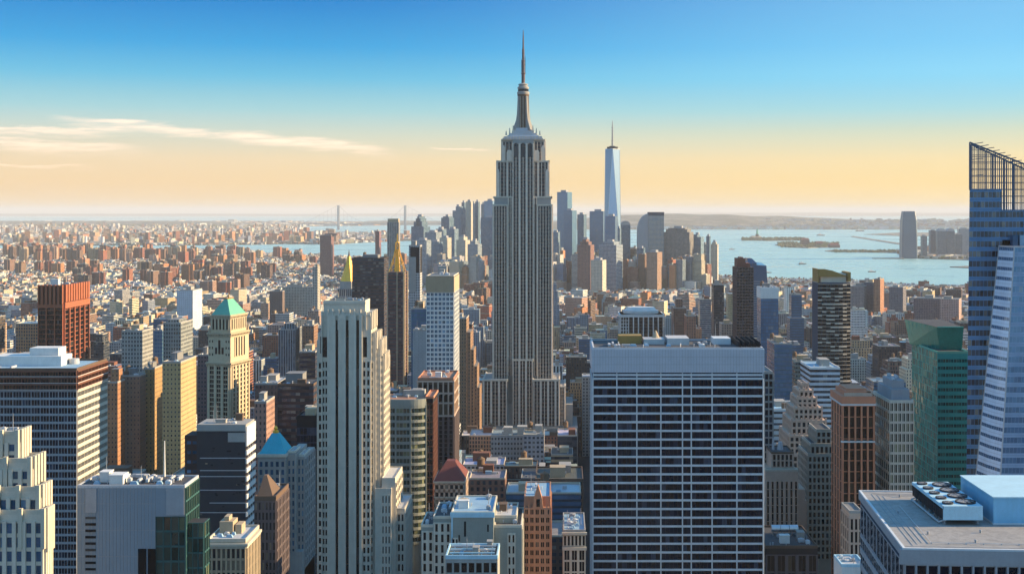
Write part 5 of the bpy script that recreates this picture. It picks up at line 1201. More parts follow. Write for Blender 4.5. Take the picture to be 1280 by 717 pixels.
# white grid tower
b = Bld('white_grid_tower', 'white tower with a regular grid of blue windows and a brown louvred crown, sunlit side', 'skyscraper', 533, 567, 345, 470, 1000, 50, short='white gridded tower')
zt = b.h; zb_ = b.z(365)
b.wall('charcoal'); b.grid('F', b.xa, b.xb, zb_-40*3.6, zb_, b.ya, 7, 40, .9, 1.3, .5, .35, sub=2); b.grid('R', b.ya, b.yb, zb_-40*3.6, zb_, b.xb, 11, 40, 1.2, 1.4, .6, .4); b.done('white', 'glass_blue')
m = MB(); m.box(b.xa-.5, b.xb+.5, b.ya-.7, b.yb+.3, zb_+.02, zt-.8)
for i in range(15): u = b.xa+b.w*i/14; m.box(u-.3, u+.3, b.ya-1.1, b.ya-.6, zb_, zt)
b.add('louvred_crown', m, 'tan'); rf = b.roof(b.xa, b.xb, b.ya, b.yb, zt, .5, 'roofgrey', 'limestone_pale', t=.6); clutter(rf, b.xa+2, b.xb-2, b.ya+2, b.yb-2, zt+.1, 8, R_, 1.2)

b = mid('stepped_brick_tower', 'stepped tan brick tower with glowing sunlit shoulders behind the white gridded tower', SK, 570, 583, 398, 500, 1180, 34, (.26,.16,.10), (.35,.45), 2.6, 3.4, tiers=((571,588,415,1,1),(571,592,437,2,0),(571,596,458,4,-2),(571,599,485,5,-4)), short='stepped tan brick tower')
mid('banded_brick_tower', 'brown brick slab in front of the stepped tan tower', OB, 575, 590, 405, 500, 1350, 26, (.22,.13,.09), (1,.45), 3, 3.3)
# pair of towers, left
def lt(*a, **k): return mid(*a, **k)
lt('grid_tower', 'grey gridded tower with cream banded side just beyond the rust-topped slab', OB, 152, 178, 414, 466, 1000, 26, (.30,.30,.28), (.55,.55), 2.2, 3.2, short='grey gridded pair tower')
lt('grid_tower', 'grey gridded tower with dark stepped cap, left of the beige green-pyramid tower', OB, 204, 226, 404, 452, 1050, 34, (.26,.28,.27), (.6,.6), 2.2, 3.2, tiers=((207,221,400,6,6),), short='dark-capped grey tower')
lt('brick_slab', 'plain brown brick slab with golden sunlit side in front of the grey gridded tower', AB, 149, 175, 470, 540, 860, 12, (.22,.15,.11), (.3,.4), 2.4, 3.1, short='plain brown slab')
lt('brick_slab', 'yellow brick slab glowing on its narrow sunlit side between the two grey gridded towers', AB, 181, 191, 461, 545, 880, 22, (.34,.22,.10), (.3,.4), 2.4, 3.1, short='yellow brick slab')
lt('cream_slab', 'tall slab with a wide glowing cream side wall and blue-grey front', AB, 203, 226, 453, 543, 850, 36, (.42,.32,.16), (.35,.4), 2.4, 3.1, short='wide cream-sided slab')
lt('brick_slab', 'slim orange brick slab with a low step at its top', AB, 134, 147, 478, 540, 840, 14, (.34,.17,.09), (.3,.4), 2.4, 3.1, tiers=((136,146,462,4,3),), short='slim orange slab')
lt('brick_slab', 'narrow brown brick slab set behind the wide cream-sided slab', AB, 196, 205, 470, 540, 1000, 20, (.20,.14,.11), (.3,.4), 2.4, 3.1)
lt('teal_glass_block', 'bluish glass block between the grey gridded twin towers', OB, 190, 203, 413, 458, 1150, 26, (.12,.20,.24), (.85,.7), 2.5, 3.4, mat='cityglass')
lt('purple_slab', 'dull purple-brown slab left of the beige green-pyramid tower', OB, 247, 262, 444, 530, 1050, 30, (.13,.10,.11), (.5,.5), 2.6, 3.4)
lt('pier_tower', 'grey tower with pale vertical piers and a dark mechanical cap', OB, 348, 369, 412, 470, 1300, 34, (.26,.28,.30), (.55,1), 2.6, 3.4, tiers=((353,366,405,8,8),), short='pale-piered grey tower')
lt('brick_tower', 'brown tower with a sunlit edge right of the pale-piered grey tower', AB, 378, 392, 407, 440, 1300, 24, (.24,.14,.09), (.35,.45), 2.6, 3.2)
lt('dark_brick_block', 'broad dark brown brick block with thin pale bands behind the turquoise pyramid', OB, 347, 392, 481, 556, 720, 26, (.06,.035,.035), (1,.5), 2.6, 3.4, short='broad dark brown block', roofmat='roofdark', par='brown')
lt('dark_brick_block', 'near black stepped office block beside the limestone setback tower', OB, 374, 394, 440, 500, 900, 26, (.035,.03,.045), (1,.5), 2.6, 3.4, short='near-black stepped block')
lt('red_brick_block', 'dull red brick block with pale flat roof', OB, 319, 347, 480, 540, 760, 30, (.18,.10,.08), (.35,.5), 2.4, 3.4, short='dull red brick block', roofmat='roofpale')
lt('red_brick_block', 'small pinkish brick building with white window trim in front of the dull red block', OB, 318, 333, 503, 545, 690, 20, (.34,.20,.16), (.4,.5), 2.2, 3.2)
lt('housing_slab', 'long pale gridded housing slab', AB, 353, 392, 359, 390, 2500, 20, (.42,.40,.34), (.6,.55), 3.0, 3.0, short='long pale gridded slab')
lt('housing_slab', 'plain dark brown slab joined to the pale gridded slab', AB, 337, 353, 364, 388, 2450, 20, (.16,.12,.11), (.2,.4), 3.4, 3.2)
lt('cream_tower', 'slim cream tower with curved sunlit edge', AB, 391, 397, 334, 388, 2400, 26, (.45,.42,.36), (.6,.6), 3, 3.1, short='slim cream tower')
lt('white_block', 'bright white block with blank sunlit side', AB, 221, 241, 363, 391, 2300, 60, (.50,.55,.60), (.3,.3), 3.4, 3.2, short='bright white block')
lt('red_twin_tower', 'brick red tower pair over the river', AB, 400, 414, 294, 322, 4700, 60, (.20,.10,.09), (.4,.5), 3.2, 3.0, tiers=((405,420,292,18,0),), short='brick red riverside tower')
lt('red_slim_tower', 'slim red and blue-grey tower in front of the harbour', AB, 469, 474, 289, 308, 4700, 50, (.30,.10,.09), (.5,1), 3.4, 3.2)
# middle: porticoed square hall and neighbours
b = Bld('white_pier_hall', 'wide dark block with white vertical piers and an oval arena-like roof', 'office building', 776, 829, 393, 424, 1500, 46, short='white-piered dark hall')
b.wall('darkbrown'); b.grid('F', b.xa+9, b.xb, b.h-34, b.h-3, b.ya, 7, 8, 1.3, .1, 1.2, .1); b.grid('F', b.xa, b.xa+9, b.h-34, b.h-3, b.ya, 3, 8, .8, .8, .4, .3); b.grid('L', b.ya, b.yb, b.h-34, b.h-3, b.xa, 6, 8, 1.2, .3, .8, .1); b.done('white', 'glass_brown')
m = MB(); m.box(b.xa-1.3, b.xb+1.3, b.ya-1.3, b.yb+1, b.h-3, b.h); m.loft([[(21*math.cos(q*math.pi/10), 18*math.sin(q*math.pi/10), z_) for q in range(20)] for z_ in (b.h, b.h+3.5)]); m.loft([[(k_*math.cos(q*math.pi/10), k_*.86*math.sin(q*math.pi/10), z_) for q in range(20)] for k_, z_ in ((19, b.h+3.5), (16, b.h+7))]); b.add('roof', m, 'white')
mid('brick_tower', 'brown stepped apartment tower behind the huge ribbon-window slab', AB, 842, 858, 385, 424, 1450, 30, (.22,.13,.09), (.35,.5), 2.6, 3.1, tiers=((846,854,374,8,8),))
mid('brick_tower', 'rosy brick apartment tower with a sunlit side next to the brown stepped one', AB, 858, 870, 395, 424, 1400, 26, (.34,.17,.11), (.35,.5), 2.6, 3.1)
mid('slim_brown_tower', 'slim dark brown tower with narrow side step', SK, 892, 905, 356, 426, 1700, 24, (.07,.05,.045), (.9,.5), 3, 3.2, short='slim dark brown tower')
mid('pale_step_building', 'pale stepped block at the foot of the slim dark brown tower', AB, 902, 917, 405, 430, 1560, 24, (.42,.32,.25), (.4,.5), 3, 3.2)
# dark lattice tower
b = Bld('dark_lattice_tower', 'tall dark tower wrapped in a fine pale grid with a jagged top', 'skyscraper', 921, 942, 334, 436, 1500, 34, short='dark jagged-top tower')
b.wall('charcoal'); b.grid('F', b.xa, b.xb, 40, b.h, b.ya, 6, 44, .35, .9, .6, .35); b.grid('L', b.ya, b.yb, 40, b.h, b.xa, 8, 44, .35, .9, .6, .35); b.done('purplebrown', 'glass_dark')
m = MB(); m.box(b.lx(922), b.lx(932), b.ya+2, b.yb-6, b.h, b.z(323)); m.box(b.lx(926), b.lx(930), b.ya+6, b.yb-9, b.z(323), b.z(321.5)); m.box(b.lx(933), b.lx(938), b.ya+1, b.yb-8, b.h, b.z(329))
for px in (921.5, 924, 928, 932, 936, 941): m.bar((b.lx(px), b.ya, b.h), (b.lx(px), b.ya, b.h+6), .3)
b.add('roof_house', m, 'rust')
b = Bld('wedge_glass_building', 'blue glass building with a sloping wedge roof behind the dark jagged-top tower', 'office building', 934, 966, 352, 400, 2100, 50, short='wedge-roofed blue building')
m = MB(); zq = lambda py: Z(py, 2100)
m.loft([[(b.xa, b.ya, 0), (b.xb, b.ya, 0), (b.xb, b.yb, 0), (b.xa, b.yb, 0)], [(b.xa, b.ya, zq(330)), (b.lx(958), b.ya, zq(332)), (b.lx(958), b.yb, zq(330)), (b.xa, b.yb, zq(327))]]); m.frus((b.xa+2, b.lx(948), b.ya+8, b.yb-5), zq(330), (b.xa+2, b.lx(941), b.ya+12, b.yb-8), zq(323))
b.add('wall', m, 'glass_blue')
m = MB()
for k in range(24): m.box(b.xa-.3, b.xb+.2, b.ya-.4, b.ya-.05, zq(352)-k*3.8, zq(352)-k*3.8+.7)
b.add('floor_band', m, 'steel')
b = mid('bronze_glass_tower', 'white-capped tower with bronze reflecting front and blue glass side', SK, 951, 973, 360, 432, 1350, 26, (.06,.05,.045), (.95,.9), 2.6, 3.6, short='white-capped bronze tower', mat='cityglass', roofmat='roofpale', par='white')
m = MB(); m.box(b.xa-.4, b.xb+.4, b.ya-.5, b.yb+.4, b.z(373), b.h); b.add('top_band', m, 'white')
# gold-crowned curved tower
b = Bld('gold_crown_tower', 'dark glass apartment tower with white balcony dashes and a golden slanted crown', 'skyscraper', 1022, 1063, 353, 462, 1100, 24, short='gold-crowned dark tower')
zt = b.h; pts = []
for i in range(9): t_ = i/8; pts.append((b.xa+b.w*t_, b.ya-2.5*math.sin(math.pi*min(1, t_*.9+.1)**1.3)))
m = MB(); m.prism(pts+[(b.xb, b.yb), (b.xa, b.yb)], 0, zt); b.add('wall', m, 'navy')
m = MB(); rr = random.Random(5)
for j in range(42):
    z_ = zt-1.5-j*3.3
    for i in range(8):
        (xa_, ya_), (xb_, yb2) = pts[i], pts[i+1]
        m.loft([[(xa_, ya_-.5, z_), (xb_, yb2-.5, z_), (xb_, yb2+.1, z_), (xa_, ya_+.1, z_)], [(xa_, ya_-.5, z_+.35), (xb_, yb2-.5, z_+.35), (xb_, yb2+.1, z_+.35), (xa_, ya_+.1, z_+.35)]])
        if rr.random() < .38:
            m.loft([[(xa_, ya_-.9, z_-1), (xb_, yb2-.9, z_-1), (xb_, yb2-.5, z_-1), (xa_, ya_-.5, z_-1)], [(xa_, ya_-.9, z_+.3), (xb_, yb2-.9, z_+.3), (xb_, yb2-.5, z_+.3), (xa_, ya_-.5, z_+.3)]])
        b.wins.append(((xa_+.1, ya_-.06, z_-2.9), (xb_-.1, yb2-.06, z_-2.9), (xb_-.1, yb2-.06, z_), (xa_+.1, ya_-.06, z_)))
b.add('floor_band', m, 'limestone'); b.done('white', 'glass_dark', n=100)
zq = lambda py: Z(py, 1100); P_ = b.lx
m = MB()
fp_ = [(1022.3, 336), (1030, 336), (1040, 338), (1048, 341), (1056, 344), (1062, 347.5)]
for (pa, ta), (pb, tb) in zip(fp_, fp_[1:]):
    m.loft([[(P_(pa), b.ya-1.8, zt+5), (P_(pb), b.ya-1.8, zt+5), (P_(pb), b.ya-.6, zt+5), (P_(pa), b.ya-.6, zt+5)], [(P_(pa), b.ya-1.8, zq(ta)), (P_(pb), b.ya-1.8, zq(tb)), (P_(pb), b.ya-.6, zq(tb)), (P_(pa), b.ya-.6, zq(ta))]])
m.box(P_(1059), P_(1063), b.ya-1.7, b.yb-2, zt+1, zq(340)); m.box(P_(1022), P_(1023.5), b.ya-1.5, b.yb-1, zt, zq(336))
cr = b.add('crown_screen', m, 'ochre')
m = MB(); m.box(P_(1026), P_(1058), b.ya+1, b.yb-2, zt, zt+7.5); m.obj('penthouse', 'limestone_pale', cr)
b.roof(b.xa, b.xb, b.ya, b.yb, zt, .3)
mid('blue_ribbon_block', 'light blue and white banded glass block behind the tan ziggurat tower', OB, 1013, 1050, 460, 540, 960, 40, (.42,.50,.58), (1,.5), 3, 3.9, short='light blue banded block', roofmat='roofblue', par='white')
mid('blue_roof_hall', 'low hall with a sharply sloping pale blue roof beside the ziggurat tower', OB, 967, 1000, 512, 545, 900, 40, (.40,.46,.50), (1,.4), 3, 4, short='pale blue roofed hall', roofmat='palebluepaint', par='white')
mid('blue_glass_block', 'dark blue-green glass block between the huge slab and the gold-crowned tower', OB, 968, 990, 430, 480, 1120, 40, (.06,.12,.14), (.95,.8), 2.6, 3.8, mat='cityglass', short='dark blue-green glass block')
mid('grey_mid_block', 'grey-blue office block next to the gold-crowned tower foot', OB, 994, 1018, 452, 490, 1150, 30, (.20,.24,.26), (.8,.5), 2.6, 3.6)
WS = 'riverside apartment towers'
for i, (x0, x1, t_, yb_, Y, d, c, lab) in enumerate([
    (1066, 1084, 358, 388, 2700, 40, (.22,.20,.20), 'blue-grey riverside tower with a red top step near the gold-crowned tower'),
    (1085, 1097, 353, 386, 2750, 40, (.16,.14,.16), 'dark slim riverside tower, second of the row along the far shore'),
    (1098, 1106, 349, 386, 2700, 46, (.38,.19,.11), 'orange brick riverside tower, tallest of the row along the far shore'),
    (1117, 1134, 359, 392, 2500, 40, (.16,.15,.17), 'dark blue-brown riverside tower with glowing right edge'),
    (1108, 1116, 366, 385, 2900, 30, (.30,.20,.15), 'small tan riverside tower between two taller dark ones'),
    (1148, 1181, 373, 405, 2400, 40, (.20,.14,.14), 'broad plain brown riverside block'),
    (1181, 1204, 374, 402, 2380, 40, (.45,.30,.26), 'pale pink gridded riverside block by the glass skyscraper'),
    (1158, 1170, 364, 374, 2900, 40, (.50,.38,.22), 'cream sunlit tower peeping over the broad brown riverside block')]):
    mid('riverside_tower', lab, AB, x0, x1, t_, yb_, Y, d, c, (.45,.5), 3, 3.1, group=WS, rot=-24)
b = None

# ================================================================= lower Manhattan cluster
DT = 'towers of the far downtown cluster'
blue = (.20,.26,.32)
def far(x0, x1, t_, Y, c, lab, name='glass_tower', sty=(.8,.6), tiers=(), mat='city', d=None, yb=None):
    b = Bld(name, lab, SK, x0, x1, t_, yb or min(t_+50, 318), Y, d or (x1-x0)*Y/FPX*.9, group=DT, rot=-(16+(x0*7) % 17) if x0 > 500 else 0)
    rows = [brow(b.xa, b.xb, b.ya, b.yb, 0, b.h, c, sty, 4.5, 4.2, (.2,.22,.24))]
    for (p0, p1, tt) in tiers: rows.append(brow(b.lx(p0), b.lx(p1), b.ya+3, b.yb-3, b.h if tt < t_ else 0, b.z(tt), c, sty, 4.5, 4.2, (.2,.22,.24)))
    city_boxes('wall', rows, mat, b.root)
    hh = 2.5/FPX*Y; m = MB(); m.box(b.xa*.5, b.xb*.5, b.ya*.5, b.yb*.5, b.h, b.h+hh) if not tiers else m.box(b.xa*.3, b.xb*.3, b.ya*.3, b.yb*.3, max(b.h, max(b.z(q[2]) for q in tiers)), max(b.h, max(b.z(q[2]) for q in tiers))+hh)
    m.obj('bulkhead', 'steel', b.root)
    return b
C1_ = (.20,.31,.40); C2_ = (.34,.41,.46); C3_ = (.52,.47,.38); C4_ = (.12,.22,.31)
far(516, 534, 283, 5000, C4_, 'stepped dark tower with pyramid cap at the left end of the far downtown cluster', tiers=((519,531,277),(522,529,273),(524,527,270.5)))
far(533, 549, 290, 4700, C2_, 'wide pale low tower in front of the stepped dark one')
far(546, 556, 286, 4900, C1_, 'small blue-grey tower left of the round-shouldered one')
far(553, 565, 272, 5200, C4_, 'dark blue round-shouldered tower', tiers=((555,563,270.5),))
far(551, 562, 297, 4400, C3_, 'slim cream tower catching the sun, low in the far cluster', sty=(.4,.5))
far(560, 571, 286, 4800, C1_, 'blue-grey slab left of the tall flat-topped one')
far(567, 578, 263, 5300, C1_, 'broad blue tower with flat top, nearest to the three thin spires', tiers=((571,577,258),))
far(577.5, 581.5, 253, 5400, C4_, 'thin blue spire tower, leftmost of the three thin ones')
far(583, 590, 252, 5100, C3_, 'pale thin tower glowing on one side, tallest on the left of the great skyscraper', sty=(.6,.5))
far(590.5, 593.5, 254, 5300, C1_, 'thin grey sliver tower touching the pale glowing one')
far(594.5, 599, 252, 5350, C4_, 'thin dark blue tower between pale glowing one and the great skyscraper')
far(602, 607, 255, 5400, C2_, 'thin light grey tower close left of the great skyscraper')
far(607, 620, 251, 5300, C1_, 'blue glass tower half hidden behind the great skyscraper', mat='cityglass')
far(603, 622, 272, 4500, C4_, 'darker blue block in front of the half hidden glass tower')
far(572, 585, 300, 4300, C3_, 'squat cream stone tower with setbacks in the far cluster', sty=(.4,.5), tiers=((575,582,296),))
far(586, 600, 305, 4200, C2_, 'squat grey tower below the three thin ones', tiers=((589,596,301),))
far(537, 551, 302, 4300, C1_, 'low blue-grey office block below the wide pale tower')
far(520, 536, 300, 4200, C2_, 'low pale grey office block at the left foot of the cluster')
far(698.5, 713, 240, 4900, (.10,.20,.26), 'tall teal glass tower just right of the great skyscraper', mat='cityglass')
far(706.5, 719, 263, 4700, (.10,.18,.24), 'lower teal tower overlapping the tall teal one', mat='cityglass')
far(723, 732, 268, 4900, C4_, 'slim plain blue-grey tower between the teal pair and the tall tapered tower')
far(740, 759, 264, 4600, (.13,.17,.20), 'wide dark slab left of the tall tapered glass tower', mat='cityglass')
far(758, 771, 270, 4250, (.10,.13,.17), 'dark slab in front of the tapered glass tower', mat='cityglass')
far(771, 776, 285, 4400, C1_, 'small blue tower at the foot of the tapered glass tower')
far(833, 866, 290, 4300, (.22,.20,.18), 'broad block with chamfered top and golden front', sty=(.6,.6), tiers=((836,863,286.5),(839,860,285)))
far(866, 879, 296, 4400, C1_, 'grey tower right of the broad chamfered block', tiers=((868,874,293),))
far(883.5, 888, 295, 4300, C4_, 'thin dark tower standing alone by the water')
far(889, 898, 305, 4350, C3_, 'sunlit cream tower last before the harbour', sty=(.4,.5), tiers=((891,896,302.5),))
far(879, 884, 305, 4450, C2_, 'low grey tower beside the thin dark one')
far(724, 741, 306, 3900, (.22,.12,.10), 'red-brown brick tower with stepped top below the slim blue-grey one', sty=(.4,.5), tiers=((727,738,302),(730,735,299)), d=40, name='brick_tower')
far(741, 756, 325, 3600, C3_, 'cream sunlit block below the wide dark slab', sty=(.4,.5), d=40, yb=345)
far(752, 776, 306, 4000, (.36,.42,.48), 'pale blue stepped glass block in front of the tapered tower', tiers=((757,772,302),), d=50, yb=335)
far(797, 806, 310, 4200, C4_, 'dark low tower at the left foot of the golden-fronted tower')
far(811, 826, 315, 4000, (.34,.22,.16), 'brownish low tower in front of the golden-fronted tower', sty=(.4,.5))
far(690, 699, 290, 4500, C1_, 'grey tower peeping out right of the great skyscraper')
# round-topped tower
b = Bld('round_top_tower', 'dark blue tower with rounded dome top right of the tapered glass tower', SK, 776, 788, 281, 325, 4500, 34, group=DT)
city_boxes('wall', [brow(b.xa, b.xb, b.ya, b.yb, 0, b.h, C4_, (.8,.6), 4.5, 4.2)], 'city', b.root)
m = MB(); m.loft([[(b.xb*math.cos(q), y_, b.h+14*math.sin(q)) for q in [math.pi*i/10 for i in range(11)]] for y_ in (b.ya, b.yb)]); b.add('dome', m, 'steel')
# quarter round tower with gold front
b = Bld('quarter_round_tower', 'tower with rounded left shoulder, dark cap and golden reflecting front', SK, 811, 830, 265, 315, 4300, 60, group=DT, short='golden-fronted downtown tower')
city_boxes('wall', [brow(b.xa, b.xb, b.ya, b.yb, 0, b.h-12, (.42,.33,.20), (.85,.6), 4.5, 4.2)], 'cityglass', b.root)
m = MB(); m.box(b.xa-1, b.xb+.6, b.ya-.6, b.yb+.6, b.h-12, b.h); b.add('top_band', m, 'navy')
m = MB(); q_ = [(b.xa-37*math.sin(math.pi/2*i/8), b.h-30-(1-math.cos(math.pi/2*i/8))*60+24) for i in range(9)]
m.loft([[(b.xa-.1, y_, 0)]+[(x, y_, z_) for x, z_ in q_]+[(q_[-1][0], y_, 0)] for y_ in (b.ya+4, b.yb-4)]); b.add('rounded_wing', m, 'steel')
# tapered glass tower with mast
b = Bld('tapered_glass_tower', 'tallest far tower, tapering bluish glass facets with a ringed mast', SK, 755.5, 776.5, 186, 262, 4400, 58, short='tapered glass tower with mast')
h0, h1 = 60, b.h; w_ = b.w/2
bot = [(-w_, -w_), (w_, -w_), (w_, w_), (-w_, w_)]; top = [(0, -w_*.86), (w_*.86, 0), (0, w_*.86), (-w_*.86, 0)]
q = []; k_ = .86
quads = [(( -w_, -w_, 0), (w_, -w_, 0), (w_, -w_, h0), (-w_, -w_, h0)), ((w_, -w_, 0), (w_, w_, 0), (w_, w_, h0), (w_, -w_, h0)), ((-w_, w_, 0), (-w_, -w_, 0), (-w_, -w_, h0), (-w_, w_, h0)), ((w_, w_, 0), (-w_, w_, 0), (-w_, w_, h0), (w_, w_, h0))]
m = MB()
for a, c, d_, e in quads: m.face([a, c, d_, e])
for i in range(4):
    b0 = (*bot[i], h0); b1 = (*bot[(i+1) % 4], h0); t0 = (*top[i], h1); tp = (*top[(i-1) % 4], h1)
    m.face([b0, b1, t0]); m.face([tp, b0, t0])
m.face([(*t, h1) for t in top]); b.add('wall', m, 'tower_glass' if 'tower_glass' in MATS else 'glass_blue')
m = MB()
for i in range(4):
    b0 = (*bot[i], h0); b1 = (*bot[(i+1) % 4], h0); t0 = (*top[i], h1); m.bar(b0, t0, .7); m.bar(b1, t0, .7); m.bar(t0, (*top[(i+1) % 4], h1), 1.2)
b.add('edge_trim', m, 'chrome')
m = MB(); m.cyl(0, 0, h1, h1+8, 19, 19, 20); m.cyl(0, 0, h1+8, h1+11, 12, 9, 16); pl = b.add('roof_ring', m, 'charcoal')
tip = Z(150, 4400)
m = MB(); m.lathe(0, 0, [(3.4, h1+8), (2.8, h1+30), (2.0, h1+55), (1.3, tip-8), (.4, tip)], 8)
for k in range(6): m.lathe(0, 0, [(2.5, h1+18+k*11), (3.9, h1+19+k*11), (3.9, h1+20.5+k*11), (2.3, h1+21.5+k*11)], 8)
b.add('mast', m, 'steel')
# ================================================================= land, water, hills
def W2(px, Y): return (X(px, Y), Y)
def land(name, pts, z0, z1, mat, kind='structure'):
    m = MB(); m.prism(pts, z0, z1); o = m.obj(name, mat); o['kind'] = kind; return o
m_, t, bs = newmat('water')
g = t.new('ShaderNodeNewGeometry'); x, y, z = t.sep(g.outputs['Position'])
n = t.noise(t.comb(t.m('MULTIPLY', x, .02), t.m('MULTIPLY', y, .05), 0.0), 1.0, 6, .65)
n2 = t.noise(t.comb(t.m('MULTIPLY', x, .0007), t.m('MULTIPLY', y, .0016), 3.0), 1.0, 5, .6)
bp = t.new('ShaderNodeBump'); bp.inputs['Strength'].default_value = .9; bp.inputs['Distance'].default_value = 14.0; t.put(bp.inputs['Height'], n)
t.put(bs.inputs['Normal'], bp.outputs[0])
t.put(bs.inputs['Base Color'], t.mix(n2, (.26,.50,.49,1), (.42,.63,.60,1)))
t.put(bs.inputs['Roughness'], t.rng(n2, .35, .65, .15, .5)); bs.inputs['IOR'].default_value = 1.33
o = MB(); o.box(-150000, 150000, -3000, 150000, -6, 0); o = o.obj('water', 'water'); o['kind'] = 'structure'
m_, t, bs = newmat('urban_ground')
g = t.new('ShaderNodeNewGeometry'); pos = g.outputs['Position']
n = t.noise(pos, .012, 6, .75); n2 = t.noise(pos, .0012, 4, .6)
c = t.ramp(n, [(.3, (.05,.05,.055)), (.48, (.13,.12,.11)), (.56, (.28,.25,.21)), (.7, (.09,.09,.07))])
t.put(bs.inputs['Base Color'], t.mix(t.m('MULTIPLY', n2, .5), c, (.12,.13,.09,1))); bs.inputs['Roughness'].default_value = .9
m_, t, bs = newmat('street')
g = t.new('ShaderNodeNewGeometry'); n = t.noise(g.outputs['Position'], .3, 5, .6)
t.put(bs.inputs['Base Color'], t.mix(n, (.035,.036,.04,1), (.075,.073,.07,1))); bs.inputs['Roughness'].default_value = .85
m_, t, bs = newmat('foliage')
g = t.new('ShaderNodeNewGeometry'); r = g.outputs['Random Per Island']; n = t.noise(g.outputs['Position'], .01, 4, .6)
c = t.ramp(r, [(0, (.035,.055,.02)), (.5, (.07,.09,.035)), (1, (.13,.11,.05))]); t.put(bs.inputs['Base Color'], t.vm('SCALE', c, scale=t.m('MULTIPLY_ADD', n, .8, .5))); bs.inputs['Roughness'].default_value = .9

MANH = [(-6000,-2500), W2(-900, 8200), W2(0, 8200), W2(215, 8300), W2(300, 7900), W2(350, 7400), W2(400, 7100), W2(470, 6700), W2(560, 6600), W2(700, 6400), W2(800, 6200), W2(870, 5300), W2(900, 4950), W2(960, 4780), W2(1060, 4600), W2(1150, 4330), W2(1205, 4150), W2(1400, 3700), (3600, 2500), (3600, -2500)]
land('street_ground', MANH, -5, 1.5, 'street')
BROOK = [W2(-900, 9500), W2(100, 9450), W2(215, 9500), W2(320, 9700), W2(345, 9900), W2(420, 9800), W2(440, 10200), W2(500, 10900), W2(530, 11500), W2(505, 13500), W2(370, 14800), W2(380, 21000), W2(470, 22000), W2(545, 23500), W2(520, 27000), W2(330, 30000), W2(-100, 33000), W2(-900, 33000)]
land('far_borough_ground', BROOK, -5, 2, 'urban_ground')
land('harbour_pier_ground', [W2(575, 12500), W2(640, 12300), W2(640, 13500), W2(590, 13600)], -5, 3, 'urban_ground')
NJ = [W2(1121, 7900), W2(1126, 7350), W2(1150, 6900), W2(1205, 6700), W2(1300, 6300), W2(1500, 6000), W2(1500, 12000), W2(1210, 12500), W2(1185, 10500), W2(1160, 9200), W2(1130, 8500)]
land('far_shore_ground', NJ, -5, 2.5, 'urban_ground')
for nm, pts in (('island_ground', [W2(929, 11200), W2(945, 11600), W2(985, 11900), W2(1008, 11500), W2(1000, 11000), W2(960, 10900)]),
                ('island_ground', [W2(969, 9600), W2(990, 10300), W2(1030, 10100), W2(1050, 9500), W2(1040, 9050), W2(1010, 8800), W2(985, 9000)]),
                ('breakwater', [W2(1031, 8100), W2(1040, 8350), W2(1126, 8050), W2(1126, 7800)]),
                ('breakwater', [W2(1064, 12600), W2(1066, 12900), W2(1127, 10000), W2(1126, 9700), W2(1110, 10300)]),
                ('breakwater', [W2(1090, 6900), W2(1130, 6950), W2(1130, 6850)]), ('breakwater', [W2(1187, 5850), W2(1215, 5950), W2(1215, 5750)]),
                ('far_shore_ground', [W2(1080, 13800), W2(1130, 13000), W2(1200, 13200), W2(1280, 14500), W2(1130, 15000)])):
    land(nm, pts, -4, 4, 'urban_ground')
# rolling hills beyond the bay
m_, t, bs = newmat('hillside')
g = t.new('ShaderNodeNewGeometry'); n = t.noise(g.outputs['Position'], .0035, 8, .75); n2 = t.noise(g.outputs['Position'], .03, 3, .7)
c = t.ramp(n, [(.35, (.035,.05,.03)), (.52, (.09,.085,.06)), (.62, (.30,.26,.21)), (.72, (.08,.085,.05))])
t.put(bs.inputs['Base Color'], t.vm('SCALE', c, scale=t.m('MULTIPLY_ADD', n2, .8, .6))); bs.inputs['Roughness'].default_value = .95
def hills(name, px0, px1, Y0, Y1, prof, seed, edge=None):
    """terrain sheet; prof = (px, height) of the ridge"""
    rr = random.Random(seed); ph = [(rr.uniform(0, 6), rr.uniform(.6, 1.4)) for _ in range(6)]
    NX, NY = 90, 14; vs = []; fs = []
    for j in range(NY+1):
        t_ = j/NY; Y = Y0+(Y1-Y0)*t_
        for i in range(NX+1):
            px = px0+(px1-px0)*i/NX
            hgt = np.interp(px, [p for p, _ in prof], [q for _, q in prof])
            wv = sum(math.sin(px*.02*(k+1)*w_+p_+t_*3*(k % 3))*.5/(k+1) for k, (p_, w_) in enumerate(ph))
            e_ = min(1, (i/NX)*7, (1-i/NX)*7) if edge is None else min(1, (i/NX)*edge[0], (1-i/NX)*edge[1])
            s_ = math.sin(math.pi*min(1, t_*1.0))**.7*(1-.25*t_)
            vs.append((X(px, Y), Y, -4+(6+max(0, hgt*(1+.16*wv))*s_)*max(e_, 0)**.7+ (0 if 0 < j < NY else -8)))
    for j in range(NY):
        for i in range(NX): a = j*(NX+1)+i; fs.append((a, a+1, a+NX+2, a+NX+1))
    me = bpy.data.meshes.new(name); me.from_pydata(vs, [], fs); me.materials.append(MATS['hillside']); me.polygons.foreach_set('use_smooth', [True]*len(fs)); me.update()
    o = link(bpy.data.objects.new(name, me)); o['kind'] = 'structure'; return o
hills('hills', 560, 1330, 17300, 27000, [(560, 30), (680, 90), (760, 190), (830, 225), (900, 205), (980, 160), (1060, 130), (1150, 85), (1205, 60), (1330, 40)], 4, (7, 20))
hills('hills', 430, 640, 22500, 27500, [(430, 20), (470, 60), (540, 70), (640, 60)], 5)
hills('hills', -250, 345, 21500, 26500, [(-250, 60), (60, 70), (180, 72), (320, 50), (345, 30)], 9)
hills('hills', -500, 1900, 60000, 80000, [(-500, 120), (400, 80), (900, 160), (1900, 90)], 12)

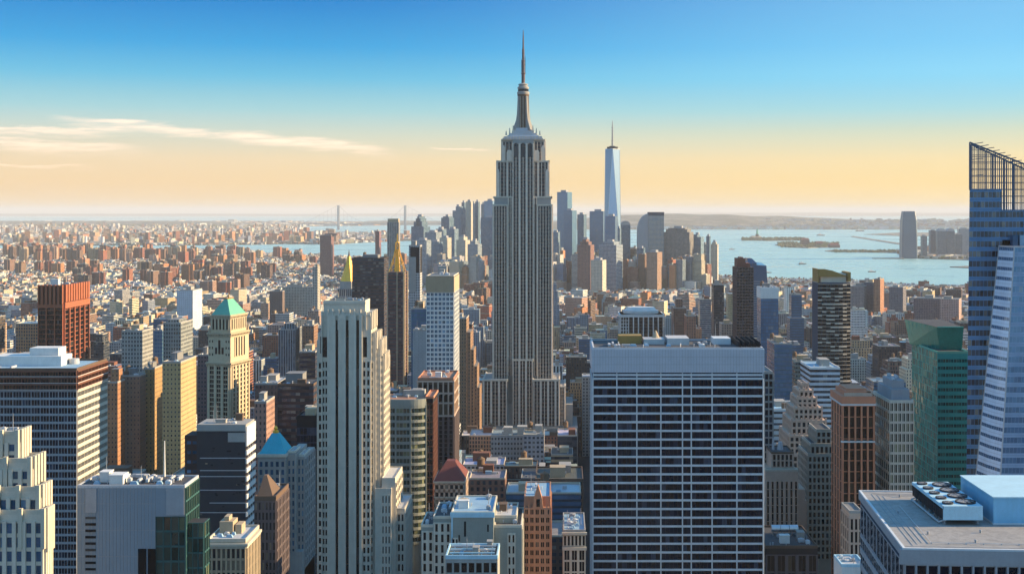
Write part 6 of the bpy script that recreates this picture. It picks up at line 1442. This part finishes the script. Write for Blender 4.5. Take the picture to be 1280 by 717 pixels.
# ================================================================= bridge, statue, boat, far shore towers
def bridge():
    r = bpy.data.objects.new('suspension_bridge', None); C.objects.link(r); tag(r, 'far suspension bridge with two tall grey towers across the harbour mouth', 'bridge')
    Y = 17200; xl, xr = X(423, Y), X(506.5, Y); ht = Z(256.5, Y)
    r.location = ((xl+xr)/2, Y, 0); hx = (xr-xl)/2; zd = 75
    for s_ in (-1, 1):
        m = MB()
        for k in (-1, 1): m.frus((s_*hx-11, s_*hx+11, k*20-8, k*20+8), 0, (s_*hx-9, s_*hx+9, k*17-7, k*17+7), ht)
        for z_ in (ht-14, ht*.66, zd-12): m.box(s_*hx-7, s_*hx+7, -18, 18, z_, z_+12)
        # leg pair seen end-on: portal face turned to the viewer
        m.box(s_*hx-16, s_*hx-6, -6, 6, 0, ht-3); m.box(s_*hx+6, s_*hx+16, -6, 6, 0, ht-3); m.box(s_*hx-16, s_*hx+16, -5, 5, ht-12, ht-2)
        m.obj('tower', 'steel', r)
    m = MB(); m.box(-hx*2.3, hx*2.3, -15, 15, zd, zd+9); m.obj('deck', 'steel', r)
    for k in (-1, 1):
        m = MB(); pts = []
        for i in range(-34, 35):
            u = i/34*2.05; au = abs(u)
            z_ = zd+14+(ht-zd-14)*(au**2) if au <= 1 else zd+9+(ht-zd-9)*max(0, (2.05-au)/1.05)
            pts.append((u*hx, k*15, z_))
        for a, c in zip(pts, pts[1:]): m.bar(a, c, .7)
        for p in pts[::2]: m.bar((p[0], p[1], zd+8), p, .6)
        m.obj('cable', 'steel', r)
bridge()
def statue():
    Y = 11400; r = bpy.data.objects.new('statue', None); C.objects.link(r); tag(r, 'tiny green statue with raised torch on a tall stone pedestal on the first island', 'statue')
    r.location = (X(946.5, Y), Y, 4)
    m = MB(); m.lathe(0, 0, [(48, 0), (46, 8), (30, 8.5), (28, 14)], 11); m.frus((-15, 15, -15, 15), 14, (-10, 10, -10, 10), 46); m.box(-13, 13, -13, 13, 40, 44); m.obj('pedestal', 'brown', r)
    m = MB(); m.lathe(0, 0, [(9.5, 46), (8.5, 52), (8.8, 62), (7, 72), (6, 78), (7, 82), (5, 86), (2.2, 88), (3.2, 92), (2.8, 95), (1, 97)], 14)
    m.loft([[(5, -2, 82), (8, -2, 80), (8, 2, 80), (5, 2, 82)], [(8.5, -1.5, 92), (10.5, -1.5, 92), (10.5, 1.5, 92), (8.5, 1.5, 92)], [(9.5, -1, 102), (11, -1, 102), (11, 1, 102), (9.5, 1, 102)]])
    m.box(-8.5, -5, -5, -1, 66, 78)
    for k in range(7): a_ = math.pi*k/6; m.bar((3*math.cos(a_), 0, 95), (6.5*math.cos(a_), 0, 96+4.5*math.sin(a_)), .5)
    f_ = m.obj('figure', 'green_copper', r)
    m = MB(); m.lathe(10.3, 0, [(1.6, 102), (2.6, 104), (1.2, 105), (1.8, 107), (.2, 110)], 8); m.obj('torch', 'gold', f_)
statue()
def ship(px, py, L, label):
    Y = H*FPX/(py-HY); r = bpy.data.objects.new('boat', None); C.objects.link(r); tag(r, label, 'boat')
    r.location = (X(px, Y), Y, 0); r.rotation_euler = (0, 0, rad(12))
    m = MB(); w = L*.16
    m.loft([[(-L/2+4, -w*.7, -1), (L/2-8, -w*.5, -1), (L/2-3, 0, -1), (L/2-8, w*.5, -1), (-L/2+4, w*.7, -1)], [(-L/2, -w, L*.09), (L/2-7, -w*.8, L*.09), (L/2+2, 0, L*.12), (L/2-7, w*.8, L*.09), (-L/2, w, L*.09)]]); m.obj('hull', 'charcoal', r)
    m = MB(); m.box(-L*.38, L*.22, -w*.7, w*.7, L*.09, L*.17); m.box(-L*.3, L*.05, -w*.5, w*.5, L*.17, L*.22); m.box(-L*.15, -L*.08, -w*.15, w*.15, L*.22, L*.32); m.obj('cabin', 'white', r)
ship(1026, 294.5, 90, 'small dark ship alone in the bay right of the statue island')
ship(1003, 330, 40, 'tiny ferry near the middle of the harbour')
ship(1090, 340, 36, 'small pale boat off the near shore of the harbour')
ship(960, 341, 30, 'tiny boat just off the nearest harbour shore')
ship(1075, 289, 110, 'long low ship near the far side of the bay')
ship(915, 312, 40, 'tiny boat in open water left of the island with brown buildings')
def isle(name, lab, cat, x0, x1, t_, Y, d, col, **k):
    b = Bld(name, lab, cat, x0, x1, t_, 300, Y, d); city_boxes('wall', [brow(b.xa, b.xb, b.ya, b.yb, 2, b.h, col, (.4,.5), 5, 4.5, (.22,.1,.07))], 'city', b.root)
    m = MB(); m.frus((b.xa, b.xb, b.ya, b.yb), b.h, (b.xa*.8, b.xb*.8, 0, 1), b.h+12); m.obj('roof', k.get('rm', 'redtile'), b.root); return b
isle('island_hall', 'red-brown hall on the second island, left one', 'hall', 1002, 1012, 299.5, 9400, 60, (.26,.14,.10))
isle('island_hall', 'larger brown brick hall at the right end of the second island', 'hall', 1037, 1050, 306, 8900, 60, (.22,.11,.09))
isle('island_hall', 'small pinkish building in the middle of the second island', 'hall', 1020, 1029, 303.5, 9300, 50, (.34,.2,.15))
isle('fort_block', 'low dark fort wall around the foot of the statue', 'fort', 940, 953, 296.5, 11350, 160, (.2,.17,.13), rm='tan')
# far shore towers across the harbour
wallmat('far_blue', (.025,.08,.13), rough=.35, var=.2, scale=.02, spec=.6)
FS = 'towers on the far shore of the harbour'
b = Bld('rounded_glass_tower', 'tall dark blue tower with gently rounded crown standing alone on the far shore', SK, 1128.5, 1147, 268, 325, 6900, 70, group=FS, short='lone far-shore tower')
m = MB(); hw, hd = b.w/2, 32
def rr_(k, z_): return [(sx*(hw*k-6*k*(1 if c_ else 0)), sy*(hd*k-6*k*(0 if c_ else 1)), z_) for sx, sy, c_ in ((-1,-1,1),(1,-1,1),(1,-1,0),(1,1,0),(1,1,1),(-1,1,1),(-1,1,0),(-1,-1,0))]
m.loft([rr_(1.06, 2), rr_(1.03, b.h*.5), rr_(.96, b.h*.88), rr_(.86, b.h), rr_(.80, Z(264, 6900))]); b.add('wall', m, 'far_blue')
m = MB()
for k in range(50): z_ = 10+k*(b.h-14)/50; kk = 1.055-.03*z_/b.h if z_ < b.h*.5 else 1.03-.14*(z_/b.h-.5)/.5; m.loft([rr_(kk+.004, z_), rr_(kk+.004, z_+1.6)])
b.add('floor_band', m, 'navyframe')
for i, (x0, x1, t_, Y, dome, lab) in enumerate([(1153, 1159, 295, 6950, 0, 'small blue tower next to the lone far-shore tower'), (1163, 1171, 288, 7200, 0, 'flat-topped blue tower on the far shore'),
        (1172, 1182, 289, 7000, 1, 'arch-topped blue tower, first of two twins on the far shore'), (1183.5, 1193.5, 289, 7050, 1, 'arch-topped blue tower, second of two twins on the far shore'), (1194.5, 1203, 293, 7100, 0, 'grey-blue slab at the right end of the far-shore row'),
        (1199, 1212, 286, 7400, 0, 'pale tower behind the far-shore row, partly hidden by the lattice-crowned skyscraper')]):
    b = Bld('far_shore_tower', lab, SK, x0, x1, t_, 324, Y, 36, group=FS); c_ = (.08,.13,.18)
    city_boxes('wall', [brow(b.xa, b.xb, b.ya, b.yb, 2, b.h, c_ if i < 5 else (.35,.38,.42), (.8,.6), 5, 4)], 'city', b.root)
    m = MB()
    if dome: m.loft([[(b.xb*math.cos(q), y_, b.h+16*math.sin(q)) for q in [math.pi*i_/10 for i_ in range(11)]] for y_ in (b.ya, b.yb)])
    else: m.box(b.xa*.5, b.xb*.5, b.ya*.5, b.yb*.5, b.h, b.h+7)
    m.obj('roof', 'steel', b.root)
# ================================================================= the rest of the city
rnd = random.Random(2024)
def inpoly(x, y, P):
    c = False; j = len(P)-1
    for i in range(len(P)):
        xi, yi = P[i]; xj, yj = P[j]
        if (yi > y) != (yj > y) and x < (xj-xi)*(y-yi)/(yj-yi)+xi: c = not c
        j = i
    return c
FA = np.array(FOOT)
def free(x0, x1, y0, y1):
    return not np.any((FA[:,0] < x1) & (FA[:,1] > x0) & (FA[:,2] < y1) & (FA[:,3] > y0))
SA = np.array(SEEN)
def clampz(x0, x1, Y, Yb, h):
    """keep a filler building from hiding a placed one"""
    pa = min(CX+x0*FPX/Y, CX+x0*FPX/Yb); pb = max(CX+x1*FPX/Y, CX+x1*FPX/Yb)
    m = (SA[:,4] > Y) & (SA[:,0] < pb) & (SA[:,1] > pa)
    if m.any(): h = min(h, float(Z(SA[m,3].max(), Y)) if Y < 1e9 else h)
    return h
# true base colours (name, rgb)
PAL = {
 'red brick': (.30,.11,.065), 'brown brick': (.20,.12,.085), 'orange brick': (.46,.21,.10), 'dark brown': (.075,.052,.045), 'tan brick': (.48,.34,.20), 'cream': (.62,.53,.38),
 'pale grey': (.50,.50,.49), 'grey': (.30,.30,.30), 'white': (.62,.62,.60), 'blue-grey': (.20,.25,.31), 'rosy stone': (.42,.27,.20), 'charcoal': (.055,.058,.068), 'dark glass': (.04,.07,.09)}
W_near = [('red brick', 5), ('brown brick', 8), ('orange brick', 3), ('dark brown', 8), ('tan brick', 8), ('cream', 6), ('pale grey', 6), ('grey', 7), ('white', 3), ('blue-grey', 6), ('rosy stone', 5), ('charcoal', 5), ('dark glass', 5)]
W_low = [('red brick', 4), ('brown brick', 3), ('orange brick', 3), ('tan brick', 5), ('cream', 12), ('pale grey', 9), ('grey', 5), ('white', 11), ('blue-grey', 8), ('rosy stone', 6), ('dark brown', 2)]
W_tow = [('red brick', 9), ('brown brick', 9), ('orange brick', 8), ('rosy stone', 3), ('tan brick', 4), ('dark brown', 3)]
def pick(w): 
    k = rnd.choices([a for a, _ in w], [c for _, c in w])[0]; c = PAL[k]; s = rnd.uniform(.82, 1.18); return k, tuple(min(.75, v*s*rnd.uniform(.95, 1.05)) for v in c)
ROOFS = [('pale', (.44,.46,.44), 4), ('grey', (.22,.22,.23), 5), ('dark', (.08,.08,.085), 4), ('silver-blue', (.32,.41,.44), 3), ('tan', (.30,.26,.21), 2)]
def roofpick(): r = rnd.choices(ROOFS, [q[2] for q in ROOFS])[0]; return r[0], tuple(v*rnd.uniform(.85, 1.15) for v in r[1])
STY = [(.55,.58), (.5,.62), (.58,.5), (.42,.55), (.66,.66), (1.2,.5), (.55,1.2), (.5,.5)]
def noise2(x, y):
    return math.sin(x*.0021+1.3)*math.cos(y*.0017-.4)+.5*math.sin(x*.0053-y*.0041)+.3*math.cos(x*.011+y*.009)
def height(x, y, px):
    n_ = noise2(x, y)
    if y < 900: h = rnd.choice([rnd.uniform(45, 75), rnd.uniform(60, 100), rnd.uniform(80, 118)])
    elif y < 1500: h = rnd.choice([rnd.uniform(28, 60), rnd.uniform(45, 80), rnd.uniform(55, 110)])
    elif y < 2400: h = rnd.choice([rnd.uniform(20, 45), rnd.uniform(30, 60), rnd.uniform(45, 90)])
    elif y < 4000: h = rnd.choice([rnd.uniform(14, 28), rnd.uniform(18, 42), rnd.uniform(28, 64)])
    else: h = rnd.uniform(10, 24)
    if 1500 < y < 4000 and rnd.random() < .06: h *= 1.7
    if 2200 < y < 4200 and 80 < px < 560 and rnd.random() < .7: h = min(h, rnd.uniform(14, 28))
    if y > 3600 and 540 < px < 910 and y < 5800: h = rnd.choice([rnd.uniform(25, 60), rnd.uniform(40, 95), rnd.uniform(60, 130)]) if y > 4000 else rnd.uniform(25, 70)
    elif y > 2300 and 900 < px: h = rnd.uniform(18, 52)
    if px < 300 and 1100 < y < 2300: h *= rnd.uniform(.8, 1.35)
    return h*(1+.12*n_)
lots = []   # dicts
AVW, AVP, STW, STP = 24, 262, 15, 80
def avoff(y): return 25 if y < 1330 else (150, -40, 95, -90, 30)[int((y-1330)//640) % 5]
def fill(y0, y1, lotw, px0=-90, px1=1370):
    y = y0
    while y < y1:
        for row in (0, 1):
            ya = y+STW/2+row*(STP-STW)/2; dpt = (STP-STW)/2-(1.5 if row == 0 else 0)
            xlo, xhi = X(px0, ya), X(px1, ya)
            ao = avoff(y); k = math.floor((xlo-ao)/AVP)
            while ao+k*AVP < xhi:
                bx0, bx1 = ao+k*AVP+AVW/2, ao+(k+1)*AVP-AVW/2; x = bx0
                while x < bx1-6:
                    w = min(rnd.uniform(*lotw), bx1-x)
                    if bx1-x-w < 8: w = bx1-x
                    if x+w > xlo and x < xhi: yield x, x+w, ya, ya+dpt
                    x += w
                k += 1
        y += STP
def addlot(x0, x1, ya, yb_, h, pal, tower=False):
    key, col = pal; rk, rc = roofpick()
    lots.append(dict(x0=x0, x1=x1, y0=ya, y1=yb_, h=h, key=key, col=col, rk=rk, rc=rc, sty=rnd.choice(STY) if key not in ('dark glass', 'charcoal') else (1.2,.6), pitch=rnd.uniform(2.2, 3.6), fl=rnd.uniform(3.1, 3.8), tower=tower, seed=rnd.random()))
GREEN = []   # small parks
# slabs and tower clusters of the housing estates, left of the middle
for cx_px, cy, sx, sy, n_, hr in ((60, 6700, 130, 700, 80, (55, 82)), (190, 6500, 110, 700, 55, (50, 80)), (300, 6300, 70, 600, 26, (45, 72)), (90, 5200, 110, 260, 18, (42, 60)), (215, 4700, 70, 300, 24, (48, 70)), (150, 4400, 60, 240, 12, (45, 62)),
                                   (300, 4900, 40, 300, 10, (45, 66)), (270, 3900, 40, 220, 9, (40, 60)), (440, 5600, 60, 500, 16, (40, 66)), (590, 3300, 40, 300, 8, (50, 80)), (720, 3300, 40, 300, 12, (30, 55)), (1120, 3500, 90, 300, 22, (36, 62)), (1000, 3500, 60, 300, 10, (30, 52))):
    for _ in range(n_):
        Y = cy+rnd.uniform(-sy, sy); px = cx_px+rnd.uniform(-sx, sx); w = rnd.uniform(24, 42); d = rnd.uniform(20, 34); x = X(px, Y)
        if not inpoly(x, Y, MANH) or not free(x-4, x+w+4, Y-4, Y+d+4): continue
        h = clampz(x, x+w, Y, Y+d, rnd.uniform(*hr)); 
        if h < 15: continue
        addlot(x, x+w, Y, Y+d, h, pick(W_tow), True)
        FA = np.vstack([FA, (x-6, x+w+6, Y-6, Y+d+6)])
for (y0, y1, lw) in ((300, 1380, (15, 38)), (1380, 2500, (14, 36)), (2500, 4100, (16, 44)), (4100, 8100, (13, 34))):
    for x0, x1, ya, yb_ in fill(y0, y1, lw):
        if not (inpoly(x0, ya, MANH) and inpoly(x1, yb_, MANH)): continue
        px = CX+x0*FPX/ya
        if ya < 560 and not (px > 560): continue
        g_ = rnd.uniform(0, 1.2) if ya < 2000 else rnd.uniform(.5, 3)
        if not free(x0, x1-g_, ya, yb_): continue
        if rnd.random() < (.04 if ya < 2500 else .08): continue
        h = clampz(x0, x1, ya, yb_, height(x0, ya, px))
        if ya < 900: h = min(h, Z(600, ya) if px > 560 and px < 745 else Z(560, ya)) if ya > 560 else min(h, 95)
        if ya < 1300 and 560 < px < 740: h = min(h, Z(545, ya) if ya > 800 else Z(590, ya))
        if 880 < px < 1210 and ya > 2000: h = min(h, max(12, Z(358, ya)))
        if 1000 < ya < 2400 and px < 560: h = min(h, max(14, Z(rnd.uniform(388, 412), ya)))
        elif 2400 <= ya < 4000 and px < 880: h = min(h, max(14, Z(rnd.uniform(362, 375), ya)))
        if h < 9: h = rnd.uniform(9, 13) if h > -50 else 9
        addlot(x0, x1-g_, ya, yb_-rnd.uniform(0, 5), h, pick(W_near if ya < 1900 else W_low))
print('lots', len(lots))
# ---- which fillers show largest: paint everything back to front on a coarse screen
GW, GH = 640, 360
buf = np.full((GH, GW), -1, np.int32)
def prect(x0, x1, Y, z1, z0=0): return (CX+x0*FPX/Y)/2, (CX+x1*FPX/Y)/2, (HY+(H-z1)*FPX/Y)/2, (HY+(H-z0)*FPX/Y)/2
items = [(l['y0'], i, l['x0'], l['x1'], l['h'], l['y1']) for i, l in enumerate(lots)] + [(s_[4], -2, X(s_[0], s_[4]), X(s_[1], s_[4]), Z(s_[2], s_[4]), s_[4]+1) for s_ in SEEN]
items.sort(key=lambda q: -q[0])
for Y, i, x0, x1, h, y1 in items:
    for YY in (y1, Y):
        a, c, t_, u_ = prect(x0, x1, YY, h); A_, B_, T_, U_ = max(0, int(round(a))), min(GW, int(round(c))), max(0, int(round(t_))), min(GH, int(round(u_)))
        if B_ > A_ and U_ > T_: buf[T_:U_, A_:B_] = i
ids, cnt = np.unique(buf[buf >= 0], return_counts=True)
rank = sorted(zip(ids.tolist(), cnt.tolist()), key=lambda q: -q[1])
sel_t = [i for i, c in rank if lots[i]['tower']][:150]; sel_b = [i for i, c in rank if not lots[i]['tower']][:300]
chosen = set(sel_t) | set(sel_b)
SHOWN = {i for i, c in rank}
# ---- single buildings with roofs, bulkheads and tanks
ys_, xs_ = {}, {}
vis = {}
for i in chosen:
    yy, xx = np.nonzero(buf == i); vis[i] = (xx.mean()*2, yy.mean()*2)
made = []
def single(i):
    l = lots[i]; x0, x1, y0, y1, h = l['x0'], l['x1'], l['y0'], l['y1'], l['h']; rr = random.Random(i)
    r = bpy.data.objects.new('housing_tower' if l['tower'] else 'city_building', None); C.objects.link(r); cx, cy = (x0+x1)/2, (y0+y1)/2; r.location = (cx, cy, 1.5)
    if y0 > 2450: r.rotation_euler = (0, 0, rad(-14-14*abs(math.sin(x0*.003+y0*.0021))-(12 if x0 > 250 else 0)) if not l['tower'] else rad(-25+30*l['seed']))
    a, b_, c, d = x0-cx, x1-cx, y0-cy, y1-cy; feats = []; h -= 1.5
    col = l['col']; rows = []; topz = h; ta, tb, tc, td = a, b_, c, d
    big = (x1-x0) > 17 and h > 32 and not l['tower'] and rr.random() < .5
    K = dict(sty=l['sty'], pitch=l['pitch'], fl=l['fl'], seed=l['seed'])
    if big:
        f_ = rr.uniform(.62, .85); rows.append(brow(a, b_, c, d, 0, h*f_, col, roof=l['rc'], **K)); i1 = min(3.5, (x1-x0)*.13); ta, tb, tc, td = a+i1, b_-i1*rr.uniform(.3, 1), c+rr.uniform(1.5, 4), d-2
        rows.append(brow(ta, tb, tc, td, h*f_, h, col, roof=l['rc'], **K)); feats.append('stepped')
        if (tb-ta) > 12 and rr.random() < .4:
            ta += 2; tb -= 2; tc += 2; td -= 2; rows.append(brow(ta, tb, tc, td, h, h*1.08+2, col, roof=l['rc'], **K)); topz = h*1.08+2
    else: rows.append(brow(a, b_, c, d, 0, h, col, roof=l['rc'], **K))
    if l['tower']:
        rows.append(brow(a+(b_-a)*.3, a+(b_-a)*.7, c-5, d+5, 0, h-.6, col, roof=l['rc'], **K)); feats.append('cross-shaped')
    city_boxes('wall', rows, 'cityglass' if l['key'] == 'dark glass' else 'city', r)
    w, dp = tb-ta, td-tc; near = y0 < 2000
    # parapet and deck
    m = MB(); pt = .45; ph = .9
    for q in ((ta, tb, tc, tc+pt), (ta, tb, td-pt, td), (ta, ta+pt, tc+pt, td-pt), (tb-pt, tb, tc+pt, td-pt)): m.box(q[0], q[1], q[2], q[3], topz, topz+ph)
    if big:
        z_ = rows[0][5]
        m2 = MB(); m2.box(a, b_, c, c+pt, z_, z_+ph); m2.box(b_-pt, b_, c+pt, d, z_, z_+ph); m2.obj('parapet', 'concrete', r)
    pk = {'white':'white','pale grey':'limestone_pale','cream':'cream','tan brick':'tan','grey':'greystone','blue-grey':'steel','charcoal':'charcoal','dark brown':'brown','brown brick':'brown','red brick':'brick','orange brick':'orangestone','rosy stone':'pinkstone','dark glass':'steel'}[l['key']]
    rf = m.obj('parapet', pk if rr.random() < .6 else rr.choice(['limestone','cream','greystone']), r)
    n_b = rr.choice([1, 1, 2]) if w > 9 else 1
    for k in range(n_b):
        bw, bd, bh = w*rr.uniform(.18, .42), dp*rr.uniform(.2, .45), rr.uniform(2.6, 6); u = ta+.8+rr.uniform(0, max(.1, w-bw-1.6)); v_ = tc+1+rr.uniform(0, max(.1, dp-bd-2))
        m = MB(); m.box(u, u+bw, v_, v_+bd, topz, topz+bh); m.box(u-.15, u+bw+.15, v_-.15, v_+bd+.15, topz+bh, topz+bh+.25)
        m.obj('bulkhead', rr.choice([pk, 'greystone', 'concrete', 'tan', 'brown', 'brick']), r)
    if rr.random() < .42 and w > 8 and not l['tower'] and y0 < 2600:
        tank_full(r, ta+w*rr.uniform(.25, .75), td-3.2, topz, rr.uniform(1.7, 2.3), rr.uniform(3, 4), rr.uniform(2, 4)); feats.append('water tank')
    if near and y0 < 1500:
        for k in range(rr.randint(2, 5)):
            s_ = rr.uniform(.8, 2.4); u = ta+1.2+rr.uniform(0, max(.1, w-4)); v_ = tc+1.2+rr.uniform(0, max(.1, dp-4)); m = MB(); m.box(u, u+s_*rr.uniform(.8, 2), v_, v_+s_, topz+.02, topz+rr.uniform(.8, 2)); m.obj('air_conditioner', rr.choice(['silver','white','steel','roofblue']), r)
    made.append((i, r, feats, big))
for i in sorted(chosen): single(i)
# labels that tell them apart: colour, height, roof, nearest landmark, order of distance from it
def hword(h): return 'low' if h < 28 else 'mid-height' if h < 60 else 'tall'
cand = {}
for i, r, feats, big in made:
    l = lots[i]; px, py = vis[i]
    best = min(ANCHOR, key=lambda a: (a[1]-px)**2+((a[2]-py)*1.3)**2)
    rel = 'in front of' if l['y0'] < best[3]-20 else 'behind' if l['y0'] > best[3]+60 else 'beside'
    kind = 'housing tower' if l['tower'] else 'building'
    f_ = [q for q in feats if q != 'cross-shaped']
    base_ = f"{hword(l['h'])} {'stepped ' if big else ''}{l['key']} {kind}"
    roof_ = 'with roof tank' if 'water tank' in feats else f"with {l['rk']} roof"
    cand.setdefault((base_, roof_, rel, best[0]), []).append((math.hypot(px-best[1], py-best[2]), i, r))
ORD = ['nearest', 'second nearest', 'third nearest', 'fourth nearest', 'fifth nearest', 'sixth nearest', 'seventh nearest', 'eighth nearest', 'ninth nearest', 'tenth nearest', 'eleventh nearest', 'twelfth nearest']
for (base_, roof_, rel, anc), L_ in cand.items():
    L_.sort(key=lambda q: q[0])
    for k, (_, i, r) in enumerate(L_):
        roof_ = roof_ if len((base_+roof_+anc).split()) < 12 else ''
        pos = f"{rel} the {anc}" if len(L_) == 1 else (f"{ORD[min(k, 11)]} such {rel} the {anc}")
        lab_ = f"{base_} {roof_} {pos}"
        if len(lab_.split()) > 16: lab_ = lab_.replace(' with ', ', ').replace(' roof tank', ' tank')
        if len(lab_.split()) > 16: lab_ = lab_.replace('mid-height ', '').replace('such ', '')
        tag(r, lab_, 'apartment tower' if lots[i]['tower'] else 'city building', 'housing estate towers' if lots[i]['tower'] else 'city buildings between the streets')
# ---- everything smaller as one mass
rows = []
for i, l in enumerate(lots):
    if i in chosen: continue
    x0, x1, y0, y1, h = l['x0'], l['x1'], l['y0'], l['y1'], l['h']
    K = dict(sty=l['sty'], pitch=l['pitch']*(1 if y0 < 3000 else 1.3), fl=l['fl'], seed=l['seed'])
    ang = rad(-14-14*abs(math.sin(x0*.003+y0*.0021))-(12 if x0 > 250 else 0)) if y0 > 2450 and not l['tower'] else (rad(-25+30*l['seed']) if l['tower'] else 0)
    sh_ = 1 if ang == 0 else .9
    x0, x1 = (x0+x1)/2-(x1-x0)/2*sh_, (x0+x1)/2+(x1-x0)/2*sh_
    rows.append(brow(x0, x1, y0, y1, 1.4, h, l['col'], roof=l['rc'], ang=ang, **K))
    w, dp = x1-x0, y1-y0
    for k in range(1 if y0 > 3000 else 2):
        bw, bd = w*rnd.uniform(.15, .45), dp*rnd.uniform(.15, .45); u = x0+rnd.uniform(.5, w-bw-.5); v_ = y0+rnd.uniform(.5, dp-bd-.5); k_, c_ = pick(W_low)
        rows.append(brow(u, u+bw, v_, v_+bd, h, h+rnd.uniform(2.5, 6), c_, roof=l['rc'], sty=(0,0)))
back = []
for k in range(-7, 8):
    for j in range(26):
        for s_ in (0, 1, 2, 3):
            x_ = 25+k*AVP+AVW/2+s_*58; y_ = -75-j*STP
            k_, c_ = pick(W_near); back.append(brow(x_, x_+rnd.uniform(35, 55), y_-60, y_, 1.4, rnd.uniform(40, 130), c_, sty=rnd.choice(STY), pitch=3, fl=3.5))
tag(city_boxes('northern_city_blocks', back), kind='stuff', label='city blocks behind the viewpoint')
o = city_boxes('city_blocks', rows); tag(o, kind='stuff', label='mass of small city blocks filling the middle distance')
# far borough across the river
rows = []
def scatter(poly, n_, y0, y1, hr, pal, px0=-60, px1=700, w=(14, 40), tall=0.03, th=(30, 70), pw=1.3):
    for _ in range(n_):
        Y = y0+(y1-y0)*rnd.random()**pw; px = rnd.uniform(px0, px1); x = X(px, Y)
        if not inpoly(x, Y, poly): continue
        ww_ = rnd.uniform(*w)*(1+Y/20000); h = rnd.uniform(*hr)
        if rnd.random() < tall: h = rnd.uniform(*th)
        k_, c_ = pick(pal); rk, rc = roofpick()
        rows.append(brow(x, x+ww_, Y, Y+ww_*rnd.uniform(.6, 1.2), 1.5, h, c_, sty=(.5,.5), pitch=5, fl=5, roof=rc, ang=rad(rnd.choice((-35, -20, 20)))))
scatter(BROOK, 30000, 9450, 21000, (7, 20), W_low, -60, 560, (8, 24))
scatter(BROOK, 170, 9600, 12500, (35, 70), W_tow, -40, 420, (18, 30), .2, (70, 100))
scatter(BROOK, 220, 9500, 16000, (20, 45), W_low, -40, 560, (22, 45))
scatter(BROOK, 1500, 21000, 30000, (10, 26), W_low, -60, 470, (30, 90), .02, (30, 60))
o = city_boxes('far_borough_blocks', rows); tag(o, kind='stuff', label='distant low city across the river')
rows = []
scatter(NJ, 700, 6500, 12000, (8, 22), W_low, 1120, 1300, (20, 60))
SI = [W2(640, 17200), W2(1330, 17200), W2(1330, 21000), W2(640, 21000)]
for _ in range(1700):
    Y = 17350+2300*rnd.random()**1.6; px = rnd.uniform(760, 1300); x = X(px, Y); w = rnd.uniform(25, 90); z_ = (Y-17300)*.045
    k_, c_ = pick([('white', 6), ('cream', 5), ('rosy stone', 2), ('pale grey', 4)]); rows.append(brow(x, x+w, Y, Y+w*.6, 0, z_+rnd.uniform(12, 42), c_, sty=(.5,.5), pitch=5, fl=4.5))
for _ in range(260):
    Y = rnd.uniform(10500, 14500); px = rnd.uniform(395, 520); x = X(px, Y)
    if inpoly(x, Y, BROOK): w = rnd.uniform(60, 160); k_, c_ = pick([('red brick', 3), ('rosy stone', 2), ('white', 2)]); rows.append(brow(x, x+w, Y, Y+60, 1, rnd.uniform(10, 24), c_, sty=(0,0), roof=c_))
o = city_boxes('far_shore_blocks', rows); tag(o, kind='stuff', label='distant low buildings along the harbour shores')
# trees of the far parks and islands: small leaf clumps
m = MB()
def clump(x, y, z, r_):
    a = [rnd.uniform(.7, 1.2)*r_ for _ in range(6)]
    top = (x+rnd.uniform(-.2, .2)*r_, y, z+r_*1.3); ring = [(x+a[q]*math.cos(q*math.pi/3), y+a[q]*math.sin(q*math.pi/3), z+r_*.55*rnd.uniform(.6, 1.3)) for q in range(6)]; bot = (x, y, z)
    n_ = len(m.v); m.v += [bot, top]+ring
    for q in range(6):
        m.f.append((n_+1, n_+2+q, n_+2+(q+1) % 6)); m.mi.append(0); m.f.append((n_, n_+2+(q+1) % 6, n_+2+q)); m.mi.append(0)
for px0, px1, Y0, Y1, n_, rr0 in ((928, 1006, 10950, 11800, 420, 13), (972, 1048, 8900, 10200, 460, 11), (1040, 1126, 7850, 8200, 220, 9), (-60, 640, 8000, 8200, 500, 11), (-60, 330, 9480, 9700, 500, 12), (40, 330, 19500, 21500, 900, 22), (540, 640, 12400, 13500, 120, 14), (1125, 1210, 6800, 7100, 120, 10), (900, 1000, 4560, 4900, 220, 9), (1000, 1205, 4080, 4500, 420, 8), (20, 330, 5400, 7400, 700, 8), (350, 560, 4200, 6300, 500, 8)):
    for _ in range(n_):
        Y = rnd.uniform(Y0, Y1); px = rnd.uniform(px0, px1); x = X(px, Y)
        P_ok = any(inpoly(x, Y, p) for p in (MANH, BROOK, NJ)) or (925 < px < 1126 and Y > 7700)
        if P_ok and free(x-5, x+5, Y-5, Y+5): clump(x, Y, 2, rr0*rnd.uniform(.6, 1.2))
o = m.obj('trees_far_off', 'foliage'); tag(o, kind='stuff', label='far-off woods and park trees')
# ================================================================= haze
m_ = bpy.data.materials.new('haze'); m_.use_nodes = True; m_.node_tree.nodes.clear()
t = NT(m_.node_tree); pv = t.new('ShaderNodeVolumePrincipled'); oo = t.new('ShaderNodeOutputMaterial')
pv.inputs['Color'].default_value = (.92, .94, .96, 1); pv.inputs['Density'].default_value = 2.7e-5; pv.inputs['Anisotropy'].default_value = 0.0
t.l.new(pv.outputs[0], oo.inputs['Volume']); MATS['haze'] = m_
m = MB(); m.box(-160000, 160000, -3500, 160000, -14, 452); hz = m.obj('haze', 'haze'); hz['kind'] = 'stuff'
print('objects', len(bpy.data.objects))
